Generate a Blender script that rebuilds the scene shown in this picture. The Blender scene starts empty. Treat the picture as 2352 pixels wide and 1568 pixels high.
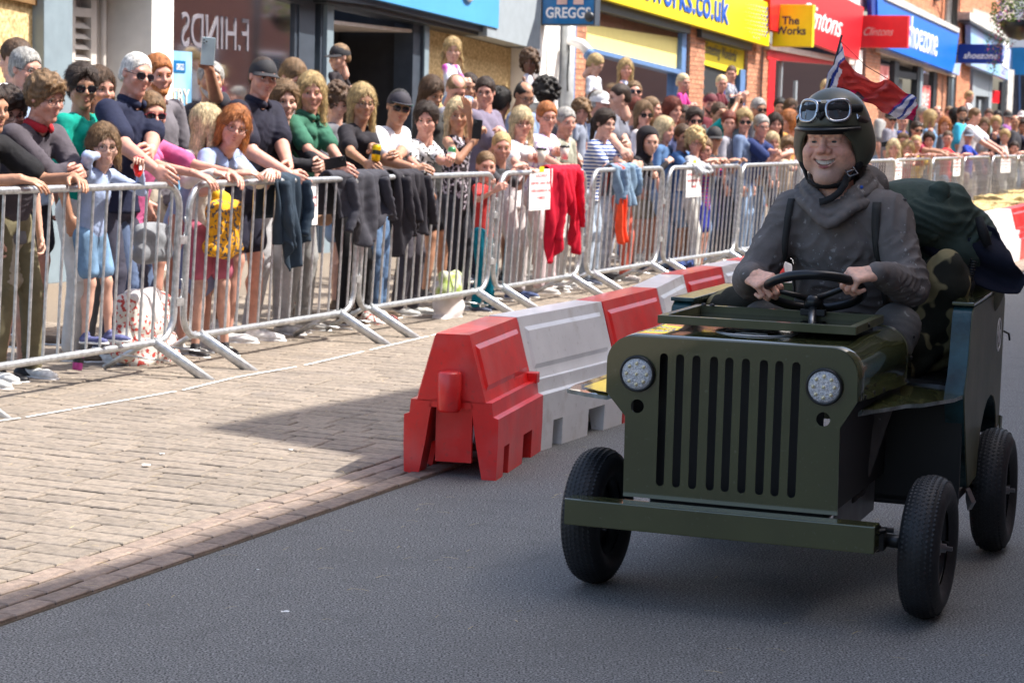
import bpy, bmesh, math, random
import numpy as np
from mathutils import Vector, Matrix, noise as mnoise
random.seed(7); rng = np.random.default_rng(7)
scene = bpy.context.scene
COL = scene.collection
R = math.radians
# ------------------------------------------------------------------ camera, sky, sun, exposure
cam_d = bpy.data.cameras.new('camera'); cam = bpy.data.objects.new('camera', cam_d); COL.objects.link(cam)
cam_d.sensor_width = 36.0; cam_d.lens = 36.0 * 4800 / 2352; cam_d.clip_start = .1; cam_d.clip_end = 900
CH = 1.53
CAMROT = Matrix.Rotation(R(90 - 6.1), 3, 'X') @ Matrix.Rotation(R(1.5), 3, 'Z')
cam.matrix_world = Matrix.Translation((0, 0, CH)) @ CAMROT.to_4x4()
cam_d.dof.use_dof = True; cam_d.dof.focus_distance = 7.0; cam_d.dof.aperture_fstop = 8.0
scene.camera = cam
SUN_EL, SUN_AZ = R(55), math.atan2(.05, .97)          # azimuth measured from +X towards +Y
SUN = Vector((math.cos(SUN_EL) * math.cos(SUN_AZ), math.cos(SUN_EL) * math.sin(SUN_AZ), math.sin(SUN_EL)))
w = bpy.data.worlds.new('World'); scene.world = w; w.use_nodes = True
nt = w.node_tree; bgn = nt.nodes['Background']
sky = nt.nodes.new('ShaderNodeTexSky'); sky.sky_type = 'NISHITA'; sky.sun_disc = False
sky.sun_elevation = SUN_EL; sky.sun_rotation = math.pi / 2 - SUN_AZ; sky.dust_density = 4.0; sky.air_density = 1.0
nt.links.new(sky.outputs[0], bgn.inputs[0]); bgn.inputs[1].default_value = .15
sl = bpy.data.lights.new('sun', 'SUN'); sl.energy = 3.95; sl.angle = R(.53); sl.color = (1, .95, .87)
so = bpy.data.objects.new('sun', sl); COL.objects.link(so)
so.rotation_euler = (-SUN).to_track_quat('-Z', 'Y').to_euler(); so.location = (6, 0, 20)
scene.view_settings.view_transform = 'Standard'; scene.view_settings.look = 'None'
scene.view_settings.exposure = 1.2; scene.view_settings.gamma = 1; scene.view_settings.use_curve_mapping = False

# ------------------------------------------------------------------ real-world coordinates measured from the photograph
def ray(px, py): return CAMROT @ Vector((px - 1176, -(py - 784), -4800.0))
def gnd(px, py, z=0.0):
    d = ray(px, py); t = (z - CH) / d.z; return Vector((0, 0, CH)) + d * t
def atY(px, py, Y):
    d = ray(px, py); return Vector((0, 0, CH)) + d * (Y / d.y)
def prj(p):
    v = CAMROT.transposed() @ (Vector(p) - Vector((0, 0, CH)))
    return (1176 - v.x / v.z * 4800, 784 + v.y / v.z * 4800)

# ------------------------------------------------------------------ materials
MATS = {}
def mat(name, col, rough=.6, metal=0., var=.12, scale=8., bump=0., bscale=60., spec=.5, coat=0., col2=None, trans=0., emis=0., objrand=0., detail=4., lo=.35, hi=.65, sss=0.):
    if name in MATS: return MATS[name]
    m = bpy.data.materials.new(name); m.use_nodes = True; MATS[name] = m
    n = m.node_tree.nodes; l = m.node_tree.links; b = n['Principled BSDF']
    b.inputs['Roughness'].default_value = rough; b.inputs['Metallic'].default_value = metal
    b.inputs['Specular IOR Level'].default_value = spec; b.inputs['Coat Weight'].default_value = coat
    b.inputs['Transmission Weight'].default_value = trans
    if sss: b.inputs['Subsurface Weight'].default_value = sss; b.inputs['Subsurface Radius'].default_value = (.012, .005, .003); b.inputs['Subsurface Scale'].default_value = 1.
    tc = n.new('ShaderNodeTexCoord')
    c1 = tuple(max(0, c * (1 - var)) for c in col) + (1,)
    c2 = (tuple(col2) if col2 else tuple(min(1, c * (1 + var)) for c in col)) + (1,)
    nz = n.new('ShaderNodeTexNoise'); nz.inputs['Scale'].default_value = scale; nz.inputs['Detail'].default_value = detail
    l.new(tc.outputs['Object'], nz.inputs['Vector'])
    r = n.new('ShaderNodeMapRange'); r.inputs[1].default_value = lo; r.inputs[2].default_value = hi
    l.new(nz.outputs[0], r.inputs[0])
    mx = n.new('ShaderNodeMix'); mx.data_type = 'RGBA'; mx.inputs[6].default_value = c1; mx.inputs[7].default_value = c2
    l.new(r.outputs[0], mx.inputs[0]); out = mx.outputs[2]
    if objrand:
        oi = n.new('ShaderNodeObjectInfo'); hv = n.new('ShaderNodeHueSaturation')
        mr = n.new('ShaderNodeMapRange'); mr.inputs[3].default_value = 1 - objrand; mr.inputs[4].default_value = 1 + objrand
        l.new(oi.outputs['Random'], mr.inputs[0]); l.new(mr.outputs[0], hv.inputs['Value']); l.new(out, hv.inputs['Color']); out = hv.outputs[0]
    l.new(out, b.inputs['Base Color'])
    if emis: b.inputs['Emission Strength'].default_value = emis; b.inputs['Emission Color'].default_value = tuple(col) + (1,)
    if bump:
        nb = n.new('ShaderNodeTexNoise'); nb.inputs['Scale'].default_value = bscale; nb.inputs['Detail'].default_value = 3
        l.new(tc.outputs['Object'], nb.inputs['Vector'])
        bp = n.new('ShaderNodeBump'); bp.inputs['Strength'].default_value = bump; bp.inputs['Distance'].default_value = .01
        l.new(nb.outputs[0], bp.inputs['Height']); l.new(bp.outputs[0], b.inputs['Normal'])
    return m

# ------------------------------------------------------------------ object bookkeeping
def put(name, me, parent=None, M=None):
    o = bpy.data.objects.new(name, me); COL.objects.link(o)
    if parent is not None:
        o.parent = parent
        if M is None: o.matrix_parent_inverse = parent.matrix_world.inverted()
    if M is not None: o.matrix_basis = M
    return o
def tag(o, label=None, cat=None, group=None, kind=None):
    if label: o['label'] = label
    if cat: o['category'] = cat
    if group: o['group'] = group
    if kind: o['kind'] = kind
    return o
def empty(name, loc, rz=0., label=None, cat=None, group=None):
    o = bpy.data.objects.new(name, None); COL.objects.link(o); o.location = loc; o.rotation_euler = (0, 0, rz)
    o.empty_display_size = .1
    o.matrix_world = Matrix.Translation(loc) @ Matrix.Rotation(rz, 4, 'Z')
    return tag(o, label, cat, group)
def copy_tree(o, parent=None):
    c = o.copy(); COL.objects.link(c)
    if parent is not None: c.parent = parent
    for ch in list(o.children): copy_tree(ch, c)
    return c

class MB:
    """collects faces, builds ONE mesh object; local=True keeps coordinates relative to the parent"""
    def __init__(s): s.v = []; s.f = []; s.m = []; s.mats = []; s.sm = []
    def mi(s, m):
        if m not in s.mats: s.mats.append(m)
        return s.mats.index(m)
    def add(s, vs, fs, m=None, smooth=False):
        k = len(s.v); s.v += [tuple(p) for p in vs]; i = s.mi(m) if m else 0
        for f in fs: s.f.append(tuple(k + q for q in f)); s.m.append(i); s.sm.append(smooth)
        return s
    def box(s, c, d, m=None, M=None):
        x, y, z = d[0] / 2, d[1] / 2, d[2] / 2
        vs = [Vector((sx * x, sy * y, sz * z)) for sz in (-1, 1) for sy in (-1, 1) for sx in (-1, 1)]
        if M is not None: vs = [M @ p for p in vs]
        vs = [p + Vector(c) for p in vs]
        return s.add(vs, [(0, 2, 3, 1), (4, 5, 7, 6), (0, 1, 5, 4), (2, 6, 7, 3), (0, 4, 6, 2), (1, 3, 7, 5)], m)
    def hexa(s, P, m=None):
        return s.add(P, [(0, 2, 3, 1), (4, 5, 7, 6), (0, 1, 5, 4), (2, 6, 7, 3), (0, 4, 6, 2), (1, 3, 7, 5)], m)
    def prism(s, poly, off, m=None, smooth=False):
        """poly: list of 3D points, extruded by vector off"""
        n = len(poly); off = Vector(off); a = [Vector(p) for p in poly]; b = [p + off for p in a]
        nrm = Vector((0, 0, 0))
        for i in range(n): nrm += a[i].cross(a[(i + 1) % n])
        fl = nrm.dot(off) > 0
        fs = [tuple(range(n)) if not fl else tuple(reversed(range(n))), tuple(range(n, 2 * n)) if fl else tuple(reversed(range(n, 2 * n)))]
        for i in range(n):
            j = (i + 1) % n
            fs.append((i, j, n + j, n + i) if fl else (j, i, n + i, n + j))
        return s.add(a + b, fs, m, smooth)
    def tube(s, pts, r, m=None, n=10, caps=True, closed=False, flat=None):
        pts = [Vector(p) for p in pts]; N = len(pts)
        rs = r if isinstance(r, (list, tuple)) else [r] * N
        vs = []; up = None
        for i, p in enumerate(pts):
            if closed: t = pts[(i + 1) % N] - pts[i - 1]
            else: t = pts[min(i + 1, N - 1)] - pts[max(i - 1, 0)]
            t.normalize()
            if up is None: up = Vector((0, 0, 1)) if abs(t.z) < .9 else Vector((1, 0, 0))
            a = t.cross(up).normalized(); b = a.cross(t).normalized(); up = b
            for k in range(n):
                th = 2 * math.pi * k / n
                vs.append(p + (a * math.cos(th) + b * math.sin(th) * (flat or 1)) * rs[i])
        fs = []
        for i in range(N if closed else N - 1):
            j = (i + 1) % N
            for k in range(n): q = (k + 1) % n; fs.append((i * n + k, i * n + q, j * n + q, j * n + k))
        if caps and not closed: fs += [tuple(reversed(range(n))), tuple((N - 1) * n + k for k in range(n))]
        return s.add(vs, fs, m, True)
    def lathe(s, prof, c, axis, m=None, n=24, smooth=True):
        """prof: (r, h) list revolved about axis through c"""
        ax = Vector(axis).normalized(); a = ax.orthogonal().normalized(); b = ax.cross(a)
        vs = [Vector(c) + ax * h + (a * math.cos(2 * math.pi * k / n) + b * math.sin(2 * math.pi * k / n)) * r for r, h in prof for k in range(n)]
        fs = [(i * n + k, i * n + (k + 1) % n, (i + 1) * n + (k + 1) % n, (i + 1) * n + k) for i in range(len(prof) - 1) for k in range(n)]
        return s.add(vs, fs, m, smooth)
    def build(s, name, m=None, parent=None, M=None, bevel=0., local=False):
        me = bpy.data.meshes.new(name); me.from_pydata(s.v, [], s.f)
        if m is not None and not s.mats: me.materials.append(m)
        for q in s.mats: me.materials.append(q)
        me.polygons.foreach_set('material_index', s.m); me.polygons.foreach_set('use_smooth', s.sm)
        if bevel:
            bm = bmesh.new(); bm.from_mesh(me); bmesh.ops.remove_doubles(bm, verts=bm.verts, dist=1e-5)
            ed = [e for e in bm.edges if len(e.link_faces) == 2 and e.calc_face_angle(0) > .5]
            bmesh.ops.bevel(bm, geom=ed, offset=bevel, segments=2, affect='EDGES', profile=.6, clamp_overlap=True)
            bm.to_mesh(me); bm.free()
        me.update()
        if M is None and local and parent is not None: M = Matrix.Identity(4)
        return put(name, me, parent, M)

def text_mesh(txt, size, ext=.01, shear=0., space=1., align='LEFT', bold=0.):
    c = bpy.data.curves.new('txt', 'FONT'); c.body = txt; c.size = size; c.extrude = ext; c.shear = shear
    c.space_character = space; c.align_x = align; c.offset = bold; c.resolution_u = 4
    o = bpy.data.objects.new('txt', c); COL.objects.link(o); dg = bpy.context.evaluated_depsgraph_get()
    me = bpy.data.meshes.new_from_object(o.evaluated_get(dg)); bpy.data.objects.remove(o); bpy.data.curves.remove(c)
    return me
def frame_M(o, ex, ey, ez=None):
    ex = Vector(ex); ey = Vector(ey); ez = Vector(ez) if ez is not None else ex.cross(ey).normalized()
    M = Matrix.Identity(4)
    for i in range(3): M[i][0] = ex[i]; M[i][1] = ey[i]; M[i][2] = ez[i]; M[i][3] = o[i]
    return M
def text_on(name, txt, o, ex, ey, m, parent, size=1., fit=None, **k):
    """lettering: mesh of text placed at o; ex/ey direction vectors; fit=(w,h) stretches the bounding box of the text to it"""
    me = text_mesh(txt, size, **k); n = len(me.vertices)
    co = np.empty(n * 3); me.vertices.foreach_get('co', co); co = co.reshape(-1, 3)
    if fit:
        mn, mx = co.min(0), co.max(0); co[:, 0] = (co[:, 0] - mn[0]) / (mx[0] - mn[0]) * fit[0]; co[:, 1] = (co[:, 1] - mn[1]) / (mx[1] - mn[1]) * fit[1]
    M = np.array(frame_M(o, ex, ey)); co = co @ M[:3, :3].T + M[:3, 3]
    me.vertices.foreach_set('co', co.ravel()); me.materials.clear(); me.materials.append(m)
    me.polygons.foreach_set('material_index', [0] * len(me.polygons)); me.update(); me.name = name
    return put(name, me, parent)

# ------------------------------------------------------------------ implicit-surface modeller (bodies, cloth, heads)
class SDF:
    def __init__(s, h, k=.02): s.h = h; s.k = k; s.pr = []; s.sub = []; s.clip = []; s.post = []; s.psub = []
    def cone(s, a, b, ra, rb=None, f=None, ff=1., k=None): s.pr.append(('c', np.array(a, float), np.array(b, float), ra, ra if rb is None else rb, f, ff, s.k if k is None else k)); return s
    def ell(s, c, r, M=None, k=None): s.pr.append(('e', np.array(c, float), np.array(r, float), M, s.k if k is None else k)); return s
    def cut(s, a, b, ra, rb=None, k=.01): s.sub.append(('c', np.array(a, float), np.array(b, float), ra, ra if rb is None else rb, None, 1., k)); return s
    def cute(s, c, r, k=.01, M=None): s.sub.append(('e', np.array(c, float), np.array(r, float), M, k)); return s
    def half(s, n, d): s.clip.append((np.array(n, float), d)); return s           # keep n.p < d
    def _bb(s, p):
        if p[0] == 'c': R_ = max(p[3], p[4]) * max(1, p[6]); return np.minimum(p[1], p[2]) - R_, np.maximum(p[1], p[2]) + R_
        r = np.full(3, p[2].max()) if p[3] is not None else p[2]; return p[1] - r, p[1] + r
    def _ev(s, p, X):
        if p[0] == 'c':
            _, a, b, ra, rb, f, ff, k = p; P = X - a; ab = b - a
            if f is not None:
                f = np.array(f, float); g = 1 / ff - 1
                P = P + (P @ f)[..., None] * f * g; ab = ab + (ab @ f) * f * g
            t = np.clip((P @ ab) / max(ab @ ab, 1e-9), 0, 1); q = P - t[..., None] * ab
            return np.sqrt((q * q).sum(-1)) - (ra + t * (rb - ra)), k
        _, c, r, M, k = p; P = X - c
        if M is not None: P = P @ np.array(M)
        q = P / r; L = np.sqrt((q * q).sum(-1)); L2 = np.sqrt(((q / r) ** 2).sum(-1)) + 1e-9
        return L * (L - 1) / L2, k
    def mesh(s, noise=0., nf=30., seed=0):
        h = s.h; lo = np.min([s._bb(p)[0] for p in s.pr], 0) - 2.5 * h; hi = np.max([s._bb(p)[1] for p in s.pr], 0) + 2.5 * h
        n = np.ceil((hi - lo) / h).astype(int) + 1
        D = np.full(n, 1.0)
        ax = [lo[i] + h * np.arange(n[i]) for i in range(3)]
        def each(lst, sign):
            for p in lst:
                b0, b1 = s._bb(p); mg = 2.5 * h + p[-1]
                i0 = np.maximum(np.floor((b0 - mg - lo) / h).astype(int), 0); i1 = np.minimum(np.ceil((b1 + mg - lo) / h).astype(int) + 1, n)
                if (i1 <= i0).any(): continue
                sl = tuple(slice(i0[i], i1[i]) for i in range(3))
                X = np.stack(np.meshgrid(ax[0][sl[0]], ax[1][sl[1]], ax[2][sl[2]], indexing='ij'), -1)
                d, k = s._ev(p, X); cur = D[sl]
                if sign > 0:
                    hh = np.maximum(k - np.abs(cur - d), 0) / max(k, 1e-6); D[sl] = np.minimum(cur, d) - hh * hh * k * .25
                else:
                    d = -d; hh = np.maximum(k - np.abs(cur - d), 0) / max(k, 1e-6); D[sl] = np.maximum(cur, d) + hh * hh * k * .25
        each(s.pr, 1); each(s.sub, -1); each(s.post, 1); each(s.psub, -1)
        if noise or s.clip:
            G = np.meshgrid(*ax, indexing='ij')
            if noise:
                a, b, c = seed * 1.7, seed * 2.3, seed * 3.1
                D += noise * (np.sin(nf * G[0] + 5 * np.sin(nf * .37 * G[2] + a)) * np.sin(nf * 1.3 * G[2] + 4 * np.sin(nf * .41 * G[1] + b)) + .6 * np.sin(nf * 1.1 * G[1] + 3 * np.sin(nf * .5 * G[0] + c)))
            for nn, dd in s.clip: D = np.maximum(D, nn[0] * G[0] + nn[1] * G[1] + nn[2] * G[2] - dd)
        return surface_nets(D, lo, h)
def surface_nets(D, lo, h):
    S = D < 0
    c = S[:-1, :-1, :-1].astype(np.int8); tot = np.zeros_like(c)
    corners = [(i, j, k) for i in (0, 1) for j in (0, 1) for k in (0, 1)]
    nx, ny, nz = c.shape
    for i, j, k in corners: tot += S[i:i + nx, j:j + ny, k:k + nz]
    act = (tot > 0) & (tot < 8); idx = np.argwhere(act)
    if len(idx) == 0: return np.zeros((0, 3)), np.zeros((0, 4), int)
    val = {q: D[idx[:, 0] + q[0], idx[:, 1] + q[1], idx[:, 2] + q[2]] for q in corners}
    acc = np.zeros((len(idx), 3)); cnt = np.zeros(len(idx))
    for q in corners:
        for a in range(3):
            if q[a] == 0:
                p = list(q); p[a] = 1; p = tuple(p); v0, v1 = val[q], val[p]; m = (v0 < 0) != (v1 < 0)
                t = np.where(m, v0 / np.where(np.abs(v0 - v1) < 1e-12, 1, v0 - v1), 0)
                P = np.array(q, float)[None].repeat(len(idx), 0); P[:, a] += t
                acc += P * m[:, None]; cnt += m
    V = lo + h * (idx + acc / cnt[:, None])
    im = np.full(act.shape, -1, np.int64); im[act] = np.arange(len(idx))
    F = []
    for a in range(3):
        b, c2 = (a + 1) % 3, (a + 2) % 3
        A = np.take(S, range(S.shape[a] - 1), a); B = np.take(S, range(1, S.shape[a]), a)
        e = np.argwhere(A != B); e = e[(e[:, b] > 0) & (e[:, c2] > 0) & (e[:, b] < im.shape[b]) & (e[:, c2] < im.shape[c2])]
        ins = S[e[:, 0], e[:, 1], e[:, 2]]
        q = []
        for db, dc in ((0, 0), (-1, 0), (-1, -1), (0, -1)):
            p = e.copy(); p[:, b] += db; p[:, c2] += dc; q.append(im[p[:, 0], p[:, 1], p[:, 2]])
        q = np.stack(q, 1); q[~ins] = q[~ins][:, ::-1]; F.append(q)
    F = np.concatenate(F); F = F[(F >= 0).all(1)]
    return V, F
def npmesh(name, V, F, mats, mi=None, smooth=True):
    """V (n,3), F (m,4) arrays -> mesh data"""
    me = bpy.data.meshes.new(name); me.vertices.add(len(V)); me.vertices.foreach_set('co', np.asarray(V, np.float32).ravel())
    k = F.shape[1]; me.loops.add(F.size); me.loops.foreach_set('vertex_index', F.astype(np.int32).ravel())
    me.polygons.add(len(F)); me.polygons.foreach_set('loop_start', np.arange(0, F.size, k, dtype=np.int32))
    for m in (mats if isinstance(mats, (list, tuple)) else [mats]): me.materials.append(m)
    if mi is not None: me.polygons.foreach_set('material_index', np.asarray(mi, np.int32))
    me.polygons.foreach_set('use_smooth', np.full(len(F), smooth)); me.update(calc_edges=True); me.validate()
    return me
def joinVF(L):
    V = []; F = []; k = 0
    for v, f in L: V.append(v); F.append(f + k); k += len(v)
    return np.concatenate(V), np.concatenate(F)
def smoothVF(V, F, it=1, lam=.5):
    V = V.copy(); E = np.concatenate([F[:, [i, (i + 1) % 4]] for i in range(4)])
    n = len(V)
    deg = np.bincount(E[:, 0], minlength=n) + np.bincount(E[:, 1], minlength=n)
    for _ in range(it):
        S = np.stack([np.bincount(E[:, 0], V[E[:, 1], i], n) + np.bincount(E[:, 1], V[E[:, 0], i], n) for i in range(3)], 1)
        V += lam * (S / np.maximum(deg, 1)[:, None] - V)
    return V
# ================================================================== SETTING
# ---- facade line of the shops: u along the street, o towards the road, z up
FT = Vector((.3794, .9252, 0)); FN = Vector((.9252, -.3794, 0)); FB = Vector((8.99, 50, 0)); UP = Vector((0, 0, 1))
def FP(u, z, o=0.): return FB + FT * u + FN * o + UP * z
def uz(px, py, o=0.):
    d = ray(px, py); q = FB + FN * o; s = (q.x * FT.y - q.y * FT.x) / (d.x * FT.y - d.y * FT.x)
    p = d * s; u = (p - q).dot(FT); return u, CH + p.z
class FMB(MB):
    """mesh builder in facade coordinates"""
    def fb(s, u0, u1, z0, z1, o0, o1, m=None):
        return s.hexa([FP(u, z, o) for z in (z0, z1) for o in (o0, o1) for u in (u0, u1)], m)
    def pp(s, px, o, th, m=None):
        return s.prism([FP(*uz(x, y, o), o) for x, y in px], FN * -th, m)
    def fpoly(s, uzs, o, th, m=None): return s.prism([FP(u, z, o) for u, z in uzs], FN * -th, m)
def fpart(name, m, parent, *boxes, bevel=0.):
    if len(boxes) > 1:
        for q in boxes: o = fpart(name, m, parent, q, bevel=bevel)
        return o
    b = FMB()
    for q in boxes: b.fb(*q)
    return b.build(name, m, parent, bevel=bevel)
def fpx(name, m, parent, px, o=0., th=.05):
    return FMB().pp(px, o, th).build(name, m, parent)
UX = lambda px, py=150, o=0.: uz(px, py, o)[0]
ZX = lambda px, py, o=0.: uz(px, py, o)[1]

M_asph = mat('asphalt', (.062, .063, .061), .85, var=.5, scale=150, bump=.2, bscale=200, lo=.40, hi=.60, col2=(.265, .262, .25), detail=10)
n_ = M_asph.node_tree
def overlay(m, sc, fac, col, lo=.5, hi=.7):
    """second, larger noise mixed over the base colour: stains and wear"""
    n = m.node_tree.nodes; l = m.node_tree.links; b = n['Principled BSDF']; src = b.inputs['Base Color'].links[0].from_socket
    t = n.new('ShaderNodeTexCoord'); z = n.new('ShaderNodeTexNoise'); z.inputs['Scale'].default_value = sc; z.inputs['Detail'].default_value = 6
    l.new(t.outputs['Object'], z.inputs['Vector']); r = n.new('ShaderNodeMapRange'); r.inputs[1].default_value = lo; r.inputs[2].default_value = hi; r.inputs[4].default_value = fac
    l.new(z.outputs[0], r.inputs[0]); x = n.new('ShaderNodeMix'); x.data_type = 'RGBA'; x.inputs[7].default_value = tuple(col) + (1,)
    l.new(r.outputs[0], x.inputs[0]); l.new(src, x.inputs[6]); l.new(x.outputs[2], b.inputs['Base Color'])
overlay(M_asph, 1.3, .3, (.10, .10, .095)); overlay(M_asph, 70, .6, (.42, .42, .40), .62, .67); overlay(M_asph, 6, .35, (.07, .07, .066), .55, .75)
M_base = mat('jointing_sand', (.16, .13, .10), .95, scale=60)
M_block = mat('paving_block', (.215, .178, .142), .9, var=.22, scale=40, bump=.4, bscale=160, objrand=.13, detail=8)
M_blockr = mat('kerb_block', (.235, .178, .143), .9, var=.2, scale=40, bump=.4, bscale=160, objrand=.13, detail=8)
def tone(m):
    n = m.node_tree.nodes; l = m.node_tree.links; b = n['Principled BSDF']; src = b.inputs['Base Color'].links[0].from_socket
    a = n.new('ShaderNodeAttribute'); a.attribute_name = 'tone'; h = n.new('ShaderNodeHueSaturation')
    ad = n.new('ShaderNodeMath'); ad.operation = 'ADD'; ad.inputs[1].default_value = 1.; l.new(a.outputs['Fac'], ad.inputs[0])
    l.new(ad.outputs[0], h.inputs['Value']); l.new(src, h.inputs['Color']); l.new(h.outputs[0], b.inputs['Base Color'])
for m_ in (M_block, M_blockr): overlay(m_, 3.5, .35, (.17, .15, .14), .52, .7); tone(m_)

road = MB().add([(-60, -60, 0), (140, -60, 0), (140, 300, 0), (-60, 300, 0)], [(0, 1, 2, 3)]).build('road', M_asph); tag(road, kind='structure')
ED = Vector((.3872, .922, 0)); EN = Vector((-.922, .3872, 0)); EO = Vector((-1.03, 7.13, 0))   # kerb line, normal away from the road
pav = MB().prism([EO + ED * a + EN * b + UP * .004 for a, b in ((-14, 0), (90, 0), (90, 9), (-14, 9))], (0, 0, -.01)).build('pavement', M_base); tag(pav, kind='structure')
def block(c, ex, ey, L, W, h=.012, j=.0045):
    tilt = random.uniform(-.0016, .0016); t2 = random.uniform(-.0016, .0016); up = random.uniform(-.0012, .0012)
    vs = []
    for z, ins in ((-.012, j), (h - .004, j), (h, j + .006)):
        for sx, sy in ((-1, -1), (1, -1), (1, 1), (-1, 1)):
            vs.append(c + ex * sx * (L / 2 - ins) + ey * sy * (W / 2 - ins) + UP * (z + up + sx * tilt + sy * t2 + .004))
    fs = [(8, 9, 10, 11)]
    for i in range(4): k = (i + 1) % 4; fs += [(i, k, 4 + k, 4 + i), (4 + i, 4 + k, 8 + k, 8 + i)]
    return vs, fs
bl = []
for r_ in range(3):                                            # three rows laid along the edge
    for i in range(-70, 210):
        L = .2; off = (.5 * (r_ % 2)) * L; bl.append((EO + ED * (i * L + off) + EN * (.05 + r_ * .103), ED, EN, L, .1, 1))
for i in range(-108, 250):                                      # courses running from the kerb to the shops
    v = .31; L = random.choice((.14, .2, .26))
    while v < 4.9:
        bl.append((EO + ED * (i * .131) + EN * (v + L / 2), EN, ED, L, .131, 0)); v += L; L = random.choice((.2, .2, .22, .26))
vis = []
for q in bl:
    p = q[0]
    if p.y < 4.5: continue
    x, y = prj(p)
    if -60 < x < 2420 and y < 1640: vis.append((p.y, q))
vis.sort(key=lambda a: a[0])
rest = MB(); tones = []
for n, (yy, q) in enumerate(vis):
    c, ex, ey, L, W, kb = q
    wob = random.uniform(-.012, .012); ex2 = (ex + ey * wob).normalized(); ey2 = (ey - ex * wob).normalized()
    vs, fs = block(c, ex2, ey2, L, W)
    if n < 290: MB().add([v - c for v in vs], fs).build('paving_block', M_blockr if kb else M_block, pav, M=pav.matrix_world.inverted() @ Matrix.Translation(c))
    elif yy < 32:
        rest.add(vs, fs, M_blockr if kb else M_block); tones += [random.gauss(0, .065)] * len(fs)
ro = rest.build('paving_blocks', None, pav); ro['kind'] = 'stuff'
at_ = ro.data.attributes.new('tone', 'FLOAT', 'FACE'); at_.data.foreach_set('value', tones)

# ---- chalk line on the paving
M_white = mat('white_paint', (.8, .8, .78), .7, var=.05)
pts = [gnd(x, y, .021) for x, y in ((-20, 968), (60, 957), (170, 938), (300, 916), (420, 895), (540, 866), (700, 838), (850, 803), (990, 770), (1120, 742))]
ln = MB()
for a, b in zip(pts[:-1], pts[1:]):
    d = (b - a).normalized(); s_ = d.cross(UP) * .011
    m_ = a + (b - a) * random.uniform(.8, .97)
    ln.add([a - s_, m_ - s_, m_ + s_, a + s_], [(0, 1, 2, 3)])
tag(ln.build('chalk_line', M_white), 'thin broken white line drawn across the paving in front of the crowd', 'line')

# ---- straw scattered over road and paving
M_straw = mat('straw', (.55, .42, .18), .8, var=.25, scale=40)
st = MB()
for _ in range(260):
    px, py = random.uniform(0, 2352), random.triangular(700, 1560, 950)
    p = gnd(px, py, .022 if py < 1427 - .35 * px else .004)
    if p.y > 30: continue
    a = random.uniform(-.6, 1.2); L = random.uniform(.008, .035); d = Vector((math.cos(a), math.sin(a), 0)) * L
    s_ = d.cross(UP).normalized() * random.uniform(.0007, .0016); k = UP * random.uniform(.001, .006)
    st.add([p - s_ - d, p + s_ - d, p + s_ + k, p - s_ + k], [(0, 1, 2, 3)]).add([p - s_ + k, p + s_ + k, p + s_ + d * .9 + s_, p - s_ + d * .9 + s_], [(0, 1, 2, 3)])
tag(st.build('loose_straw', M_straw), 'loose bits of straw scattered over the paving and the road', 'straw', kind='stuff')
for x, y, r_ in ((336, 1069, .022), (372, 1043, .012), (668, 1033, .014), (840, 1125, .012), (590, 1309, .01), (655, 1405, .014), (912, 1098, .012)):
    p = gnd(x, y, .022 if x < 700 else .005); b = MB(); n = 9
    vs = [p + Vector((math.cos(k * 6.283 / n), math.sin(k * 6.283 / n) * .8, 0)) * r_ * random.uniform(.7, 1.1) + UP * random.uniform(0, .006) for k in range(n)]
    b.add(vs + [v + UP * .001 for v in vs], [tuple(range(n)), tuple(reversed(range(n, 2 * n)))])
    tag(b.build('paper_scrap', M_white), {336: 'round white scrap of paper lying on the sunlit paving', 372: 'small white scrap beside the round scrap on the paving', 668: 'white scrap lying in the pointed shadow on the paving'}.get(x, {590: 'tiny white scrap of litter nearest the kerb on the dark road', 655: 'tiny white scrap of litter lowest on the dark road', 840: 'white scrap beside the tip of shadow on the kerb'}.get(x, 'white scrap on the kerb left of the red module')), 'litter', 'scraps of litter on the ground')

# ---- buildings on the camera's side of the street: they shade the road
M_brick2 = mat('shade_side_brick', (.20, .10, .075), .9, scale=3)
M_slate = mat('slate', (.09, .09, .1), .7)
M_dglass = mat('dark_glass', (.03, .04, .05), .08, spec=.8)
WO = Vector((5.0, 6.9, 0))                                         # wall line of that side, parallel to the kerb
WNn = Vector((.922, -.3872, 0))
def cast(p):                                                   # where the ray from ground point p towards the sun meets that wall
    t = (WO - p).dot(WNn) / SUN.dot(WNn); return p + SUN * t
prof = [gnd(x, y) for x, y in ((-700, 1640), (-300, 1483), (0, 1372), (420, 1255), (700, 1165), (838, 1120), (750, 1105), (795, 1088), (870, 1068), (750, 1042), (460, 990), (700, 942), (980, 893))]
a_ = gnd(700, 942); d_ = (gnd(980, 893) - a_).normalized(); prof += [a_ + d_ * 8, a_ + d_ * 60]
prof = [prof[0] - ED * 12] + prof
top = [cast(p) for p in prof]
for q in top[-2:]: q.z = max(q.z, 6.5)
top.append(top[-1] + ED * 90)
tb = MB(); botm = [Vector((p.x, p.y, -.1)) for p in (top[0], top[-1])]
tb.prism(top + [botm[1], botm[0]], WNn * 9)
ob = empty('brick_building', (top[5].x, top[5].y, 0), 0, 'tall brick building across the road whose shadow falls on the paving', 'building')
tb.build('wall', M_brick2, ob)
for i in range(14):
    for z in (1.2, 4.6):
        q = WO + ED * (i * 3.2 - 8) + UP * z; wq = MB().hexa([q + ED * a + UP * b + WNn * c for b in (0, 1.7) for c in (-.03, .05) for a in (0, 1.5)], M_white); fr_ = wq.build('window', None, ob)
        MB().hexa([q + ED * a + UP * b + WNn * c for b in (.08, 1.62) for c in (-.04, .03) for a in (.08, 1.42)]).build('pane', M_dglass, fr_)

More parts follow.
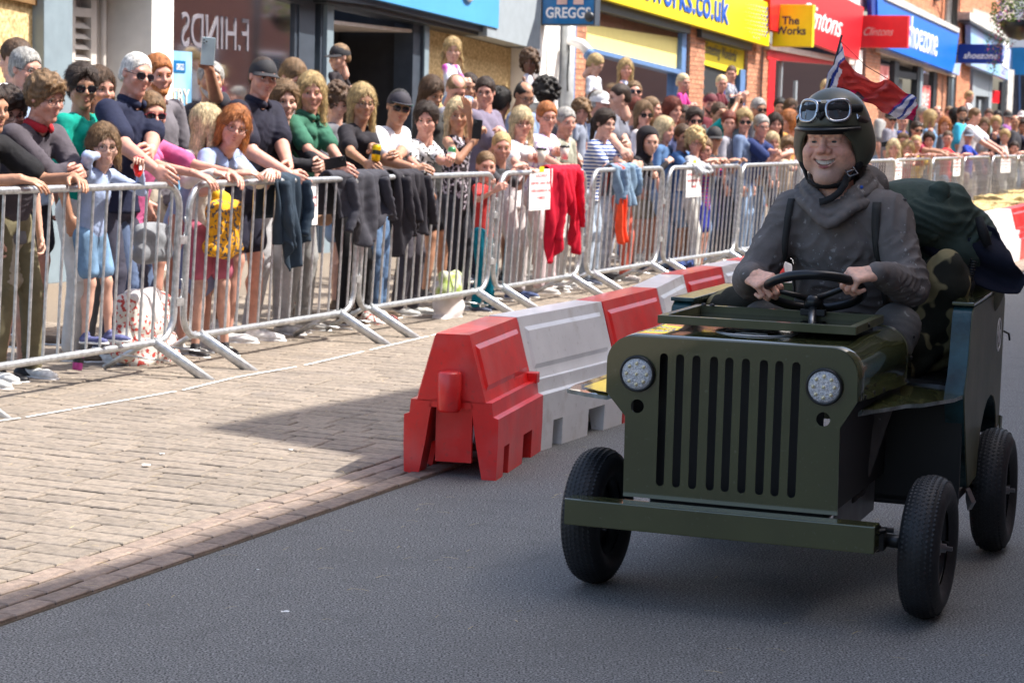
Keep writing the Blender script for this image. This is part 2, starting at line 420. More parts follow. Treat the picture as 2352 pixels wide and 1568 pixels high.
# ---- brickwork
M_mortar = mat('mortar', (.42, .36, .31), .95, scale=40)
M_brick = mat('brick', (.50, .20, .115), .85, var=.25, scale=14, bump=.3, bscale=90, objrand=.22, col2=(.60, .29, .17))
M_brick_d = mat('dark_brick', (.30, .13, .09), .85, var=.25, scale=14, bump=.3, bscale=90, objrand=.22)  # darker copy of the brick; near ends and recess carry their shade in it
_bm = {}
def brickmesh(L, H, W):
    k = (round(L, 3), round(H, 3), round(W, 3))
    if k not in _bm:
        b = MB(); b.box((0, 0, 0), (L, W, H)); o = b.build('brick', M_brick, bevel=.004); _bm[k] = o.data; bpy.data.objects.remove(o)
    return _bm[k]
FRot = Matrix(((FT.x, FN.x, 0), (FT.y, FN.y, 0), (0, 0, 1))).to_4x4()
def brick_pillar(parent, u0, u1, z0, z1, o0, o1, zparts=1.75, m=None):
    """mortar core; the courses in view are bricks one by one, proud of it on the road face and the near end"""
    c = FMB().fb(u0, u1, z0, z1, o0, o1).build('pillar', M_mortar, parent)
    H = .065; st_ = .075; z = z0; r = 0
    low = FMB()
    while z + H < z1:
        full = .215; u = u0 + (.0 if r % 2 == 0 else -.1125)
        while u < u1 - .03:
            a, b = max(u, u0), min(u + full, u1)
            if b - a > .04:
                j = random.uniform(-.003, .003)
                if z > zparts:
                    o = bpy.data.objects.new('brick', brickmesh(b - a, H, .03)); COL.objects.link(o); o.parent = c; o.matrix_parent_inverse = c.matrix_world.inverted()
                    o.matrix_basis = Matrix.Translation(FP((a + b) / 2, z + H / 2, o1 + j - .004)) @ FRot
                else: low.fb(a, b, z, z + H, o1 - .02, o1 + .01 + j, M_brick)
            u += full + .01
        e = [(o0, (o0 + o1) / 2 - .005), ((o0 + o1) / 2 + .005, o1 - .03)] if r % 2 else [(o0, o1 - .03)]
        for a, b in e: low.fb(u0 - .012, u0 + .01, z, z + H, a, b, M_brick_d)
        z += st_; r += 1
    q = low.build('brickwork', None, c); q['kind'] = 'stuff'
    return c
def brick_wall(parent, uzpoly_fn, u0, u1, z0, z1, o, name='brickwork', parts=0):
    """running-bond wall face built of separate bricks joined in one piece, clipped to where fn(u,z) holds"""
    b = FMB(); z = z0; r = 0; T = []
    while z < z1:
        u = u0 + (0 if r % 2 else -.11)
        while u < u1:
            if uzpoly_fn(u + .1, z + .03):
                j = random.uniform(-.004, .004); b.fb(max(u, u0), min(u + .215, u1), z, z + .063, o - .02, o + .012 + j); T += [random.gauss(0, .13)] * 6
            u += .227
        z += .075; r += 1
    q = b.build(name, M_brickw, parent); q['kind'] = 'stuff'
    a = q.data.attributes.new('tone', 'FLOAT', 'FACE'); a.data.foreach_set('value', T); return q
M_brickw = mat('wall_brick', (.53, .21, .11), .85, var=.15, scale=20, bump=.2, bscale=80); tone(M_brickw)

def glass_mat(name, tint=(.9, .95, 1.), gl=.05):
    m = bpy.data.materials.new(name); m.use_nodes = True; n = m.node_tree.nodes; l = m.node_tree.links; n.clear()
    o = n.new('ShaderNodeOutputMaterial'); t = n.new('ShaderNodeBsdfTransparent'); g = n.new('ShaderNodeBsdfGlossy'); x = n.new('ShaderNodeMixShader'); f = n.new('ShaderNodeFresnel')
    t.inputs[0].default_value = tint + (1,); g.inputs['Roughness'].default_value = gl; f.inputs[0].default_value = 1.5
    l.new(f.outputs[0], x.inputs[0]); l.new(t.outputs[0], x.inputs[1]); l.new(g.outputs[0], x.inputs[2]); l.new(x.outputs[0], o.inputs[0]); return m
M_glass = glass_mat('window_glass')
M_osb = mat('chipboard', (.58, .38, .16), .8, var=.25, scale=30, col2=(.80, .62, .33), detail=8, lo=.36, hi=.66)
M_osbf = mat('timber_batten', (.20, .11, .04), .8)
M_greyp = mat('grey_blue_and_lit_posts', (.21, .27, .31), .5, var=.06)
M_darkp = mat('slate_blue_paint', (.052, .066, .088), .45, var=.1)
M_cream = mat('cream_render', (.62, .58, .54), .85, var=.1, scale=2.5, bump=.1, bscale=20)
M_whitew = mat('white_render', (.82, .81, .78), .8, var=.04)
M_maroon = mat('maroon_panel', (.085, .035, .04), .5, var=.2, scale=1.5)
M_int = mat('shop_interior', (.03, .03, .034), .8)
M_sky = mat('bakery_blue', (.085, .34, .68), .35, var=.06, scale=1.5)
M_gblue = mat('sign_blue', (.0, .13, .36), .35, var=.05)
M_lgrey = mat('light_grey_panel', (.30, .345, .38), .45, var=.05)
M_soffit = mat('soffit', (.62, .55, .5), .8, var=.08)
M_yel = mat('sign_yellow', (.85, .66, .01), .35, var=.03)
M_yblind = mat('pale_yellow_blind', (.88, .77, .27), .7, var=.02)
M_yblind2 = mat('bright_yellow_blind', (.83, .66, .02), .6, var=.02)
M_blue = mat('blue_paint', (.11, .21, .42), .5, var=.08)
M_navyt = mat('navy_lettering', (.012, .02, .09), .5)
M_bluet = mat('blue_lettering', (.01, .09, .48), .4)
M_red = mat('sign_red', (.70, .012, .02), .35, var=.04)
M_white2 = mat('white_lettering', (.82, .82, .82), .5)
M_szb = mat('shoe_sign_blue', (.0, .14, .66), .35, var=.05, scale=.6)
M_szn = mat('shoe_sign_navy', (.0, .025, .24), .35, var=.04)
M_o2 = mat('phone_shop_blue', (.28, .55, .80), .4, var=.18, scale=.7, col2=(.40, .44, .78))
M_cb = mat('cyan_blue_sign', (.01, .20, .50), .4, var=.2, scale=1)
M_stone = mat('stone_band', (.45, .44, .42), .9, var=.3, scale=9)
M_shut = mat('shutter_grey', (.10, .10, .12), .5)
M_mdark = mat('dark_frame', (.03, .035, .04), .4)
M_metal = mat('galvanised_pipe', (.38, .40, .41), .5, .3, var=.15)
M_lamp = mat('ceiling_strip_light', (1, .62, .2), .5, emis=2.5)
Z0 = 0.
# ================= corner shop at the left edge
s = empty('boarded_shop', FP(-34, 0), 0, 'boarded shop with a pale blue-grey pilaster and louvred vent at the left edge', 'shop')
u1_, u2_, u3_, u4_ = UX(84), UX(100), UX(167, 100, .12), UX(240)
fpart('chipboard_sheet', M_osb, s, (-37.5, UX(78), Z0, 4.2, -.05, 0.))
fpart('batten', M_osbf, s, (UX(75), UX(84), Z0, 4.2, -.02, .045))
fpx('batten', M_osbf, s, [(-60, -20), (90, 14), (90, -12), (-60, -46)], .05, .05)
fpart('window_trim', M_greyp, s, (UX(84), UX(92), Z0, 4.2, -.05, .03))
fpart('recess', M_mdark, s, (UX(92), UX(101), Z0, 4.2, -.12, -.04))
fpart('pilaster', M_greyp, s, (UX(101, 100, .12), u3_, Z0, 4.2, -.3, .12), bevel=.01)
fpart('wall', M_cream, s, (-38, UX(335) + .02, Z0, 4.4, -2.6, -.42))
# louvred vent in the recess
uL, uR = UX(166, 80, -.3), UX(222, 80, -.3)
v = FMB(); zt, zb = 2.62, .9
v.fb(uL, uL + .05, zb, zt, -.42, -.3); v.fb(uR - .09, uR, zb, zt, -.42, -.3); v.fb(uL + .05, uR - .09, zt - .28, zt - .2, -.42, -.3); v.fb(uL + .05, uR - .09, zb, zb + .08, -.42, -.3)
vf = v.build('vent_frame', M_cream, s)
z = zb + .1
while z < zt - .34:
    FMB().hexa([FP(uL + .05, z, -.30), FP(uR - .09, z, -.30), FP(uL + .05, z, -.33), FP(uR - .09, z, -.33), FP(uL + .05, z + .085, -.41), FP(uR - .09, z + .085, -.41), FP(uL + .05, z + .1, -.42), FP(uR - .09, z + .1, -.42)]).build('louvre', M_cream, vf); z += .095
MB().tube([FP(UX(236, 80, -.33), 0, -.33), FP(UX(236, 80, -.33), 4.2, -.33)], .03, n=8).build('downpipe', M_cream, s)
fpart('canopy', M_darkp, s, (-38, UX(383), 2.8, 4.6, -.4, .2))
# ================= bakery
s = empty('bakery', FP(-28, 0), 0, 'bakery with a bright blue fascia, dark open doorway and a boarded window', 'shop')
BAK = s
ua, ub = UX(335), UX(385)
fpart('white_pier', M_whitew, s, (ua, ub, Z0, 4.2, -.5, .06))
uw0, uw1 = ub, UX(686)
fpart('interior_wall', M_maroon, s, (uw0, uw1, Z0, 4.0, -1.35, -1.2))
fpart('interior_ceiling', M_maroon, s, (uw0, uw1, 2.95, 3.0, -1.2, -.1))
fpart('window_frame', M_darkp, s, (uw0, uw0 + .05, Z0, 3.6, -.1, -.02), (uw1 - .06, uw1, Z0, 3.6, -.1, -.02))
fpart('window_pane', M_glass, s, (uw0 + .05, uw1 - .06, .45, 3.6, -.06, -.05))
fpx('window_head', M_darkp, s, [(560, -30), (640, -4), (700, 12), (700, -30)], .03, .12)
fpart('stall_riser', M_darkp, s, (uw0, uw1, Z0, .45, -.12, -.01))
for x, y0 in ((477, -99), (545, 65), (576, 108)):
    u = UX(x, 100, -.1); fpart('mullion', M_greyp if x > 500 else M_lgrey, s, (u, u + (.06 if x > 500 else .02), .45, 3.6 if y0 < 0 else ZX(x, y0), -.14, -.07))  # paler mullions: sunlit length of the posts put into colour and height
for x, y in ((430, 3), (510, 28), (555, 28)):
    u, z = uz(x, y, -.9); fpart('ceiling_light', M_lamp, s, (u - .09, u + .12, z - .01, z + .012, -.95, -.85))
# reflection of the sign opposite, modelled as reversed letters in the pane
u0, z0 = uz(418, 78, -.04); u1, z1 = uz(572, 78, -.04)
M_ghost = mat('reflected_sign_grey', (.17, .16, .19), .6)
text_on('reflected_lettering', 'F.HINDS', FP(UX(572, 78, -.04), 2.13, -.045), -FT, UP, M_ghost, s, fit=(UX(572, 78, -.04) - UX(418, 78, -.04), .33), ext=.002)
# poster
pu0, pu1 = UX(386, 200, -.02), UX(440, 200, -.02)
po = fpart('poster', mat('poster_blue', (.12, .36, .62), .5, var=.35, scale=2.2, col2=(.3, .58, .85)), s, (pu0, pu1, .5, ZX(386, 116, -.02), -.04, -.02))
zz = ZX(386, 116, -.02)
fpart('logo_panel', M_gblue, po, (pu0 + .05, pu1 - .13, zz - .2, zz - .09, -.02, -.012))
text_on('lettering', 'GREGGS', FP(pu0 + .13, zz - .18, -.011), FT, UP, M_white2, po, fit=(pu1 - pu0 - .29, .06), ext=.001)
M_org = mat('orange_lettering', (.85, .42, .05), .5)
for i, tx in enumerate(('TRY', 'OUR', 'NEW')):
    text_on('lettering', tx, FP(pu0 + .04, zz - .5 - i * .2, -.015), FT, UP, M_org, po, fit=((pu1 - pu0) * .8, .14), ext=.001)
    text_on('lettering', tx, FP(pu0 + .05, zz - .492 - i * .2, -.012), FT, UP, M_cream, po, fit=((pu1 - pu0) * .8 - .02, .125), ext=.001)
# door posts and doorway; paler posts have their sunlight put into the colour
for x0, x1, o, mm in ((686, 722, .0, M_darkp), (722, 735, -.1, M_greyp), (735, 751, .0, M_darkp)):
    fpart('door_post', mm, s, (UX(x0), UX(x1), Z0, 3.6, -.25, o))
fpart('door_post', M_greyp, s, (UX(751, 100, .05), UX(766, 100, .05), Z0, 3.6, -.18, .05))
ue0, ue1 = UX(760), UX(948)
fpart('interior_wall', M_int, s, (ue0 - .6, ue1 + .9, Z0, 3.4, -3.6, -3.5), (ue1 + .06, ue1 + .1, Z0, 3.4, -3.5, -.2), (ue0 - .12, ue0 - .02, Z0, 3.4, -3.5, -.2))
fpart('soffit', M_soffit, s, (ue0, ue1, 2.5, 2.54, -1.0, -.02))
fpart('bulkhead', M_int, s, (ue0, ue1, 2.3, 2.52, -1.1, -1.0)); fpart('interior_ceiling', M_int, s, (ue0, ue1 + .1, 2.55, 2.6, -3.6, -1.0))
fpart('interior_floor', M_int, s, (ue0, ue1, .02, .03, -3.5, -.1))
fpart('door_post', M_darkp, s, (ue1, UX(966), Z0, 3.2, -.25, 0.)); fpart('door_post', M_darkp, s, (UX(966), UX(976), Z0, 3.2, -.1, .03)); fpart('door_post', M_greyp, s, (UX(976, 100, .05), UX(986, 100, .05), Z0, 3.2, -.1, .05))
uo0, uo1 = UX(984), UX(1209)
fpart('chipboard_sheet', M_osb, s, (uo0, UX(1052), Z0, 2.9, -.3, -.17), (UX(1052), uo1, Z0, 2.9, -.3, -.14))
fpart('stall_riser', M_darkp, s, (uo0, uo1, Z0, .4, -.2, -.05))
# fascia: dark band, blue panel, grey end panel
fpx('fascia_band', M_darkp, s, [(560, -60), (751, -1), (860, 14), (1146, 83), (1146, 55), (860, -13)], .22, .45)
fpx('shutter_box', M_mdark, s, [(750, 6), (1120, 86), (1212, 111), (1212, 92), (1120, 66), (750, -14)], .16, .34)
fpx('fascia', M_sky, s, [(760, -90), (760, -27), (869, 0), (1145, 66), (1149, -90)], .30, .08)
fpx('end_panel', M_lgrey, s, [(1149, -90), (1119, 62), (1119, 84), (1209, 107), (1228, 42), (1244, -90)], .28, .3)
fpx('end_return', M_darkp, s, [(1209, 107), (1240, 113), (1246, -90), (1244, -90), (1228, 42)], .265, .3)
u, z = uz(1075, 6, .31); MB().lathe([(.16, -.03), (.2, 0), (.16, .02), (.13, 0)], FP(u, z + .2, .33), FN, n=24).build('lettering', M_white2, s)
fpart('upper_wall', M_cream, s, (-38, uo1 + 1.6, 3.3, 8, -1.0, .0))
# white pier, drainpipe
fpart('white_pier', M_whitew, s, (UX(1207, 200, .08), UX(1284, 200, .08), Z0, 3.6, -.3, .08), (UX(1238, 200, .1), UX(1243, 200, .1), Z0, 2.5, .08, .1), (UX(1256, 200, .1), UX(1260, 200, .1), Z0, 2.5, .08, .1))
# projecting sign
def proj_sign(name, xl, xr, yt, yb, u, o0, th, mface, mside, label, txts, frame=None, cat='sign'):
    """board standing out from the wall across the pavement; its face looks down the street"""
    # position along the street: where the left edge meets offset o0
    sroot = empty(name, FP(u, 0, o0), 0, label, cat)
    def hit(px, py):
        d = ray(px, py); q = FP(u, 0, 0); t = (q.x * FT.x + q.y * FT.y) / (d.x * FT.x + d.y * FT.y); return Vector((0, 0, CH)) + d * t
    a, b, c, d_ = hit(xl, yb), hit(xr, yb), hit(xr, yt), hit(xl, yt)
    ex = Vector((b.x - a.x, b.y - a.y, 0)).normalized(); w_ = (b - a).dot(ex); z0 = (a.z + b.z) / 2; z1 = (c.z + d_.z) / 2; a = Vector((a.x, a.y, z0))
    bd = MB().prism([a, a + ex * w_, a + ex * w_ + UP * (z1 - z0), a + UP * (z1 - z0)], FT * th, None).build('board', mside, sroot, bevel=.008)
    MB().prism([a + ex * .02 + UP * .02, a + ex * (w_ - .02) + UP * .02, a + ex * (w_ - .02) + UP * (z1 - z0 - .02), a + ex * .02 + UP * (z1 - z0 - .02)], -FT * .006).build('face', mface, sroot)
    MB().box(a - ex * .25 + UP * (z1 - z0) * .5 + FT * th / 2, (.5, .04, .04), M=Matrix.Rotation(math.atan2(ex.y, ex.x), 3, 'Z')).build('bracket', M_mdark, sroot)
    for tx, x0, x1, yb_, yt_, mt, kw in txts:
        p = hit(x0, yb_) - FT * .0075; q = hit(x1, yb_); r = hit(x0, yt_)
        text_on('lettering', tx, p, ex, UP, mt, sroot, fit=((q - hit(x0, yb_)).dot(ex), r.z - p.z), ext=.003, **kw)
    return sroot, hit, ex
M_peach = mat('pale_square', (.62, .42, .38), .4)
g, hit, ex_ = proj_sign('projecting_sign', 1243, 1366, -62, 59, UX(1243, 62, .1), .1, .2, M_gblue, M_darkp, 'blue bakery sign with white capitals and pale squares jutting from the wall', [('GREGGS', 1254, 1357, 42, 17, M_white2, dict(bold=.02))])
for x0, x1 in ((1280, 1303), (1318, 1341)):
    p = hit(x0, 11) - FT * .009; q = hit(x1, 11); MB().prism([p, p + ex_ * (q - p).length, p + ex_ * (q - p).length + UP * .5, p + UP * .5], -FT * .01).build('logo_square', M_peach, g)
p = hit(1355, 39) - FT * .03; MB().lathe([(0, -.05), (.05, -.05), (.07, 0), (.05, .03), (0, .03)], p, -FT, n=14).build('spotlight', M_mdark, g)
# security camera under the sign
cc = empty('security_camera', FP(UX(1325, 60, .3), 2.5, .3), 0, 'small white and blue camera on the brick corner below the blue bakery sign', 'camera')
c0 = FP(UX(1322, 60, .3), 2.62, .2); MB().tube([c0, c0 + FN * .2 - UP * .06, c0 + FN * .3 - UP * .16], [.06, .075, .07], n=12).build('housing', M_white2, cc)
MB().lathe([(.03, 0), (.085, .01), (.09, .05), (.05, .08)], c0 + FN * .28 - UP * .16, FN - UP, n=14).build('lens_hood', M_blue, cc)
MB().tube([c0, c0 - UP * .15 + FT * .05, c0 - UP * .5, c0 - UP * .7 + FT * .03], .012, n=6).build('cable', M_mdark, cc)
# ================= book and toy shop
s = empty('discount_bookshop', FP(-16, 0), 0, 'brick shop with yellow fascia, pale yellow blinds and blue window frames', 'shop')
MB().tube([FP(UX(1298, 200, .12), 0, .12), FP(UX(1298, 200, .12), 3.4, .12)], .125, n=14).build('downpipe', M_metal, s)
fpart('blue_trim', M_blue, s, (UX(1307), UX(1313), Z0, 2.9, -.2, .06))
brick_pillar(s, UX(1311), UX(1341), Z0, 3.2, -.3, .02, 1.7)
w0, w1 = UX(1340), UX(1567)
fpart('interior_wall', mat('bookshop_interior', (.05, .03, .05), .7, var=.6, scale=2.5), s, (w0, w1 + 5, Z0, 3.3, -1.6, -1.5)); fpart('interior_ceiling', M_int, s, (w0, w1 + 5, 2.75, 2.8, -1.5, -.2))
fpart('stall_riser', M_blue, s, (w0, w1, Z0, .5, -.15, 0))
zf0, zf1 = ZX(1340, 112, .02), ZX(1567, 168, .02)
fpart('window_pane', M_glass, s, (w0, w1, .5, 2.6, -.1, -.09))
fpx('window_rail', M_blue, s, [(1332, 104), (1332, 113), (1567, 172), (1567, 161)], .03, .12)
fpart('window_post', M_blue, s, (UX(1567, 100, .03), UX(1577, 100, .03), Z0, 3.2, -.12, .03))
fpx('blind', M_yblind, s, [(1334, 104), (1566, 161), (1566, 60), (1334, 2)], -.05, .03)
fpx('roller_box', M_mdark, s, [(1340, 14), (1586, 78), (1586, 56), (1340, -10)], .14, .3)
# things in the window
shelf = FMB(); shelf.fb(UX(1500), w1, 1.2, 1.24, -1.4, -.4); shelf.fb(UX(1500), w1, .8, .84, -1.4, -.4); shelf.fb(UX(1400), w1, .5, .55, -1.4, -.2); shelf.build('shelf', M_lgrey, s)
for i in range(26):
    u = random.uniform(UX(1480), w1 - .15); z = random.choice((1.24, .84, .56, 1.24)); h_ = random.uniform(.14, .24)
    c_ = random.choice(((.5, .03, .04), (.6, .6, .58), (.05, .1, .3), (.1, .1, .12), (.35, .1, .2)))
    fpart('boxed_item', mat('box_%d' % (i % 5) + str(c_), c_, .5), s, (u, u + random.uniform(.05, .14), z, z + h_, -.9, -.75))
fpart('display_panel', mat('display_purple', (.13, .05, .10), .5, var=.5, scale=6, col2=(.4, .3, .35)), s, (UX(1500), UX(1556), 1.55, 1.95, -.62, -.6))
brick_pillar(s, UX(1578), UX(1612), Z0, 3.2, -.3, .04, 1.7)
d0, d1 = UX(1612), UX(1714)
fpx('blind', M_yblind2, s, [(1612, 147), (1714, 178), (1714, 102), (1612, 74)], -.04, .03)
text_on('lettering', 'Something Wonderful', FP(d0 + .25, ZX(1630, 132), -.03), (FT - UP * .045).normalized(), UP, M_navyt, s, fit=((d1 - d0) * .72, .26), ext=.001, shear=.5)
fpx('roller_box', M_mdark, s, [(1612, 86), (1728, 117), (1728, 100), (1612, 67)], .14, .3)
fpart('door_frame', M_blue, s, (UX(1702), UX(1714), Z0, 2.5, -.12, 0.), (d0, d0 + .12, Z0, 2.5, -.12, 0.))
fpart('door', M_mdark, s, (d0 + .12, UX(1702), Z0, 2.5, -.14, -.08))
fpart('door_panel', M_szn, s, (UX(1668), UX(1690), .2, 2.2, -.079, -.06))
brick_pillar(s, UX(1716, 150, .02), UX(1744), Z0, 3.2, -.35, .02, 1.7)
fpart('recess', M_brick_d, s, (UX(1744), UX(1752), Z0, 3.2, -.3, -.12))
brick_pillar(s, UX(1752), UX(1764), Z0, 3.2, -.3, .0, 1.7)
fpart('lintel', M_brick_d, s, (w0, UX(1766), 2.9, 3.3, -.3, -.05))
fpx('fascia', M_yel, s, [(1300, -110), (1300, -28), (1398, 1), (1766, 107), (1771, 10), (1690, -24), (1500, -110)], .25, .12)
a_, za = uz(1440, -13, .26); b_, zb_ = uz(1673, 58, .26)
sl_ = (zb_ - za) / (b_ - a_)
text_on('lettering', 'theworks.co.uk', FP(a_, za, .252), (FT + UP * sl_).normalized(), UP, M_bluet, s, fit=((b_ - a_), .50), ext=.015, bold=.012)
dots = MB()
for i in range(9):
    for j in range(9 - abs(i - 4) // 2):
        u, z = uz(1762 - i * 6 + (j % 2) * 3, 22 + j * 9 + i * -1.5, .26); r_ = .035 * (1 - i / 10)
        dots.lathe([(0, .004), (r_, .004), (r_, 0)], FP(u, z, .253), FN, n=8)
dots.build('dot_pattern', M_bluet, s)['kind'] = 'stuff'
fpart('upper_wall', M_brick_d, s, (UX(1311), UX(1766), 3.9, 8, -1.0, .0))
proj_sign('projecting_sign', 1773, 1864, 11, 108, UX(1766, 60) - .35, .3, .16, mat('bright_yellow_face', (.95, .80, .015), .3, var=.02), M_yel, 'square yellow sign with dark lettering on two lines, jutting from the wall', [('The', 1796, 1836, 57, 38, M_navyt, dict(bold=.025)), ('Works', 1781, 1851, 80, 61, M_navyt, dict(bold=.025))])
# ================= card shop
s = empty('card_shop', FP(-7, 0), 0, 'card shop with a red fascia above a red framed glass doorway', 'shop')
c0_, c1_ = UX(1766), UX(1955)
fpx('fascia', M_red, s, [(1770, -110), (1770, 68), (1866, 99), (1973, 139), (1984, 18), (1910, -20), (1800, -110)], .3, .15)
fpx('soffit', M_soffit, s, [(1768, 100), (1768, 113), (1965, 150), (1965, 138)], .1, .5)
u_, z_ = uz(1845, 58, .31); u2, z2 = uz(1930, 95, .31)
text_on('lettering', 'Clintons', FP(UX(1840, 60, .3), ZX(1868, 62, .31), .302), (FT + UP * ((z2 - z_) / (u2 - u_)) * .6).normalized(), UP, M_white2, s, fit=(UX(1934, 60, .3) - UX(1840, 60, .3), .46), ext=.01, shear=.55)
fpx('door_frame', M_red, s, [(1763, 118), (1763, 137), (1955, 152), (1955, 137)], .03, .15)
fpart('door_frame', M_red, s, (UX(1763), UX(1778), Z0, 3.0, -.15, .03))
fpart('interior_wall', mat('card_interior', (.30, .27, .24), .8, var=.2, scale=1.2), s, (c0_, c1_ + .5, Z0, 3.4, -2.1, -2.0)); fpart('interior_beam', M_mdark, s, (c0_, c1_, 2.2, 2.4, -1.9, -1.8), (c0_, c1_, 2.72, 3.1, -1.2, -1.1))
fpart('window_pane', M_glass, s, (UX(1778), c1_, .1, 2.9, -.08, -.07)); fpart('mullion', M_lgrey, s, (UX(1801), UX(1803), .1, 2.9, -.1, -.04), (UX(1835), UX(1838), .1, 2.4, -.1, -.04))
fpart('pier', M_whitew, s, (UX(1953), UX(1975), Z0, 3.2, -.2, .05))
fpart('upper_wall', M_whitew, s, (UX(1766), UX(1984), 4.1, 8, -1.0, .05))
proj_sign('projecting_sign', 1973, 2083, 36, 110, UX(1973, 80) - .45, .3, .2, M_red, M_red, 'dark red oblong sign with slanting pale script, jutting from the wall', [('Clintons', 1984, 2052, 82, 63, M_peach, dict(shear=.5))])
# ================= shoe shop
s = empty('shoe_shop', FP(3, 0), 0, 'brick shoe shop with a long blue fascia and red window posters', 'shop')
SH = s
q0, q1 = UX(1984), UX(2226)
brick_pillar(s, UX(1988), UX(2021), Z0, 3.4, -.3, .0, 1.9)
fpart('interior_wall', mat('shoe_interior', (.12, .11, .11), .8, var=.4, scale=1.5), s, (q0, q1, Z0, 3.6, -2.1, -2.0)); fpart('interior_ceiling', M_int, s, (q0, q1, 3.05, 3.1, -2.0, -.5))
fpx('fascia', M_szb, s, [(2014, -60), (2018, 104), (2037, 111), (2191, 167), (2203, 77), (2036, 1), (2014, -12)], .3, .15)
fpx('fascia_end', M_szn, s, [(2001, -60), (2003, 98), (2018, 104), (2014, -60)], .27, .1)
fpx('stone_band', M_stone, s, [(2014, -30), (2036, 0), (2203, 76), (2205, 66), (2045, -15)], .34, .3)
fpx('soffit', M_soffit, s, [(2021, 108), (2021, 120), (2195, 178), (2195, 167)], .1, .5)
u_, z_ = uz(2083, 107, .31); u2, z2 = uz(2152, 131, .31)
text_on('lettering', 'shoezone', FP(u_, z_, .302), (FT + UP * ((z2 - z_) / (u2 - u_))).normalized(), UP, M_white2, s, fit=(u2 - u_, .74), ext=.012, shear=.12)
for x0, x1, mm, o in ((2056, 2066, M_mdark, .0), (2107, 2112, M_mdark, .02), (2112, 2118, M_greyp, .04), (2147, 2154, M_mdark, .0)):
    fpart('window_post', mm, s, (UX(x0), UX(x1), Z0, 3.1, -.12, o))
fpart('door_head', M_mdark, s, (UX(2066), UX(2110), 2.72, 2.88, -.12, 0.))
fpart('door', M_lgrey, s, (UX(2070), UX(2098), .1, 2.72, -.3, -.25))
fpart('window_pane', M_glass, s, (UX(2118), UX(2147), .3, 3.0, -.08, -.07), (UX(2024), UX(2056), .3, 3.0, -.08, -.07))
M_poster = mat('red_poster', (.75, .05, .06), .5, var=.2, scale=3, col2=(.9, .35, .3))
for x0, x1, y0, y1 in ((2021, 2044, 150, 210), (2117, 2139, 195, 255)):
    a, b = UX(x0, y0, -.02), UX(x1, y0, -.02); po = fpart('poster', M_poster, s, (a, b, ZX(x0, y1, -.02), ZX(x0, y0, -.02), -.05, -.03))
    for k in range(3):
        text_on('lettering', ('SALE', '50%', 'OFF')[k], FP(a + .1, ZX(x0, y0) - .5 - k * .55, -.025), FT, UP, M_white2, po, fit=((b - a) * .75, .3), ext=.001, shear=.2)
for x0, x1 in ((2155, 2165), (2168, 2176)): brick_pillar(s, UX(x0), UX(x1), Z0, 3.05, -.25, .0, 2.4)
fpart('window_post', M_mdark, s, (UX(2176), UX(2183), Z0, 3.1, -.1, .05)); fpart('window_post', M_greyp, s, (UX(2183), UX(2188), Z0, 3.1, -.1, .07))
bp0, bp1 = UX(2196, 200, .05), UX(2226, 200, .05)
c_ = fpart('pillar', M_mortar, s, (bp0, bp1, Z0, 8, -.4, .05)); brick_wall(c_, lambda u, z: True, bp0, bp1, 1.6, 6.2, .05)
lo_u, lo_z = uz(2036, -8); hi_u, hi_z = uz(2203, 70)
fpart('upper_wall', M_mortar, s, (q0, q1, 4.3, 8, -1., .0))
brick_wall(s, lambda u, z: z > lo_z + (u - lo_u) / (hi_u - lo_u) * (hi_z - lo_z) + .02, q0, bp0, 4.0, 6.6, .0)
MB().tube([FP(UX(2190, 30, .2), 4.2, .2), FP(UX(2190, 30, .2), 8, .2)], .11, n=10).build('downpipe', M_mdark, s)
MB().tube([FP(UX(2181, 30, .2), 4.2, .16), FP(UX(2181, 30, .2), 8, .16)], .09, n=8).build('downpipe', M_metal, s)
fpart('wall_light', M_mdark, s, (UX(2150, 30, .1), UX(2156, 30, .1), 4.75, 5.3, .0, .12))
fpx('fascia_end', M_o2, s, [(2196, 146), (2190, 168), (2203, 174), (2207, 146)], .32, .2)
proj_sign('projecting_sign', 2199, 2300, 102, 146, UX(2199, 120) - .45, .3, .2, M_szn, M_szn, 'navy oblong sign with white lower case lettering, jutting from the shoe shop', [('shoezone', 2213, 2291, 135, 120, M_white2, dict(shear=.25, bold=.02))])
# bracket and string of lights across the wall
MB().tube([FP(UX(2160, 0, .3), 5.8, .2), FP(UX(2185, 8, .4), 5.55, .5), FP(UX(2212, 14, .5), 5.3, .6), FP(UX(2232, 30, .6), 5.15, .8)], .035, n=8).build('light_bracket', M_metal, SH)
# ================= phone shop
s = empty('phone_shop', FP(12, 0), 0, 'phone shop with a pale blue fascia and white framed door', 'shop')
r0, r1 = UX(2226), UX(2318)
fpart('interior_wall', mat('phone_interior', (.16, .16, .18), .7, var=.4, scale=1.5), s, (r0, r1 + 1, Z0, 3.6, -1.6, -1.5))
fpx('fascia', M_o2, s, [(2230, 50), (2230, 150), (2316, 184), (2322, 116), (2300, 88), (2230, 52)], .3, .15)
fpx('cornice', M_stone, s, [(2228, 28), (2228, 46), (2310, 92), (2318, 80), (2290, 56)], .4, .4)
fpx('cornice_edge', M_mdark, s, [(2228, 47), (2228, 51), (2306, 96), (2310, 91)], .42, .3)
fpart('upper_wall', M_mortar, s, (r0, r1 + .5, 4.6, 9, -1., .0)); brick_wall(s, lambda u, z: True, r0, UX(2290), 4.9, 8, .0)
text_on('lettering', 'O2', FP(UX(2301, 130, .31), ZX(2301, 152, .31), .302), (FT - UP * .05).normalized(), UP, M_white2, s, fit=(UX(2317, 130, .31) - UX(2301, 130, .31), .78), ext=.01, bold=.02)
for x0, x1 in ((2234, 2242), (2273, 2280)): fpart('door_frame', M_lgrey, s, (UX(x0), UX(x1), Z0, 3.3, -.1, .03))
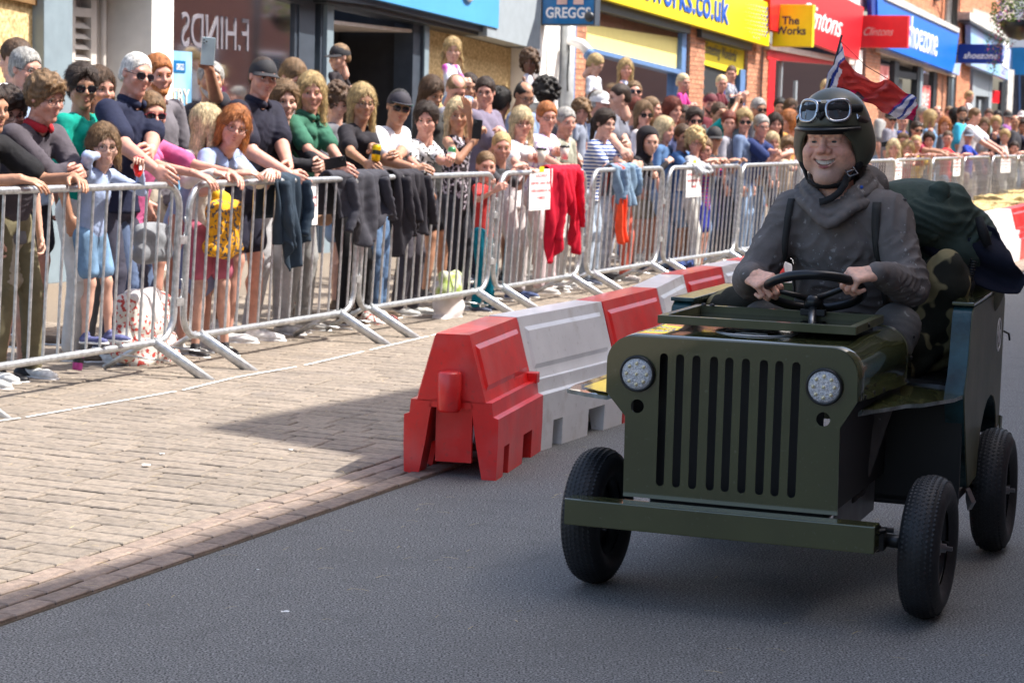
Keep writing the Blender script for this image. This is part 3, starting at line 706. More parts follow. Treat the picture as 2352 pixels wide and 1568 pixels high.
fpart('door_frame', M_lgrey, s, (UX(2242), UX(2273), 2.5, 3.3, -.1, .02)); fpart('door', M_mdark, s, (UX(2243), UX(2273), .1, 2.5, -.14, -.1)); fpart('door_stile', M_lgrey, s, (UX(2258), UX(2262), .1, 2.4, -.1, -.06))
fpart('window_band', M_red, s, (UX(2228), UX(2234), 2.45, 2.8, -.1, -.06), (UX(2280), UX(2304), 2.35, 2.72, -.1, -.06))
fpart('window_post', M_mdark, s, (UX(2304), UX(2313), Z0, 3.0, -.1, .0)); fpart('pier', M_stone, s, (UX(2313), UX(2326), Z0, 3.4, -.1, .06))
# ================= shuttered building closing the view
s = empty('shuttered_shop', FP(20, 0), 0, 'dark shuttered shop under a bright blue sign at the far right', 'shop')
def q2(px, py): return atY(px, py, 66.)
def slab(name, m, x0, x1, y0, y1, Y, th, par):
    a, b, c, d = atY(x0, y1, Y), atY(x1, y1, Y), atY(x1, y0, Y), atY(x0, y0, Y); return MB().prism([a, b, c, d], (0, th, 0)).build(name, m, par)
slab('wall', M_whitew, 2326, 2520, -80, 108, 67, .4, s); slab('shutter', M_shut, 2322, 2520, 170, 360, 66.5, .3, s)
for k in range(16): slab('shutter_slat', M_mdark, 2344, 2520, 178 + k * 7.5, 179.5 + k * 7.5, 66.4, .05, s)
slab('door_edge', M_blue, 2341, 2344, 170, 300, 66.38, .1, s)
slab('sign_board', M_cb, 2325, 2520, 109, 172, 65.5, .3, s)
text_on('lettering', 'Co-op', q2(2342, 152) + Vector((0, -.6, 0)), (1, 0, 0), UP, M_white2, s, fit=(3.2, .6), ext=.01, bold=.02)
# ================================================================== CROWD BARRIERS
BP = [Vector((0, 0, 0)), Vector((0, 21.6, 0)), Vector((-1.94 + .432 * 47.8, 60, 0))]
BP[0] = Vector((-1.94 - .432 * 7.2, 5.0, 0))
BP[1] = Vector((-1.94 + .432 * 9.4, 21.6, 0))
_bl = [0.]
for a, b in zip(BP[:-1], BP[1:]): _bl.append(_bl[-1] + (b - a).length)
def bpos(s):
    for i in range(len(BP) - 1):
        if s <= _bl[i + 1] or i == len(BP) - 2:
            d = (BP[i + 1] - BP[i]).normalized(); return BP[i] + d * (s - _bl[i]), d
def bhit(px, z=.6, d=0.):
    """arc position where the view ray through column px crosses the line of barriers (moved d behind it)"""
    r_ = ray(px, 784); best = None
    for i in range(len(BP) - 1):
        t = (BP[i + 1] - BP[i]).normalized(); nb = Vector((-t.y, t.x, 0)); q = BP[i] + nb * d
        den = r_.x * t.y - r_.y * t.x
        if abs(den) < 1e-9: continue
        k = (q.x * t.y - q.y * t.x) / den; p = r_ * k; s = (Vector((p.x, p.y, 0)) - q).dot(t)
        if -1e-6 <= s <= (BP[i + 1] - BP[i]).length or (i == 0 and s < 0) or i == len(BP) - 2: return _bl[i] + s
M_galv = mat('galvanised_steel', (.52, .54, .56), .38, .75, var=.22, scale=30, bump=.08, bscale=120)
def crowd_barrier_meshes(L):
    fr = MB(); r_ = .15; x0, x1, z0, z1 = .03, L - .03, .2, 1.1; pts = []
    for cx, cz, a0 in ((x1 - r_, z1 - r_, 0), (x0 + r_, z1 - r_, 90), (x0 + r_, z0 + r_, 180), (x1 - r_, z0 + r_, 270)):
        for k in range(7): a = R(a0 + k * 15); pts.append((cx + r_ * math.cos(a), 0, cz + r_ * math.sin(a)))
    fr.tube(pts, .0205, n=10, closed=True)
    bar = MB().tube([(0, 0, z0), (0, 0, z1)], .0085, n=7, caps=False)
    leg = MB().tube([(0, 0, .21), (0, -.03, .19), (0, -.40, .015)], .021, n=8, flat=1.5)
    leg2 = MB().tube([(0, .02, .21), (0, .33, .015)], .017, n=8)
    brace = MB().tube([(-.16, .12, .13), (.02, -.10, .10)], .006, n=6)
    hook = MB().box((0, 0, 0), (.075, .045, .045)).tube([(.03, 0, .02), (.05, 0, .06), (.05, 0, .1), (.03, 0, .13)], .006, n=6)
    return [m.build('x') for m in (fr, bar, leg, leg2, brace, hook)]
blab = ['steel crowd barrier at the left edge, behind the boy in the grey hooded jacket', 'steel crowd barrier where the blonde girl in the white cardigan leans', 'steel crowd barrier hung with a black padded jacket, beside the can drinker', 'steel crowd barrier behind the boy in the red T-shirt, draped with a red jumper', 'steel crowd barrier in front of the woman in the striped top', 'steel crowd barrier below the child in the black hood', 'steel crowd barrier left of the driver, behind the red and white barrier']
edges = [bhit(403) - 2.32] + [bhit(x) for x in (403, 808, 1118, 1331, 1506)]
arcs = [(edges[0], edges[1] - .04)] + [(edges[i] + .02, edges[i + 1] - .02) for i in range(1, 5)]
a_ = edges[-1] + .02
while a_ < _bl[-1] - 9: arcs.append((a_, a_ + 2.28)); a_ += 2.32
cache = {}
ORD = 'eighth ninth tenth eleventh twelfth thirteenth fourteenth fifteenth sixteenth seventeenth eighteenth nineteenth twentieth twenty-first twenty-second twenty-third twenty-fourth twenty-fifth twenty-sixth'.split()
for i, (a, b) in enumerate(arcs):
    L = round(b - a, 2)
    if L not in cache:
        cache[L] = [o.data for o in crowd_barrier_meshes(L)]
        for o in [o for o in COL.objects if o.name.startswith('x') and o.data in cache[L]]: bpy.data.objects.remove(o)
        for me in cache[L]:
            me.materials.clear(); me.materials.append(M_galv)
    fr, bar, leg, leg2, brace, hook = cache[L]
    p, d = bpos((a + b) / 2); p -= d * L / 2; rz = math.atan2(d.y, d.x) + random.uniform(-.012, .012)
    root = empty('crowd_barrier', p, 0, None, 'barrier', 'steel crowd barriers along the street')
    root.matrix_world = Matrix.Translation(p) @ Matrix.Rotation(rz, 4, 'Z') @ Matrix.Rotation(R(3.0), 4, 'X')
    ml = root.matrix_world.copy(); root.location, root.rotation_euler = ml.to_translation(), ml.to_euler()
    root['label'] = blab[i] if i < len(blab) else '%s steel crowd barrier counted from the left edge, %s' % (ORD[i - len(blab)], 'behind the driver' if i < 11 else 'up the street at the right')
    f_ = put('frame', fr, root, Matrix.Identity(4))
    nb = max(2, round((L - .1) / .128))
    for k in range(nb): put('bar', bar, root, Matrix.Translation((.05 + (L - .1) * (k + .5) / nb, 0, 0)))
    for x in (.22, L - .22): put('leg', leg, root, Matrix.Translation((x, 0, 0))); put('leg', leg2, root, Matrix.Translation((x, 0, 0))); put('brace', brace, root, Matrix.Translation((x, 0, 0)))
    for z in (.42, .78): put('hook', hook, root, Matrix.Translation((L, 0, z)))
def brail(s, off=0., z=1.12):
    """point on the top rail at arc s; off = towards the road"""
    p, d = bpos(s); return p + Vector((d.y, -d.x, 0)) * (off + .055) + UP * z

# ================================================================== RED AND WHITE BARRIER MODULES
M_pr = mat('red_plastic', (.80, .010, .010), .36, var=.1, scale=6, bump=.05, bscale=30, coat=.2); overlay(M_pr, 5, .35, (.62, .20, .19), .44, .70); overlay(M_pr, 38, .35, (.30, .06, .05), .60, .72)
M_pw = mat('white_plastic', (.80, .81, .82), .36, var=.06, scale=5, bump=.05, bscale=30, coat=.15); overlay(M_pw, 6, .5, (.42, .38, .30), .58, .76); overlay(M_pw, 42, .30, (.35, .33, .30), .62, .72)
def module(L, m):
    bm = bmesh.new()
    def prism(poly, x0, x1):
        a = [bm.verts.new((x0, y, z)) for y, z in poly]; b = [bm.verts.new((x1, y, z)) for y, z in poly]; n = len(poly); fs = []
        fs.append(bm.faces.new(a)); fs.append(bm.faces.new(list(reversed(b))))
        for i in range(n): j = (i + 1) % n; fs.append(bm.faces.new((a[j], a[i], b[i], b[j])))
        return fs
    up = prism([(-.152, .325), (.152, .325), (.072, .615), (-.072, .615)], 0, L)
    side = [f for f in up if abs(f.calc_center_median().y) > .08 and abs(f.calc_center_median().x - L / 2) < .01]
    for f in side:
        r1 = bmesh.ops.inset_region(bm, faces=[f], thickness=.07, depth=0)
        r2 = bmesh.ops.inset_region(bm, faces=[f], thickness=.030, depth=-.009)
    for s in (-1, 1):
        prism([(s * .150, .33), (s * .178, .33), (s * .184, .27), (s * .208, .262), (s * .208, .13), (s * .115, .13), (s * .085, .33)][::s], 0, L)
        foot = [(s * .2075, .1305), (s * .203, 0), (s * .14, 0), (s * .1155, .1305)]
        for x0, x1 in ((.0, .14), (.25, .56), (.76, 1.)):
            prism(foot[::s], x0 * L, x1 * L)
    prism([(-.10, .30), (.10, .30), (.085, .335), (-.085, .335)], 0, L)
    bmesh.ops.recalc_face_normals(bm, faces=bm.faces)
    ed = [e for e in bm.edges if len(e.link_faces) == 2 and e.calc_face_angle(0) > .3]
    bmesh.ops.bevel(bm, geom=ed, offset=.011, segments=3, affect='EDGES', profile=.6, clamp_overlap=True)
    me = bpy.data.meshes.new('body'); bm.to_mesh(me); bm.free(); me.materials.append(m)
    for p in me.polygons: p.use_smooth = False
    return me
tops = [(1078, 769), (1188, 728.4), (1383, 692.5), (1509, 661), (1570, 631), (1658, 612), (1712, 600)]
P_ = [gnd(x, y, .615) for x, y in tops]; P_ = [Vector((p.x, p.y, 0)) for p in P_]
P_ += [P_[-1] + (P_[-1] - P_[-3]).normalized() * (k + 1) * 1.02 for k in range(2)]
far = [gnd(x, y, .615) for x, y in ((2090, 524), (2205, 506), (2322, 480), (2440, 455), (2560, 432))]; far = [Vector((p.x, p.y, 0)) for p in far]
mlab = ['red plastic barrier module nearest the camera, its hollow end and round lug in view', 'white plastic barrier module joined behind the nearest red one, scuffed grey at its foot', 'red plastic barrier module between two white ones, left of the cart bonnet', 'second white plastic barrier module from the near end', 'red plastic barrier module just left of the driver\'s elbow', 'white plastic barrier module partly behind the driver\'s arm']
def place_module(a, b, red, lab):
    d = (b - a); L = d.length - .012; d.normalize()
    n = Vector((-d.y, d.x, 0)); a2 = a + n * .072
    root = empty('water_filled_barrier', a2, math.atan2(d.y, d.x), lab, 'barrier', 'red and white plastic barriers on the road')
    put('body', module(L, M_pr if red else M_pw), root, Matrix.Identity(4))
    mm = M_pr if red else M_pw
    lug = MB().lathe([(0, .085), (.044, .085), (.05, .075), (.05, -.075), (.044, -.085), (0, -.085)], (-.035, 0, .375), (0, 0, 1), n=18).build('locking_lug', mm, root, local=True)
    MB().box((0, 0, .18), (.02, .16, .24)).build('end_web', mm, root, local=True, M=Matrix.Translation((.06, 0, 0)))
    sk = MB().box((L - .03, -.165, .345), (.06, .05, .05)); sk.build('joint_block', mm, root, local=True, bevel=.006)
for i in range(8):
    place_module(P_[i], P_[i + 1], i % 2 == 0, mlab[i] if i < 6 else 'plastic barrier module hidden behind the driver')
for i in range(4):
    place_module(far[i], far[i + 1], i == 2, ['white plastic barrier module behind the driver\'s backpack', 'large white plastic barrier module at the right edge behind the cart', 'red plastic barrier module at the right edge in front of the straw bales', 'plastic barrier module just outside the right edge'][i])

# ================================================================== STRAW BALES
M_hay = mat('baled_straw', (.38, .28, .11), .95, var=.4, scale=60, bump=1., bscale=90, col2=(.70, .56, .28), detail=9)
def bale(c, rz, lab, L=1.05, W=.5, Hh=.4):
    root = empty('straw_bale', c, rz, lab, 'straw bale', 'straw bales behind the plastic barrier')
    b = MB(); nx, ny, nz = 14, 7, 6; bm = bmesh.new(); bmesh.ops.create_cube(bm, size=1)
    bmesh.ops.subdivide_edges(bm, edges=bm.edges, cuts=7, use_grid_fill=True)
    for v in bm.verts:
        q = Vector((v.co.x * L, v.co.y * W, (v.co.z + .5) * Hh)); k = mnoise.noise(q * 7 + Vector(c)) * .075 + mnoise.noise(q * 24) * .035
        v.co = q + (v.co.normalized() * k)
    me = bpy.data.meshes.new('bale'); bm.to_mesh(me); bm.free(); me.materials.append(M_hay); put('packed_straw', me, root, Matrix.Identity(4))
    s = MB()
    for _ in range(900):
        f = random.choice('xyz'); p = Vector((random.uniform(-.5, .5) * L, random.uniform(-.5, .5) * W, random.uniform(0, 1) * Hh))
        if f == 'z': p.z = Hh
        elif f == 'y': p.y = -W / 2
        else: p.x = random.choice((-L / 2, L / 2))
        d = Vector((random.gauss(0, 1), random.gauss(0, .5), random.gauss(0, .5))).normalized() * random.uniform(.03, .08); w_ = Vector((0, .002, .003))
        s.add([p - w_, p + w_, p + d + w_, p + d - w_], [(0, 1, 2, 3)])
    q = s.build('loose_stalks', M_straw, root, local=True); q['kind'] = 'stuff'
for i, (px, py) in enumerate(((2205, 492), (2262, 476), (2322, 462), (2384, 448), (2446, 436))):
    p = gnd(px, py + 8, .42); q = gnd(px + 50, py - 2, .42)
    bale((p.x, p.y, 0), math.atan2(q.y - p.y, q.x - p.x) * .4 + .25, ['straw bale partly hidden by the driver\'s backpack', 'straw bale above the white plastic barrier at the right', 'straw bale above the joint of the white and red barrier', 'straw bale at the right edge', 'straw bale beyond the right edge'][i], L=1.3, W=.9, Hh=.42 + .06 * (i % 2))
    bale((p.x + .5, p.y + 1.3, 0), .3, ['second row straw bale at the left end of the stack', 'second row straw bale, second from the left end', 'middle straw bale of the second row', 'second row straw bale near the right edge', 'second row straw bale past the right edge'][i], L=1.3, W=.9, Hh=.5)

# ================================================================== THE CART
CO = Vector((.816, 6.663, 0)); CA = -R(20.5)
M_green = mat('olive_gloss_paint', (.066, .072, .027), .12, var=.12, scale=3, bump=.06, bscale=9, coat=1., spec=.6)
overlay(M_green, 60, .35, (.13, .14, .09), .64, .70)
M_green2 = mat('worn_olive_paint', (.095, .105, .045), .40, var=.3, scale=5, bump=.12, bscale=20, coat=.12, spec=.3, col2=(.12, .12, .065))
M_teal = mat('brushed_teal_paint', (.010, .030, .032), .3, var=.5, scale=9, bump=.5, bscale=40, coat=.25, spec=.35, col2=(.025, .085, .10))
M_black = mat('black_sheet', (.006, .006, .007), .5)
M_rub = mat('tyre_rubber', (.010, .011, .013), .58, var=.4, scale=12, bump=.2, bscale=60)
M_plas = mat('black_plastic', (.008, .009, .010), .32, bump=.03, bscale=200)
M_dmet = mat('dull_metal', (.25, .26, .27), .35, .9, var=.2)
M_zinc = mat('bare_sheet_metal', (.20, .21, .22), .4, .6, var=.2)
M_vinyl = mat('black_vinyl', (.010, .012, .014), .3, bump=.1, bscale=40)
M_wht = mat('emblem_white', (.75, .76, .77), .4, var=.04)
cart = empty('homemade_cart', CO, CA, 'homemade olive green soapbox cart with nine slot grille, round headlights and four black wheels', 'soapbox cart')
CM = cart.matrix_world.copy()
def cp(name, mb, m=None, parent=None, bevel=0.):
    p = parent or cart
    return mb.build(name, m, p, local=True, bevel=bevel)
def curve_sheet(name, outline, holes, m, parent, M, ext=.0015, bevel=0.):
    """sheet with real holes: 2D outline/holes (x,y), extruded by ext each way, placed by M"""
    c = bpy.data.curves.new('c', 'CURVE'); c.dimensions = '2D'; c.fill_mode = 'BOTH'; c.extrude = ext; c.bevel_depth = bevel; c.bevel_resolution = 1
    for lp in [outline] + holes:
        s_ = c.splines.new('POLY'); s_.points.add(len(lp) - 1); s_.use_cyclic_u = True
        for p, q in zip(s_.points, lp): p.co = (q[0], q[1], 0, 1)
    o = bpy.data.objects.new('c', c); COL.objects.link(o); me = bpy.data.meshes.new_from_object(o.evaluated_get(bpy.context.evaluated_depsgraph_get()))
    bpy.data.objects.remove(o); me.materials.clear(); me.materials.append(m); me.name = name
    P_ = Matrix.Identity(4); q = parent
    while q is not cart: P_ = q.matrix_basis @ P_; q = q.parent
    return put(name, me, parent, P_.inverted() @ M)
XZ = lambda y: Matrix(((1, 0, 0, 0), (0, 0, -1, y), (0, 1, 0, 0), (0, 0, 0, 1)))
arc = lambda cx, cz, r_, a0, a1, n=8: [(cx + r_ * math.cos(R(a0 + (a1 - a0) * k / n)), cz + r_ * math.sin(R(a0 + (a1 - a0) * k / n))) for k in range(n + 1)]
# grille
gy = -.2; rr = .085
outl = [(-.402, .335), (-.404, .594), (-.47, .668)] + arc(-.470 + rr, .85 - rr, rr, 180, 90) + arc(.337 - rr, .853 - rr, rr, 90, 0) + [(.339, .690), (.289, .606), (.293, .335)]
slots = []
for k in range(9):
    cx = -.281 + k * .0533 + (.004 if k in (3, 6) else 0); w_ = .0132
    slots.append(arc(cx, .803 - w_, w_, 0, 180, 6) + arc(cx, .377 + w_, w_, 180, 360, 6))
holes = slots + [arc(-.364, .628, .022, 0, 345, 20), arc(.236, .631, .022, 0, 345, 20)]
gr = curve_sheet('grille', outl, holes, M_green, cart, XZ(gy), .0015)
for k, x in enumerate((-.365, .237)):
    hl = cp('headlight', MB().lathe([(.0, -.0), (.058, 0), (.0585, .012), (.054, .020), (.050, .016)], (x, gy, .733), (0, -1, 0), n=36), M_plas)
    M_lens = bpy.data.materials.get('lamp_lens')
    if not M_lens:
        M_lens = mat('lamp_lens', (.78, .80, .86), .10, .15, var=.30, scale=150, bump=1., bscale=230, coat=.8)
    cp('lens', MB().lathe([(0, .0215), (.03, .0205), (.048, .017), (.0505, .013)], (x, gy, .733), (0, -1, 0), n=36), M_lens, hl)
    M_led = mat('led_bead', (.80, .72, .45), .15, .2, coat=.6)
    for j in range(9):
        a = j * math.pi / 4; r_ = .033 if j < 8 else 0
        cp('led', MB().lathe([(0, .006), (.004, .005), (.0065, 0)], (x + r_ * math.cos(a), gy - .0195, .733 + r_ * math.sin(a)), (0, -1, 0), n=10), M_led, hl)
# sticker behind the right hole
cp('sticker_disc', MB().lathe([(0, 0), (.028, 0), (.028, .001)], (.236, gy + .006, .631), (0, -1, 0), n=20), M_black, gr)
stk = cp('sticker', MB().prism([(.236 + .008 * math.cos(a) * (1 + .25 * math.sin(3 * a)), gy + .001, .632 + .0045 * math.sin(a) * (1 + .2 * math.cos(2 * a))) for a in [k * math.pi / 9 for k in range(18)]], (0, .001, 0)), M_wht, gr)
cp('sticker_text', MB().box((.233, gy - .0005, .632), (.016, .001, .004), M=Matrix.Rotation(-.35, 3, 'Y')).box((.240, gy - .0005, .628), (.009, .001, .003), M=Matrix.Rotation(-.35, 3, 'Y')), M_bluet, gr)
# rubber edge strip round the grille top
pts = [(-.472, gy - .003, .70)] + [(x, gy - .003, z) for x, z in arc(-.470 + rr, .85 - rr, rr + .003, 180, 90)] + [(x, gy - .003, z) for x, z in arc(.337 - rr, .853 - rr, rr + .003, 90, 0)] + [(.343, gy - .003, .69)]
cp('edge_strip', MB().tube(pts, .006, n=8), M_plas, gr)
for k in range(8):
    for x, sx in ((-.398, 1), (.287, -1)): cp('rivet', MB().lathe([(0, .003), (.003, .002), (.0045, 0)], (x + sx * .002, gy - .002, .37 + k * .027 * 1.2), (0, -1, 0), n=8), M_green, gr)
# grille return flanges at the sides
cp('side_flange', MB().prism([(-.402, gy, .335), (-.404, gy, .594), (-.404, gy + .05, .594), (-.402, gy + .05, .335)], (.003, 0, 0)), M_green, gr)
cp('side_flange', MB().prism([(.290, gy, .335), (.289, gy, .606), (.289, gy + .05, .606), (.290, gy + .05, .335)], (-.003, 0, 0)), M_green, gr)
# bonnet: bent sheet
y0, y1 = -.197, .56
def bonnet_sec(t):
    xr = .340 + .03 * t; zt = .852 + .014 * t
    return [(-.468, .69)] + arc(-.470 + rr, zt - rr, rr, 180, 90, 10) + arc(xr - rr, zt - rr, rr, 90, 0, 10) + [(xr + .001, .69 - .018 * t)]
ns = 10; secs = [[(x, y0 + (y1 - y0) * k / ns, z + .002 * math.sin(6 * x + 5 * k)) for x, z in bonnet_sec(k / ns)] for k in range(ns + 1)]
nb_ = len(secs[0]); b = MB(); vs = [p for s_ in secs for p in s_]
b.add(vs, [(k * nb_ + i, k * nb_ + i + 1, (k + 1) * nb_ + i + 1, (k + 1) * nb_ + i) for k in range(ns) for i in range(nb_ - 1)], None, True)
bo = cp('bonnet', b, M_green); sm = bo.modifiers.new('thick', 'SOLIDIFY'); sm.thickness = .003
for y, z in ((-.13, .70), (-.01, .70), (.12, .695), (.45, .69), (.52, .76), (.545, .83)):
    cp('bolt', MB().lathe([(0, .006), (.006, .005), (.008, 0)], (.345 + .03 * (y + .2) / .76 + .0005, y, z), (1, 0, 0), n=8), M_black, bo)
cp('bonnet_seam', MB().tube([(x, .49, z + .0015) for x, z in bonnet_sec(.9)], .0022, n=6), M_green, bo)
# white star in a ring on the bonnet
star = []
for k in range(10): r_ = .093 if k % 2 == 0 else .038; a = R(90 + 36 * k); star.append((-.058 + r_ * math.cos(a), .10 + r_ * math.sin(a)))
XY = lambda z: Matrix.Translation((0, 0, z))
em = curve_sheet('bonnet_emblem', arc(-.058, .10, .134, 0, 354, 60), [arc(-.058, .10, .112, 0, 354, 60)], M_wht, cart, XY(.8575), .0008)
curve_sheet('emblem_star', star, [], M_wht, em, XY(.8575) , .0008)
# folded windscreen frame lying on the bonnet
wf = cp('windscreen_frame', MB().box((-.04, .0125, .890), (.653, .025, .027)), M_green2, bevel=.002)
cp('frame_rail', MB().box((-.04, .452, .891), (.653, .028, .027)), M_green2, wf, bevel=.002)
for x in (-.354, .274): cp('frame_side', MB().box((x, .232, .8905), (.025, .412, .0265)), M_green2, wf, bevel=.002)
cp('reflection_pane', MB().box((-.04, .232, .880), (.60, .412, .003)), mat('dark_reflection', (.008, .009, .010), .06, coat=.5), wf)  # added pane; the bonnet's dark reflection is put into its colour
for x in (-.33, -.3): cp('wing_nut', MB().lathe([(0, .008), (.008, .006), (.009, 0)], (x, .43, .905), (0, 0, 1), n=8), M_black, wf)
cp('bolt', MB().lathe([(0, .006), (.006, .005), (.008, 0)], (.2875, .2, .892), (1, 0, 0), n=8), M_black, wf)
# bumper
bu = cp('bumper', MB().box((-.068, -.262, .287), (.995, .08, .085)), M_green, bevel=.004)
cp('bumper_bracket', MB().box((-.3, -.21, .29), (.04, .03, .06)), M_black, bu); cp('bumper_bracket', MB().box((.2, -.21, .29), (.04, .03, .06)), M_black, bu)
# wings
def wing(name, outer, inner, z, dz=0.):
    n = len(outer); top_ = [(x, y, z + zz) for x, y, zz in outer]; inn = [(x, y, z + dz) for x, y in inner]
    b = MB(); th = .013
    vs = top_ + inn + [(x, y, q - th) for x, y, q in top_] + [(x, y, q - th) for x, y, q in inn]
    fs = [(i, i + 1, n + i + 1, n + i) for i in range(n - 1)] + [(2 * n + i + 1, 2 * n + i, 3 * n + i, 3 * n + i + 1) for i in range(n - 1)]
    fe = [(i + 1, i, 2 * n + i, 2 * n + i + 1) for i in range(n - 1)] + [(0, n, 3 * n, 2 * n), (2 * n - 1, n - 1, 3 * n - 1, 4 * n - 1)]
    b.add(vs, fs, M_green); b.add(vs, fe, M_fray); return cp(name, b)
M_fray = mat('frayed_edge_paint', (.07, .10, .09), .3, var=.4, scale=12, bump=.5, bscale=60, coat=.4, col2=(.25, .30, .30))
oy = [(.318, -.07), (.35, .02), (.385, .12), (.42, .2), (.46, .26), (.50, .34), (.535, .45), (.552, .56), (.552, .64)]
wing('front_wing', [(x, y, .0015 * math.sin(9 * i)) for i, (x, y) in enumerate(oy)], [(.33, y) for x, y in oy], .642, .012)
oy = [(-.48, -.16), (-.56, -.13), (-.645, -.075), (-.66, .05), (-.66, .25), (-.66, .45), (-.64, .64)]
M_yrefl = mat('yellow_reflection', (.72, .52, .02), .3, var=.1, coat=.4)
lw = wing('front_wing', [(x, y, .0015 * math.sin(7 * i)) for i, (x, y) in enumerate(oy)], [(-.462, y) for x, y in oy], .648, .006)
cp('reflection_patch', MB().add([(-.52, -.13, .6575), (-.485, -.145, .6575), (-.472, .2, .6575), (-.60, .25, .6565), (-.60, -.04, .6565)], [(0, 1, 2, 3, 4)]), M_yrefl, lw)  # reflection of the yellow shop sign, painted onto the green wing
# dark body below the bonnet, firewall, floor
cp('engine_bay', MB().box((-.055, .17, .40), (.57, .55, .22)), M_black)
cp('firewall', MB().box((-.055, .46, .64), (.68, .04, .12)), M_black)
cp('bay_panel', MB().box((.268, .2, .30), (.004, .66, .14)), M_zinc)
cp('inner_panel', MB().box((.285, .24, .52), (.008, .86, .34)), M_black)
cp('inner_panel', MB().box((-.40, .20, .55), (.008, .68, .20)), M_black)
cp('footwell_panel', MB().box((.40, .60, .45), (.29, .02, .38)), M_black)
cp('footwell_panel', MB().box((-.45, .64, .45), (.2, .02, .38)), M_black)
cp('floor', MB().box((.05, 1.02, .26), (.94, .86, .03)), M_black)
cp('slot_darkness_sheet', MB().box((-.06, -.12, .56), (.56, .01, .48)), M_black)  # added black sheet standing in for the darkness behind the slots
cp('frame_tube', MB().tube([(-.3, .0, .42), (.25, .0, .42)], .012, n=8).tube([(-.1, .05, .6), (-.06, .4, .75)], .02, n=8), M_dmet)
# tub sides
sec = [(.673, .929), (1.43, .945), (1.475, .90), (1.475, .43), (1.40, .40), (1.385, .46), (1.34, .52), (1.28, .555), (1.20, .57), (1.12, .56), (1.05, .53), (.985, .48), (.94, .40), (.925, .31), (.722, .30), (.66, .40), (.60, .52), (.548, .62), (.545, .655), (.585, .70), (.612, .77), (.625, .85), (.640, .91)]
YZ = lambda x: Matrix(((0, 0, 1, x), (1, 0, 0, 0), (0, 1, 0, 0), (0, 0, 0, 1)))
for x, nm in ((.5200, 1), (-.47, 0)):
    zz = 0 if nm else -.035
    sd = curve_sheet('tub_side', sec, [], M_teal, cart, YZ(x) @ Matrix.Translation((0, zz, 0)), .0315)
    curve_sheet('side_skin', [(y + (.002 if y < .8 else 0), z) for y, z in sec], [], M_green2, sd, YZ(x + (.034 if nm else -.034)) @ Matrix.Translation((0, zz, 0)), .0015)
    if nm:
        M_ = YZ(x + .0365)
        e2 = curve_sheet('star_roundel', arc(1.346, .777, .062, 0, 350, 36), [arc(1.346, .777, .052, 0, 350, 36)], M_wht, sd, M_, .001)
        st2 = []
        for k in range(10): r_ = .05 if k % 2 == 0 else .02; a = R(90 + 36 * k); st2.append((1.346 + r_ * math.cos(a), .777 + r_ * math.sin(a)))
        curve_sheet('roundel_star', st2, [], M_wht, e2, M_, .001)
        for y, z in ((.70, .90), (.70, .80), (.69, .70), (.67, .60), (.80, .92), (.95, .925), (.80, .62), (1.1, .63)):
            cp('screw', MB().lathe([(0, .004), (.004, .003), (.005, 0)], (x + .036, y, z), (1, 0, 0), n=8), M_black, sd)
tr = cp('tub_rim', MB().box((.520, 1.05, .948), (.075, .79, .012), M=Matrix.Rotation(.02, 3, 'X')), M_green, bevel=.003)
cp('tub_rim', MB().box((-.47, 1.05, .902), (.085, .80, .014)), M_teal, bevel=.003)
cp('tailboard', MB().box((.025, 1.46, .66), (.98, .03, .52)), M_green2)
cp('rear_bracket', MB().prism([(.556, 1.47, .46), (.556, 1.52, .45), (.556, 1.51, .33), (.556, 1.46, .36)], (.006, 0, 0)), M_green2)
cp('latch', MB().tube([(.557, 1.47, .78), (.575, 1.48, .77), (.578, 1.49, .745)], .004, n=6), M_black)
cp('jack_point', MB().prism([(.553, .70, .30), (.575, .71, .25), (.56, .72, .22), (.552, .715, .26)], (.01, .03, 0)), M_dmet)
cp('seat_cushion', MB().box((.10, .93, .60), (.78, .52, .13)), M_vinyl, bevel=.04)
cp('seat_back', MB().box((.09, 1.2, .76), (.30, .07, .32)), M_vinyl, bevel=.03)
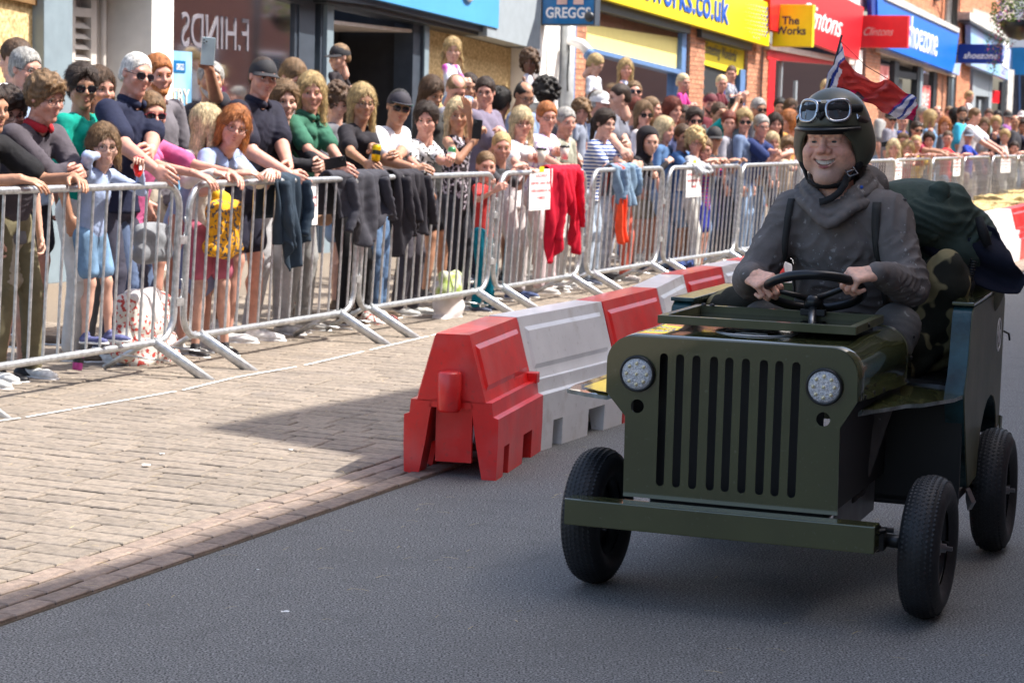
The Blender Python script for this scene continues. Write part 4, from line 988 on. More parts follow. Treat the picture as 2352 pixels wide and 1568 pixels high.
# wheels
TR = .225
def wheel(x, y, cam_=0., steer=0., side=1, outer=True):
    Mw = Matrix.Translation((x, y, TR)) @ Matrix.Rotation(steer, 4, 'Z') @ Matrix.Rotation(cam_, 4, 'Y')
    root = MB().lathe([(.03, -.035), (.03, .035)], (0, 0, 0), (1, 0, 0), n=12).build('wheel', M_dmet, cart, Mw)
    prof = []
    w_ = .064; rm = .125
    for a in range(-140, 141, 14):
        t = R(a); prof.append((TR - .056 + .056 * math.cos(t), w_ * math.sin(t)))
    prof = [(r_ if abs(h) > .03 else min(r_, TR), h) for r_, h in prof]
    prof = [(rm, -w_ * .62)] + prof + [(rm, w_ * .62)]
    ty = MB().lathe(prof, (0, 0, 0), (1, 0, 0), M_rub, n=72)
    # tread: diamond lugs in five rows
    N = 84
    for row, h in enumerate((-.044, -.030, -.015, 0, .015, .030, .044)):
        rad = TR - .056 + .056 * math.sqrt(max(0, 1 - (h / w_) ** 2))
        for k in range(N):
            a = 2 * math.pi * (k + .5 * (row % 2)) / N; er = Vector((0, math.cos(a), math.sin(a))); et = Vector((0, -math.sin(a), math.cos(a))); ex = Vector((1, 0, 0))
            c = er * rad + ex * h; lift = er * .0016; u_ = et * .0074; v_ = ex * .0066
            ty.add([c - u_, c - v_, c + u_, c + v_, c - u_ * .7 + lift, c - v_ * .7 + lift, c + u_ * .7 + lift, c + v_ * .7 + lift], [(4, 5, 6, 7), (0, 1, 5, 4), (1, 2, 6, 5), (2, 3, 7, 6), (3, 0, 4, 7)], M_rub)
    t_ = ty.build('tyre', None, root, Matrix.Identity(4))
    rim = MB().lathe([(.127, -.036), (.134, -.034), (.134, -.030), (.118, -.026), (.112, .0), (.118, .026), (.134, .030), (.134, .034), (.127, .036)], (0, 0, 0), (1, 0, 0), n=40)
    rim.lathe([(.112, .0), (.08, .008), (.05, .012), (.03, .016), (.0, .016)], (0, 0, 0), (1, 0, 0), n=40); rim.lathe([(.112, .0), (.05, -.012), (.0, -.016)], (0, 0, 0), (1, 0, 0), n=40)
    rim.build('rim', mat('black_rim', (.02, .021, .023), .3, .3, coat=.3), root, Matrix.Identity(4))
    for j in range(4):
        a = j * math.pi / 2 + .4; MB().lathe([(0, .024), (.006, .023), (.007, .01)], (0, .055 * math.cos(a), .055 * math.sin(a)), (1, 0, 0), n=6).build('wheel_bolt', M_dmet, root, Matrix.Identity(4))
    MB().lathe([(.0, .075), (.007, .075), (.007, .055), (.014, .055), (.014, .04), (.024, .038), (.024, .0)], (0, 0, 0), (1, 0, 0), n=12).build('axle_nut', M_dmet, root, Matrix.Identity(4))
    MB().tube([(.02, .10, .0), (.045, .095, .0)], .004, n=6).build('valve', M_black, root, Matrix.Identity(4))
    return root
wheel(.545, .0, .01, R(-1)); wheel(-.55, .0, -.015, R(-2)); wheel(.588, 1.177, -.02, 0); wheel(-.50, 1.177, .02, 0)
ax = cp('front_axle', MB().tube([(-.50, -.02, .235), (.49, -.02, .235)], .014, n=12), M_black)
cp('steering_knuckle', MB().box((.395, -.05, .245), (.045, .05, .07)).tube([(.39, -.06, .205), (.39, -.06, .29)], .014, n=10).tube([(.36, -.1, .27), (.42, -.07, .275)], .008, n=8), M_black, ax, bevel=.003)
cp('hub_sleeve', MB().tube([(.40, -.03, .24), (.49, -.02, .232)], .021, n=14), M_plas, ax)
cp('track_rod', MB().tube([(-.42, .08, .25), (.42, .08, .25)], .009, n=8), M_dmet, ax)
cp('rear_axle', MB().tube([(-.46, 1.177, .225), (.55, 1.177, .225)], .013, n=12), M_black)
# steering wheel
SC = Vector((.048, .452, .972)); nrm_ = Vector((-.10, .40, .91)).normalized()         # column axis, up towards the driver
sx_ = Vector((1, 0, 0)); sx_ = (sx_ - nrm_ * sx_.dot(nrm_)).normalized(); sy_ = nrm_.cross(sx_).normalized()    # sy_ points to the rear
ring = [SC + sx_ * .163 * math.cos(a) + sy_ * .163 * math.sin(a) for a in [2 * math.pi * k / 56 for k in range(56)]]
sw = cp('steering_wheel', MB().tube(ring, .0165, n=14, closed=True), M_plas)
hub = SC - nrm_ * .03
for a0 in (R(200), R(340), R(90)):
    e = SC + sx_ * .158 * math.cos(a0) + sy_ * .158 * math.sin(a0); cp('spoke', MB().tube([e, e * .6 + hub * .4, hub], [.012, .016, .022], n=8, flat=.6), M_plas, sw)
cp('hub', MB().lathe([(0, .012), (.025, .01), (.034, -.005), (.03, -.03), (.014, -.035)], hub, nrm_, n=20), M_plas, sw)
cp('steering_column', MB().tube([hub, hub - nrm_ * .12 - Vector((0, .03, 0)), hub - nrm_ * .3 - Vector((0, .1, 0))], [.015, .012, .012], n=12), M_dmet)
cp('column_clamp', MB().box(hub - nrm_ * .045 + Vector((0, 0, 0)), (.085, .03, .022)), M_black, bevel=.003)
# ================================================================== PEOPLE: shared anatomy
SK = {}
def skin(k):
    cols = dict(fair=(.58, .335, .255), pink=(.57, .285, .215), tan=(.42, .215, .135), olive=(.36, .19, .12), brown=(.17, .08, .05))
    if k not in SK: SK[k] = mat('skin_' + k, cols[k], .48, var=.10, scale=22, bump=.05, bscale=160)
    return SK[k]
def head_sdf(h, fem=0., kid=0., smile=.3):
    s = SDF(h, .02)
    s.ell((0, -.012, .032), (.0765, .096, .088)); s.ell((0, .022, -.02), (.064, .066, .078), k=.03)
    jw = .044 - .006 * fem - .008 * kid
    s.cone((-jw, .01, -.062), (-.012, .062, -.096 + .012 * kid), .024, .02, k=.028); s.cone((jw, .01, -.062), (.012, .062, -.096 + .012 * kid), .024, .02, k=.028)
    s.ell((0, .068, -.098 + .012 * kid), (.022, .018, .016), k=.02)
    s.cone((-.036, .074, .026), (.036, .074, .026), .013, k=.02)
    for q in (-1, 1): s.ell((q * .042, .064, -.028), (.024 + .004 * smile, .022, .022 + .004 * smile), k=.022)
    s.ell((0, .080, -.055), (.026, .014, .022), k=.018)
    for q in (-1, 1): s.cute((q * .032, .098, .004), (.019, .017, .013), k=.014)
    s.cone((0, .088, .010), (0, .108 - .008 * kid, -.022), .0075, .0115, k=.012)
    for q in (-1, 1): s.ell((q * .012, .094 - .006 * kid, -.026), (.009, .010, .008), k=.008)
    for q in (-1, 1):
        s.ell((q * .079, -.004, .0), (.010, .019, .031), k=.008)
        s.cute((q * .088, .002, .002), (.006, .010, .018), k=.006)
    s.cone((-.018, .0885, -.053), (.018, .0885, -.053), .0055, k=.006); s.cone((-.015, .0875, -.066), (.015, .0875, -.066), .0065, k=.006)
    s.cone((0, -.015, -.06), (0, -.035, -.17), .054 - .008 * fem - .010 * kid, .060 - .010 * fem - .014 * kid, k=.03)
    return s
HEADS = {}
def head_proto(fem, kid, h):
    k = (fem, kid, h)
    if k not in HEADS: HEADS[k] = head_sdf(h, fem, kid).mesh()
    return HEADS[k]
M_eyew = mat('eye_white', (.72, .70, .68), .2); M_iris = mat('iris', (.05, .035, .02), .15, var=.4, scale=200); M_lip = mat('lips', (.42, .13, .12), .4); M_teeth = mat('teeth', (.75, .70, .62), .25)
M_lens_d = mat('dark_lens', (.012, .010, .014), .08, coat=.6); M_mouth = mat('mouth_inside', (.08, .02, .02), .6)
def features(brow, smile, key, eyes=True):
    """eyes, brows and mouth as one small mesh in head space"""
    b = MB()
    for q in (-1, 1):
        if eyes:
            b.lathe([(0, .0115), (.006, .010), (.011, .004), (.0125, 0)], (q * .031, .0745, .004), (q * .08, 1, 0), M_eyew, n=12)
            b.lathe([(0, .0125), (.0045, .0115), (.0062, .0095)], (q * .031, .0748, .004), (q * .04, 1, 0), M_iris, n=10)
            b.tube([(q * .018, .0875, .004), (q * .026, .0895, .0115), (q * .037, .0865, .0110), (q * .046, .078, .003)], .0022, brow, n=5)
        if eyes: b.tube([(q * .014, .0885, .020), (q * .026, .0895, .026), (q * .040, .082, .025), (q * .050, .071, .018)], [.002, .0042, .0036, .0015], brow, n=6)
    if smile > .5:
        n = 9; up_ = []; lo_ = []
        for k in range(n):
            t = -1 + 2 * k / (n - 1); x = t * .027; y = .0925 - .016 * t * t
            up_.append(Vector((x, y, -.0555 + .009 * t * t))); lo_.append(Vector((x, y - .001, -.0555 + .009 * t * t - .012 * (1 - t * t))))
        b.add(up_ + lo_, [(k, k + 1, n + k + 1, n + k) for k in range(n - 1)], M_teeth)
        b.tube([p + Vector((0, .001, .0015)) for p in up_], [.0012] + [.0035] * (n - 2) + [.0012], M_lip, n=6); b.tube([p + Vector((0, .001, -.002)) for p in lo_], [.0012] + [.0042] * (n - 2) + [.0012], M_lip, n=6)
    else:
        b.tube([(-.023, .083, -.0595), (-.012, .092, -.0575), (0, .094, -.0585), (.012, .092, -.0575), (.023, .083, -.0595)], [.001, .0035, .0036, .0035, .001], M_lip, n=6)
        b.tube([(-.018, .086, -.062), (0, .0945, -.0655), (.018, .086, -.062)], [.001, .0045, .001], M_lip, n=6)
    return b
FEAT = {}
def feat_mesh(brow, smile, eyes=True):
    k = (brow.name, smile, eyes)
    if k not in FEAT: o = features(brow, smile, k, eyes).build('facial_features'); FEAT[k] = o.data; bpy.data.objects.remove(o)
    return FEAT[k]
def glasses_mesh(kind):
    k = ('g', kind)
    if k in FEAT: return FEAT[k]
    b = MB(); fm = M_plas if kind != 'red' else mat('red_frame', (.25, .01, .02), .3)
    for q in (-1, 1):
        c = Vector((q * .032, .0985, .000)); w_, h_ = (.027, .021) if kind != 'thin' else (.024, .019)
        lp = [c + Vector((w_ * math.copysign(abs(math.cos(a)) ** .8, math.cos(a)), -.010 * (abs(c.x + w_ * math.cos(a)) / .06) ** 2, h_ * math.copysign(abs(math.sin(a)) ** .8, math.sin(a)))) for a in [k2 * math.pi / 10 for k2 in range(20)]]
        b.tube(lp, .0022 if kind != 'thin' else .0014, fm, n=5, closed=True)
        if kind != 'thin': b.add(lp + [c + Vector((0, .003, 0))], [(i, (i + 1) % 20, 20) for i in range(20)], M_lens_d, True)
        b.tube([(q * .057, .088, .006), (q * .079, .05, .008), (q * .084, .0, .010)], .0022, fm, n=5)
    b.tube([(-.008, .1, .006), (0, .103, .009), (.008, .1, .006)], .0018, fm, n=5)
    o = b.build('glasses'); FEAT[k] = o.data; bpy.data.objects.remove(o); return FEAT[k]
HAIRC = dict(black=(.012, .010, .010), dark=(.035, .02, .014), brown=(.09, .05, .028), lbrown=(.20, .12, .06), blond=(.50, .36, .17), pblond=(.66, .53, .32), ginger=(.42, .15, .045), red=(.17, .035, .02), grey=(.40, .39, .37), white=(.66, .64, .60))
def hairmat(c):
    if 'hair_' + c in MATS: return MATS['hair_' + c]
    col = HAIRC[c]; m = mat('hair_' + c, col, .5, var=.3, scale=30, spec=.35)
    n = m.node_tree.nodes; l = m.node_tree.links; b = n['Principled BSDF']; t = n.new('ShaderNodeTexCoord'); mp = n.new('ShaderNodeMapping'); mp.inputs['Scale'].default_value = (220, 220, 14)
    z = n.new('ShaderNodeTexNoise'); z.inputs['Scale'].default_value = 1; l.new(t.outputs['Object'], mp.inputs[0]); l.new(mp.outputs[0], z.inputs['Vector'])
    bp = n.new('ShaderNodeBump'); bp.inputs['Strength'].default_value = .9; bp.inputs['Distance'].default_value = .006; l.new(z.outputs[0], bp.inputs['Height']); l.new(bp.outputs[0], b.inputs['Normal'])
    src = b.inputs['Base Color'].links[0].from_socket; mx = n.new('ShaderNodeMix'); mx.data_type = 'RGBA'; mx.blend_type = 'MULTIPLY'; mx.inputs[0].default_value = 1
    r = n.new('ShaderNodeMapRange'); r.inputs[1].default_value = .3; r.inputs[2].default_value = .7; r.inputs[3].default_value = .55; r.inputs[4].default_value = 1.35
    l.new(z.outputs[0], r.inputs[0]); l.new(src, mx.inputs[6]); l.new(r.outputs[0], mx.inputs[7]); l.new(mx.outputs[2], b.inputs['Base Color'])
    return m
HAIRS = {}
def hair_proto(kind, h=.008):
    if (kind, h) in HAIRS: return HAIRS[(kind, h)]
    s = SDF(h, .02); cy = -.016
    def crown(t=.010, front=.066):
        s.ell((0, cy, .038), (.079 + t, .097 + t, .090 + t))
    if kind in ('short', 'crop', 'thin'):
        crown({'short': .010, 'crop': .004, 'thin': .002}[kind]); s.cone((-.02, -.06, -.02), (.02, -.06, -.02), .05, k=.03)
        s.cute((0, .086, -.030), (.070, .072, .095), k=.01); s.cute((0, .0, -.115), (.14, .14, .07), k=.01); s.cute((0, .125, -.02), (.1, .06, .085), k=.01)
        for q in (-1, 1): s.cute((q * .092, .012, -.03), (.03, .032, .05), k=.008)
        ns = .006 if kind == 'short' else .002
        if kind == 'thin': s.cute((0, .03, .13), (.07, .10, .05), k=.02)
    elif kind == 'mop':
        crown(.022); s.ell((.01, .066, .090), (.070, .040, .030), k=.03); s.cute((0, .092, -.030), (.068, .070, .082), k=.01); s.cute((0, .0, -.125), (.14, .14, .07), k=.01)
        for q in (-1, 1): s.cute((q * .1, .012, -.04), (.03, .034, .045), k=.008)
        ns = .008
    elif kind in ('bob', 'long', 'vlong', 'pony', 'bun', 'fringe', 'plaits'):
        crown(.014)
        L = dict(bob=-.11, long=-.20, vlong=-.33, pony=-.02, bun=-.02, fringe=-.24, plaits=-.02)[kind]
        if kind not in ('pony', 'bun', 'plaits'):
            s.cone((0, -.055, .0), (0, -.065, L), .078, .060, f=(0, 1, 0), ff=.55, k=.03)
            for q in (-1, 1): s.cone((q * .078, -.01, .02), (q * .082, .012, L * .92), .026, .022, k=.03)
        else:
            s.cone((-.02, -.06, -.02), (.02, -.06, -.02), .05, k=.03)
            if kind == 'pony': s.cone((0, -.115, .03), (0, -.15, .0), .026, .030, k=.02); s.cone((0, -.15, .0), (0, -.135, -.2), .032, .014, k=.02)
            if kind == 'bun': s.ell((0, -.10, .085), (.04, .04, .04), k=.012)
            if kind == 'plaits':
                for q in (-1, 1): s.cone((q * .082, -.03, -.03), (q * .10, .0, -.16), .022, .012, k=.015)
        s.cute((0, .098, -.045), (.062, .080, .122 if kind != 'fringe' else .092), k=.01)
        s.cute((0, .09, -.2), (.058, .075, .15), k=.01)
        if kind in ('pony', 'bun', 'plaits'):
            s.cute((0, .02, -.125), (.11, .085, .075), k=.01)
            for q in (-1, 1): s.cute((q * .092, .012, -.03), (.03, .032, .045), k=.008)
        ns = .006
    elif kind in ('curly', 'afro'):
        rr_ = random.Random(5); t = .02 if kind == 'curly' else .05; crown(t * .7)
        for _ in range(90 if kind == 'afro' else 70):
            u, v = rr_.uniform(0, 6.283), rr_.uniform(-.45, 1); c = math.sqrt(1 - v * v) if v > -1 else 0
            s.ell(((.088 + t * .8) * c * math.cos(u), cy + (.10 + t * .8) * c * math.sin(u), .034 + (.1 + t * .8) * v), (.021, .021, .021), k=.006)
        if kind == 'curly':
            for _ in range(50):
                u = rr_.uniform(math.pi * .95, math.pi * 2.05); s.ell((.095 * math.cos(u), cy + .09 * math.sin(u), rr_.uniform(-.13, .03)), (.022, .022, .022), k=.006)
        s.cute((0, .105, -.045), (.068, .074, .085), k=.008); ns = .004
    V, F = s.mesh(noise=ns * (.8 if kind in ('curly', 'afro', 'mop') else .3), nf=70, seed=3)
    rr_ = np.random.default_rng(3); nst = dict(crop=500, thin=250, short=900, mop=1100, curly=500, afro=700).get(kind, 2600)
    me = npmesh('t', V, F, hairmat('dark')); N = np.empty(len(V) * 3); me.vertex_normals.foreach_get('vector', N); N = N.reshape(-1, 3); bpy.data.meshes.remove(me)
    pk = rr_.integers(0, len(V), nst); P = V[pk]; n_ = N[pk]; outw = (n_ * (P - np.array([0, cy, .02]))).sum(1) > 0; P, n_ = P[outw], n_[outw]; n = len(P)
    fl = np.zeros((n, 3)); fl[:, 2] = -1.; fl[:, 1] = np.where(P[:, 2] > .06, np.where(kind in ('pony', 'bun'), -1.4, .5), -.15); fl[:, 0] = np.sign(P[:, 0]) * .25
    fl += rr_.normal(0, .16 if kind not in ('curly', 'afro', 'mop') else (.5 if kind == 'mop' else 1.2), (n, 3)); fl -= n_ * (fl * n_).sum(1)[:, None]; fl /= np.linalg.norm(fl, axis=1)[:, None] + 1e-9
    Ls = rr_.uniform(.5, 1.2, n) * dict(crop=.012, thin=.012, short=.028, mop=.040, curly=.022, afro=.02).get(kind, .085); wd = np.cross(n_, fl) * rr_.uniform(.0010, .0024, n)[:, None]; fr = rr_.uniform(.0, .14 if kind not in ('curly', 'afro') else .8, n)[:, None]
    q0 = P - fl * Ls[:, None] * .4; q1 = P + n_ * .0030; q2 = P + fl * Ls[:, None] * .6 + n_ * (fr * Ls[:, None] * .35 + .001)
    VV = np.concatenate([q0 - wd, q0 + wd, q1 - wd, q1 + wd, q2 - wd * .3, q2 + wd * .3]); ii = np.arange(n)
    FF = np.concatenate([np.stack([ii, ii + n, ii + 3 * n, ii + 2 * n], 1), np.stack([ii + 2 * n, ii + 3 * n, ii + 5 * n, ii + 4 * n], 1)])
    V, F = joinVF([(V, F), (VV, FF)])
    HAIRS[(kind, h)] = (V, F); return V, F
def cap_mesh(col, kind='cap', under=None):
    k = ('cap', col, kind, under)
    if k in FEAT: return FEAT[k]
    m = mat('cap_%s' % (str(col)), col, .8, var=.12, scale=30); b = MB(); N = 28; rows = 7; vs = []
    for j in range(rows + 1):
        a = (math.pi / 2) * j / rows
        for i in range(N): t = 2 * math.pi * i / N; c = max(math.cos(a), .02); vs.append((.0875 * c ** .75 * math.cos(t), -.014 + .106 * c ** .75 * math.sin(t), .040 + .086 * math.sin(a) ** 1.15 - .014 * (1 - math.sin(t)) * .5))
    for i in range(N): t = 2 * math.pi * i / N; vs.append((.0865 * math.cos(t), -.014 + .105 * math.sin(t), .022 - .014 * (1 - math.sin(t)) * .5))
    fs = [(j * N + i, j * N + (i + 1) % N, (j + 1) * N + (i + 1) % N, (j + 1) * N + i) for j in range(rows) for i in range(N)]
    e = (rows + 1) * N; fs += [(e + i, e + (i + 1) % N, (i + 1) % N, i) for i in range(N)]
    b.add(vs, fs, m, True)
    if kind != 'beanie':
        n = 12; o_ = []; i_ = []
        for q in range(n + 1):
            t = math.pi * (.14 + .72 * q / n); o_.append(Vector((.084 * math.cos(t), -.014 + .100 * math.sin(t), .040))); ext = .072 * math.sin(math.pi * q / n) ** .55 if kind == 'cap' else .08 * math.sin(math.pi * q / n) ** .4
            i_.append(Vector((.098 * math.cos(t), -.01 + .104 * math.sin(t) + ext, .040 - (.018 if kind == 'cap' else .0) * math.cos(t) ** 2 * 1.0 - (.012 if kind == 'cap' else -.004))))
        b.add(o_ + i_, [(q, q + 1, n + 2 + q, n + 1 + q) for q in range(n)], m, True)
        mu = mat('cap_under', under, .8) if under else m
        b.add([p - Vector((0, 0, .004)) for p in o_ + i_], [(q + 1, q, n + 1 + q, n + 2 + q) for q in range(n)], mu, True)
    o = b.build('cap'); FEAT[k] = o.data; bpy.data.objects.remove(o); return FEAT[k]

# ---- hands: right hand, wrist at origin, fingers along +Y, palm facing -Z, thumb towards -X
def hand_sdf(h, curl, spread=.5, thumb=0., k=.006, base=-.02):
    s = SDF(h, k)
    s.cone((0, base, 0), (0, .02, 0), .027, .030, f=(0, 0, 1), ff=.72, k=.012)
    for i, x in enumerate((-.030, -.010, .010, .028)):
        s.cone((x * .55, .015, 0), (x, .082 - abs(i - 1.2) * .003, .001), .015, .0125, f=(0, 0, 1), ff=.85, k=.012)
    L = ((.043, .026, .020), (.048, .030, .021), (.045, .028, .020), (.034, .021, .018))
    for i, x in enumerate((-.031, -.010, .0105, .029)):
        p = np.array([x, .083 - abs(i - 1.2) * .004, .001]); a = 0.; sd = (i - 1.5) * .07 * spread; r_ = (.0098, .0100, .0096, .0084)[i]
        for j in range(3):
            a += curl[j] * (1 + .08 * (i - 1)); d = np.array([math.sin(sd), math.cos(sd) * math.cos(a), -math.sin(a)]); q = p + d * L[i][j]
            s.cone(p, q, r_ * (1 - .07 * j), r_ * (1 - .07 * (j + 1)), k=.004); p = q
    p = np.array([-.022, .012, -.006]); ds = [np.array([-.72, .62, -.25 - thumb * .5]), np.array([-.40 + thumb * .5, .85, -.35 - thumb * .8]), np.array([-.15 + thumb * .9, .9, -.30 - thumb])]
    for j, (L_, r_) in enumerate(((.040, .0165), (.032, .0125), (.026, .0108))):
        d = ds[j] / np.linalg.norm(ds[j]); q = p + d * L_; s.cone(p, q, r_, r_ * .86, k=.008); p = q
    return s
HANDS = {}
def hand_proto(kind, h=.006):
    if (kind, h) not in HANDS:
        c = dict(rest=(.35, .35, .25), grip=(.9, 1.1, .6), flat=(.1, .12, .1), curl=(.7, .8, .5))[kind]; t = dict(rest=.1, grip=.7, flat=0., curl=.4)[kind]
        HANDS[(kind, h)] = hand_sdf(h, c, .5 if kind != 'grip' else .1, t).mesh()
    return HANDS[(kind, h)]
def xf(V, M):
    M = np.array(M); return V @ M[:3, :3].T + M[:3, 3]
def basis(o, y, z, s=1., mirror=False):
    y = Vector(y).normalized(); z = Vector(z); z = (z - y * z.dot(y)).normalized(); x = y.cross(z)
    M = Matrix.Identity(4)
    for i in range(3): M[i][0] = x[i] * s * (-1 if mirror else 1); M[i][1] = y[i] * s; M[i][2] = z[i] * s; M[i][3] = o[i]
    return M
def ik(a, t, l1, l2, pole):
    a, t, pole = Vector(a), Vector(t), Vector(pole); d = t - a; L = d.length
    if L > (l1 + l2) * .985: d = d * ((l1 + l2) * .985 / L); t = a + d; L = d.length
    u = d.normalized(); p = (pole - u * pole.dot(u)).normalized(); x = (l1 * l1 - l2 * l2 + L * L) / (2 * L); y = math.sqrt(max(0, l1 * l1 - x * x))
    return a + u * x + p * y, t
# shoes
SHOE = {}
def shoe_mesh(c1, c2=(.75, .74, .72)):
    k = (c1, c2)
    if k in SHOE: return SHOE[k]
    s = SDF(.009, .02); s.cone((0, -.03, .045), (0, -.02, .085), .038, .036); s.cone((0, -.04, .035), (0, .10, .035), .042, .040, f=(0, 0, 1), ff=.8); s.cone((0, .10, .035), (0, .16, .030), .042, .034, f=(0, 0, 1), ff=.7)
    s.half((0, 0, -1), -.012); V, F = s.mesh()
    b = SDF(.009, .01); b.cone((0, -.045, .01), (0, .06, .01), .043, .048, f=(0, 0, 1), ff=.5); b.cone((0, .06, .01), (0, .165, .012), .048, .040, f=(0, 0, 1), ff=.5); b.half((0, 0, -1), 0.); b.half((0, 0, 1), .022)
    V2, F2 = b.mesh(); V3, F3 = joinVF([(V, F), (V2, F2)])
    me = npmesh('shoe', V3, F3, [mat('shoe_' + str(c1), c1, .6, var=.15, scale=40), mat('sole_' + str(c2), c2, .7)], [0] * len(F) + [1] * len(F2)); SHOE[k] = me; return me
CLOTH = {}
def cloth(col, kind='plain', col2=None):
    k = (tuple(col), kind, tuple(col2) if col2 else None)
    if k in CLOTH: return CLOTH[k]
    nm = 'cloth_%d' % len(CLOTH)
    m = mat(nm, col, .85, var=.12 if kind != 'denim' else .35, scale=14 if kind != 'denim' else 9, bump=.35, bscale=26, spec=.25)
    n = m.node_tree.nodes; l = m.node_tree.links; b = n['Principled BSDF']; src = b.inputs['Base Color'].links[0].from_socket
    if kind in ('stripes', 'floral', 'check', 'camo', 'tiedye', 'scuffed'):
        t = n.new('ShaderNodeTexCoord'); mx = n.new('ShaderNodeMix'); mx.data_type = 'RGBA'; mx.inputs[7].default_value = tuple(col2) + (1,)
        if kind == 'stripes':
            wv = n.new('ShaderNodeTexWave'); wv.bands_direction = 'Z'; wv.inputs['Scale'].default_value = 9.5; l.new(t.outputs['Object'], wv.inputs[0]); o_ = wv.outputs[1]; lo, hi = .45, .55
        elif kind == 'check':
            wv = n.new('ShaderNodeTexChecker'); wv.inputs['Scale'].default_value = 26; l.new(t.outputs['Object'], wv.inputs[0]); o_ = wv.outputs[1]; lo, hi = .4, .6
        else:
            wv = n.new('ShaderNodeTexNoise'); wv.inputs['Scale'].default_value = dict(floral=38, camo=7, tiedye=7, scuffed=34)[kind]; wv.inputs['Detail'].default_value = 2 if kind != 'scuffed' else 6; l.new(t.outputs['Object'], wv.inputs[0]); o_ = wv.outputs[0]; lo, hi = dict(floral=(.53, .57), camo=(.5, .52), tiedye=(.45, .6), scuffed=(.66, .70))[kind]
        r = n.new('ShaderNodeMapRange'); r.inputs[1].default_value = lo; r.inputs[2].default_value = hi; l.new(o_, r.inputs[0]); l.new(r.outputs[0], mx.inputs[0]); l.new(src, mx.inputs[6]); l.new(mx.outputs[2], b.inputs['Base Color'])
    CLOTH[k] = m; return m
# ================================================================== THE DRIVER
def T4(*a): return np.array(a, float)
M_dskin = mat('driver_skin', (.90, .50, .355), .42, var=.09, scale=90, bump=.25, bscale=500, sss=.12)
def _att():
    n = M_dskin.node_tree.nodes; l = M_dskin.node_tree.links; b = n['Principled BSDF']
    for nm, c in (('red', (.74, .32, .25)), ('stub', (.42, .31, .26)), ('lip', (.42, .13, .13))):
        src = b.inputs['Base Color'].links[0].from_socket; a = n.new('ShaderNodeAttribute'); a.attribute_name = nm
        x = n.new('ShaderNodeMix'); x.data_type = 'RGBA'; x.inputs[7].default_value = c + (1,); l.new(a.outputs['Fac'], x.inputs[0]); l.new(src, x.inputs[6]); l.new(x.outputs[2], b.inputs['Base Color'])
_att()
def lipc(t, up): return np.array([t * .0355, .0925 - .022 * t * t, -.0545 + .0085 * t * t - (0 if up else .0160 * (1 - t * t))])
def driver_head():
    s = head_sdf(.0028, 0, 0, .8)
    s.sub = [q for q in s.sub if abs(abs(q[1][0]) - .032) > .001]
    for q in (-1, 1):
        s.cute((q * .030, .1005, .0065), (.018, .0145, .0115), k=.010)
        s.ell((q * .044, .066, -.030), (.023, .022, .020), k=.016)                   # raised cheeks
        s.ell((q * .052, .030, -.06), (.026, .035, .030), k=.03)                    # full jowls
        s.post.append(('e', T4(q * .031, .0765, .0032), T4(.0160, .0138, .0125), None, .005))
        s.post.append(('c', T4(q * .017, .0880, .0085), T4(q * .031, .0895, .0115), .0034, .0034, None, 1., .003)); s.post.append(('c', T4(q * .031, .0895, .0115), T4(q * .046, .0800, .0065), .0034, .0036, None, 1., .003))
        s.post.append(('c', T4(q * .018, .0880, -.0075), T4(q * .044, .0815, -.0080), .0040, .0040, None, 1., .005))
        s.psub.append(('e', T4(q * .0305, .0905, .0022), T4(.0130, .010, .0028), None, .0012))
        s.psub.append(('c', T4(q * .019, .0925, -.0140), T4(q * .046, .0840, -.0150), .0012, .0012, None, 1., .004))              # lids
        s.cone((q * .017, .0885, -.0085), (q * .043, .081, -.0095), .0042, k=.006)    # bags under the eyes
        s.cone((q * .014, .090, .0225), (q * .046, .079, .0215), .0062, k=.008)       # brow fold
    s.ell((0, .076, -.100), (.020, .016, .015), k=.010); s.cut((-.016, .0925, -.0845), (.016, .0925, -.0845), .0022, k=.006)
    s.ell((0, .052, -.113), (.040, .030, .018), k=.025)                            # soft chin
    s.ell((0, .103, -.020), (.0125, .0125, .0105), k=.008)
    for q in (-1, 1): s.ell((q * .0165, .0965, -.0255), (.0105, .0115, .0088), k=.006)
    for t in np.linspace(-1, 1, 9):
        s.cone(lipc(t, True) + T4(0, -.003, .0025), lipc(t, True) + T4(0, -.0015, .0025), .0038 - .0016 * abs(t), k=.003)
        s.cone(lipc(t, False) + T4(0, -.004, -.003), lipc(t, False) + T4(0, -.002, -.003), .0050 - .0022 * abs(t), k=.003)
    for t in np.linspace(-.93, .93, 15):
        a, b = lipc(t, True), lipc(t, False); c = (a + b) / 2; s.cute((c[0], .094 - .020 * t * t, c[2]), (.0052, .016, max(.0012, .0086 * (1 - t * t))), k=.0015)
    for q in (-1, 1):
        s.cut((q * .0265, .0965, -.0230), (q * .0420, .0865, -.044), .0024, k=.004)      # smile lines
        s.cut((q * .0420, .0865, -.044), (q * .044, .0800, -.066), .0022, k=.004)
        for k in range(3): s.cut((q * .047, .077, .006 - k * .005), (q * .058, .066, .012 - k * .010), .0007, k=.003)   # crow's feet
        s.cute((q * .0065, .1085, -.031), (.003, .005, .003), k=.002)
    for z in (.042, .052): s.cut((-.03, .0865, z), (.03, .0865, z), .0008, k=.005)
    for q in (-1, 1): s.cut((q * .0045, .0925, .018), (q * .0055, .091, .031), .0009, k=.003)
    return s.mesh()
drv = empty('person', CO, CA, 'smiling driver in a matt olive helmet, goggles and stained charcoal hoodie gripping the steering wheel', 'person')
def dp(name, mb, m=None, parent=None, bevel=0.): return mb.build(name, m, parent or drv, local=True, bevel=bevel)
def dnp(name, VF, m, mi=None): return put(name, npmesh(name, VF[0], VF[1], m, mi), drv, Matrix.Identity(4))
HC = Vector((.022, .765, 1.478)); HSc = 1.15
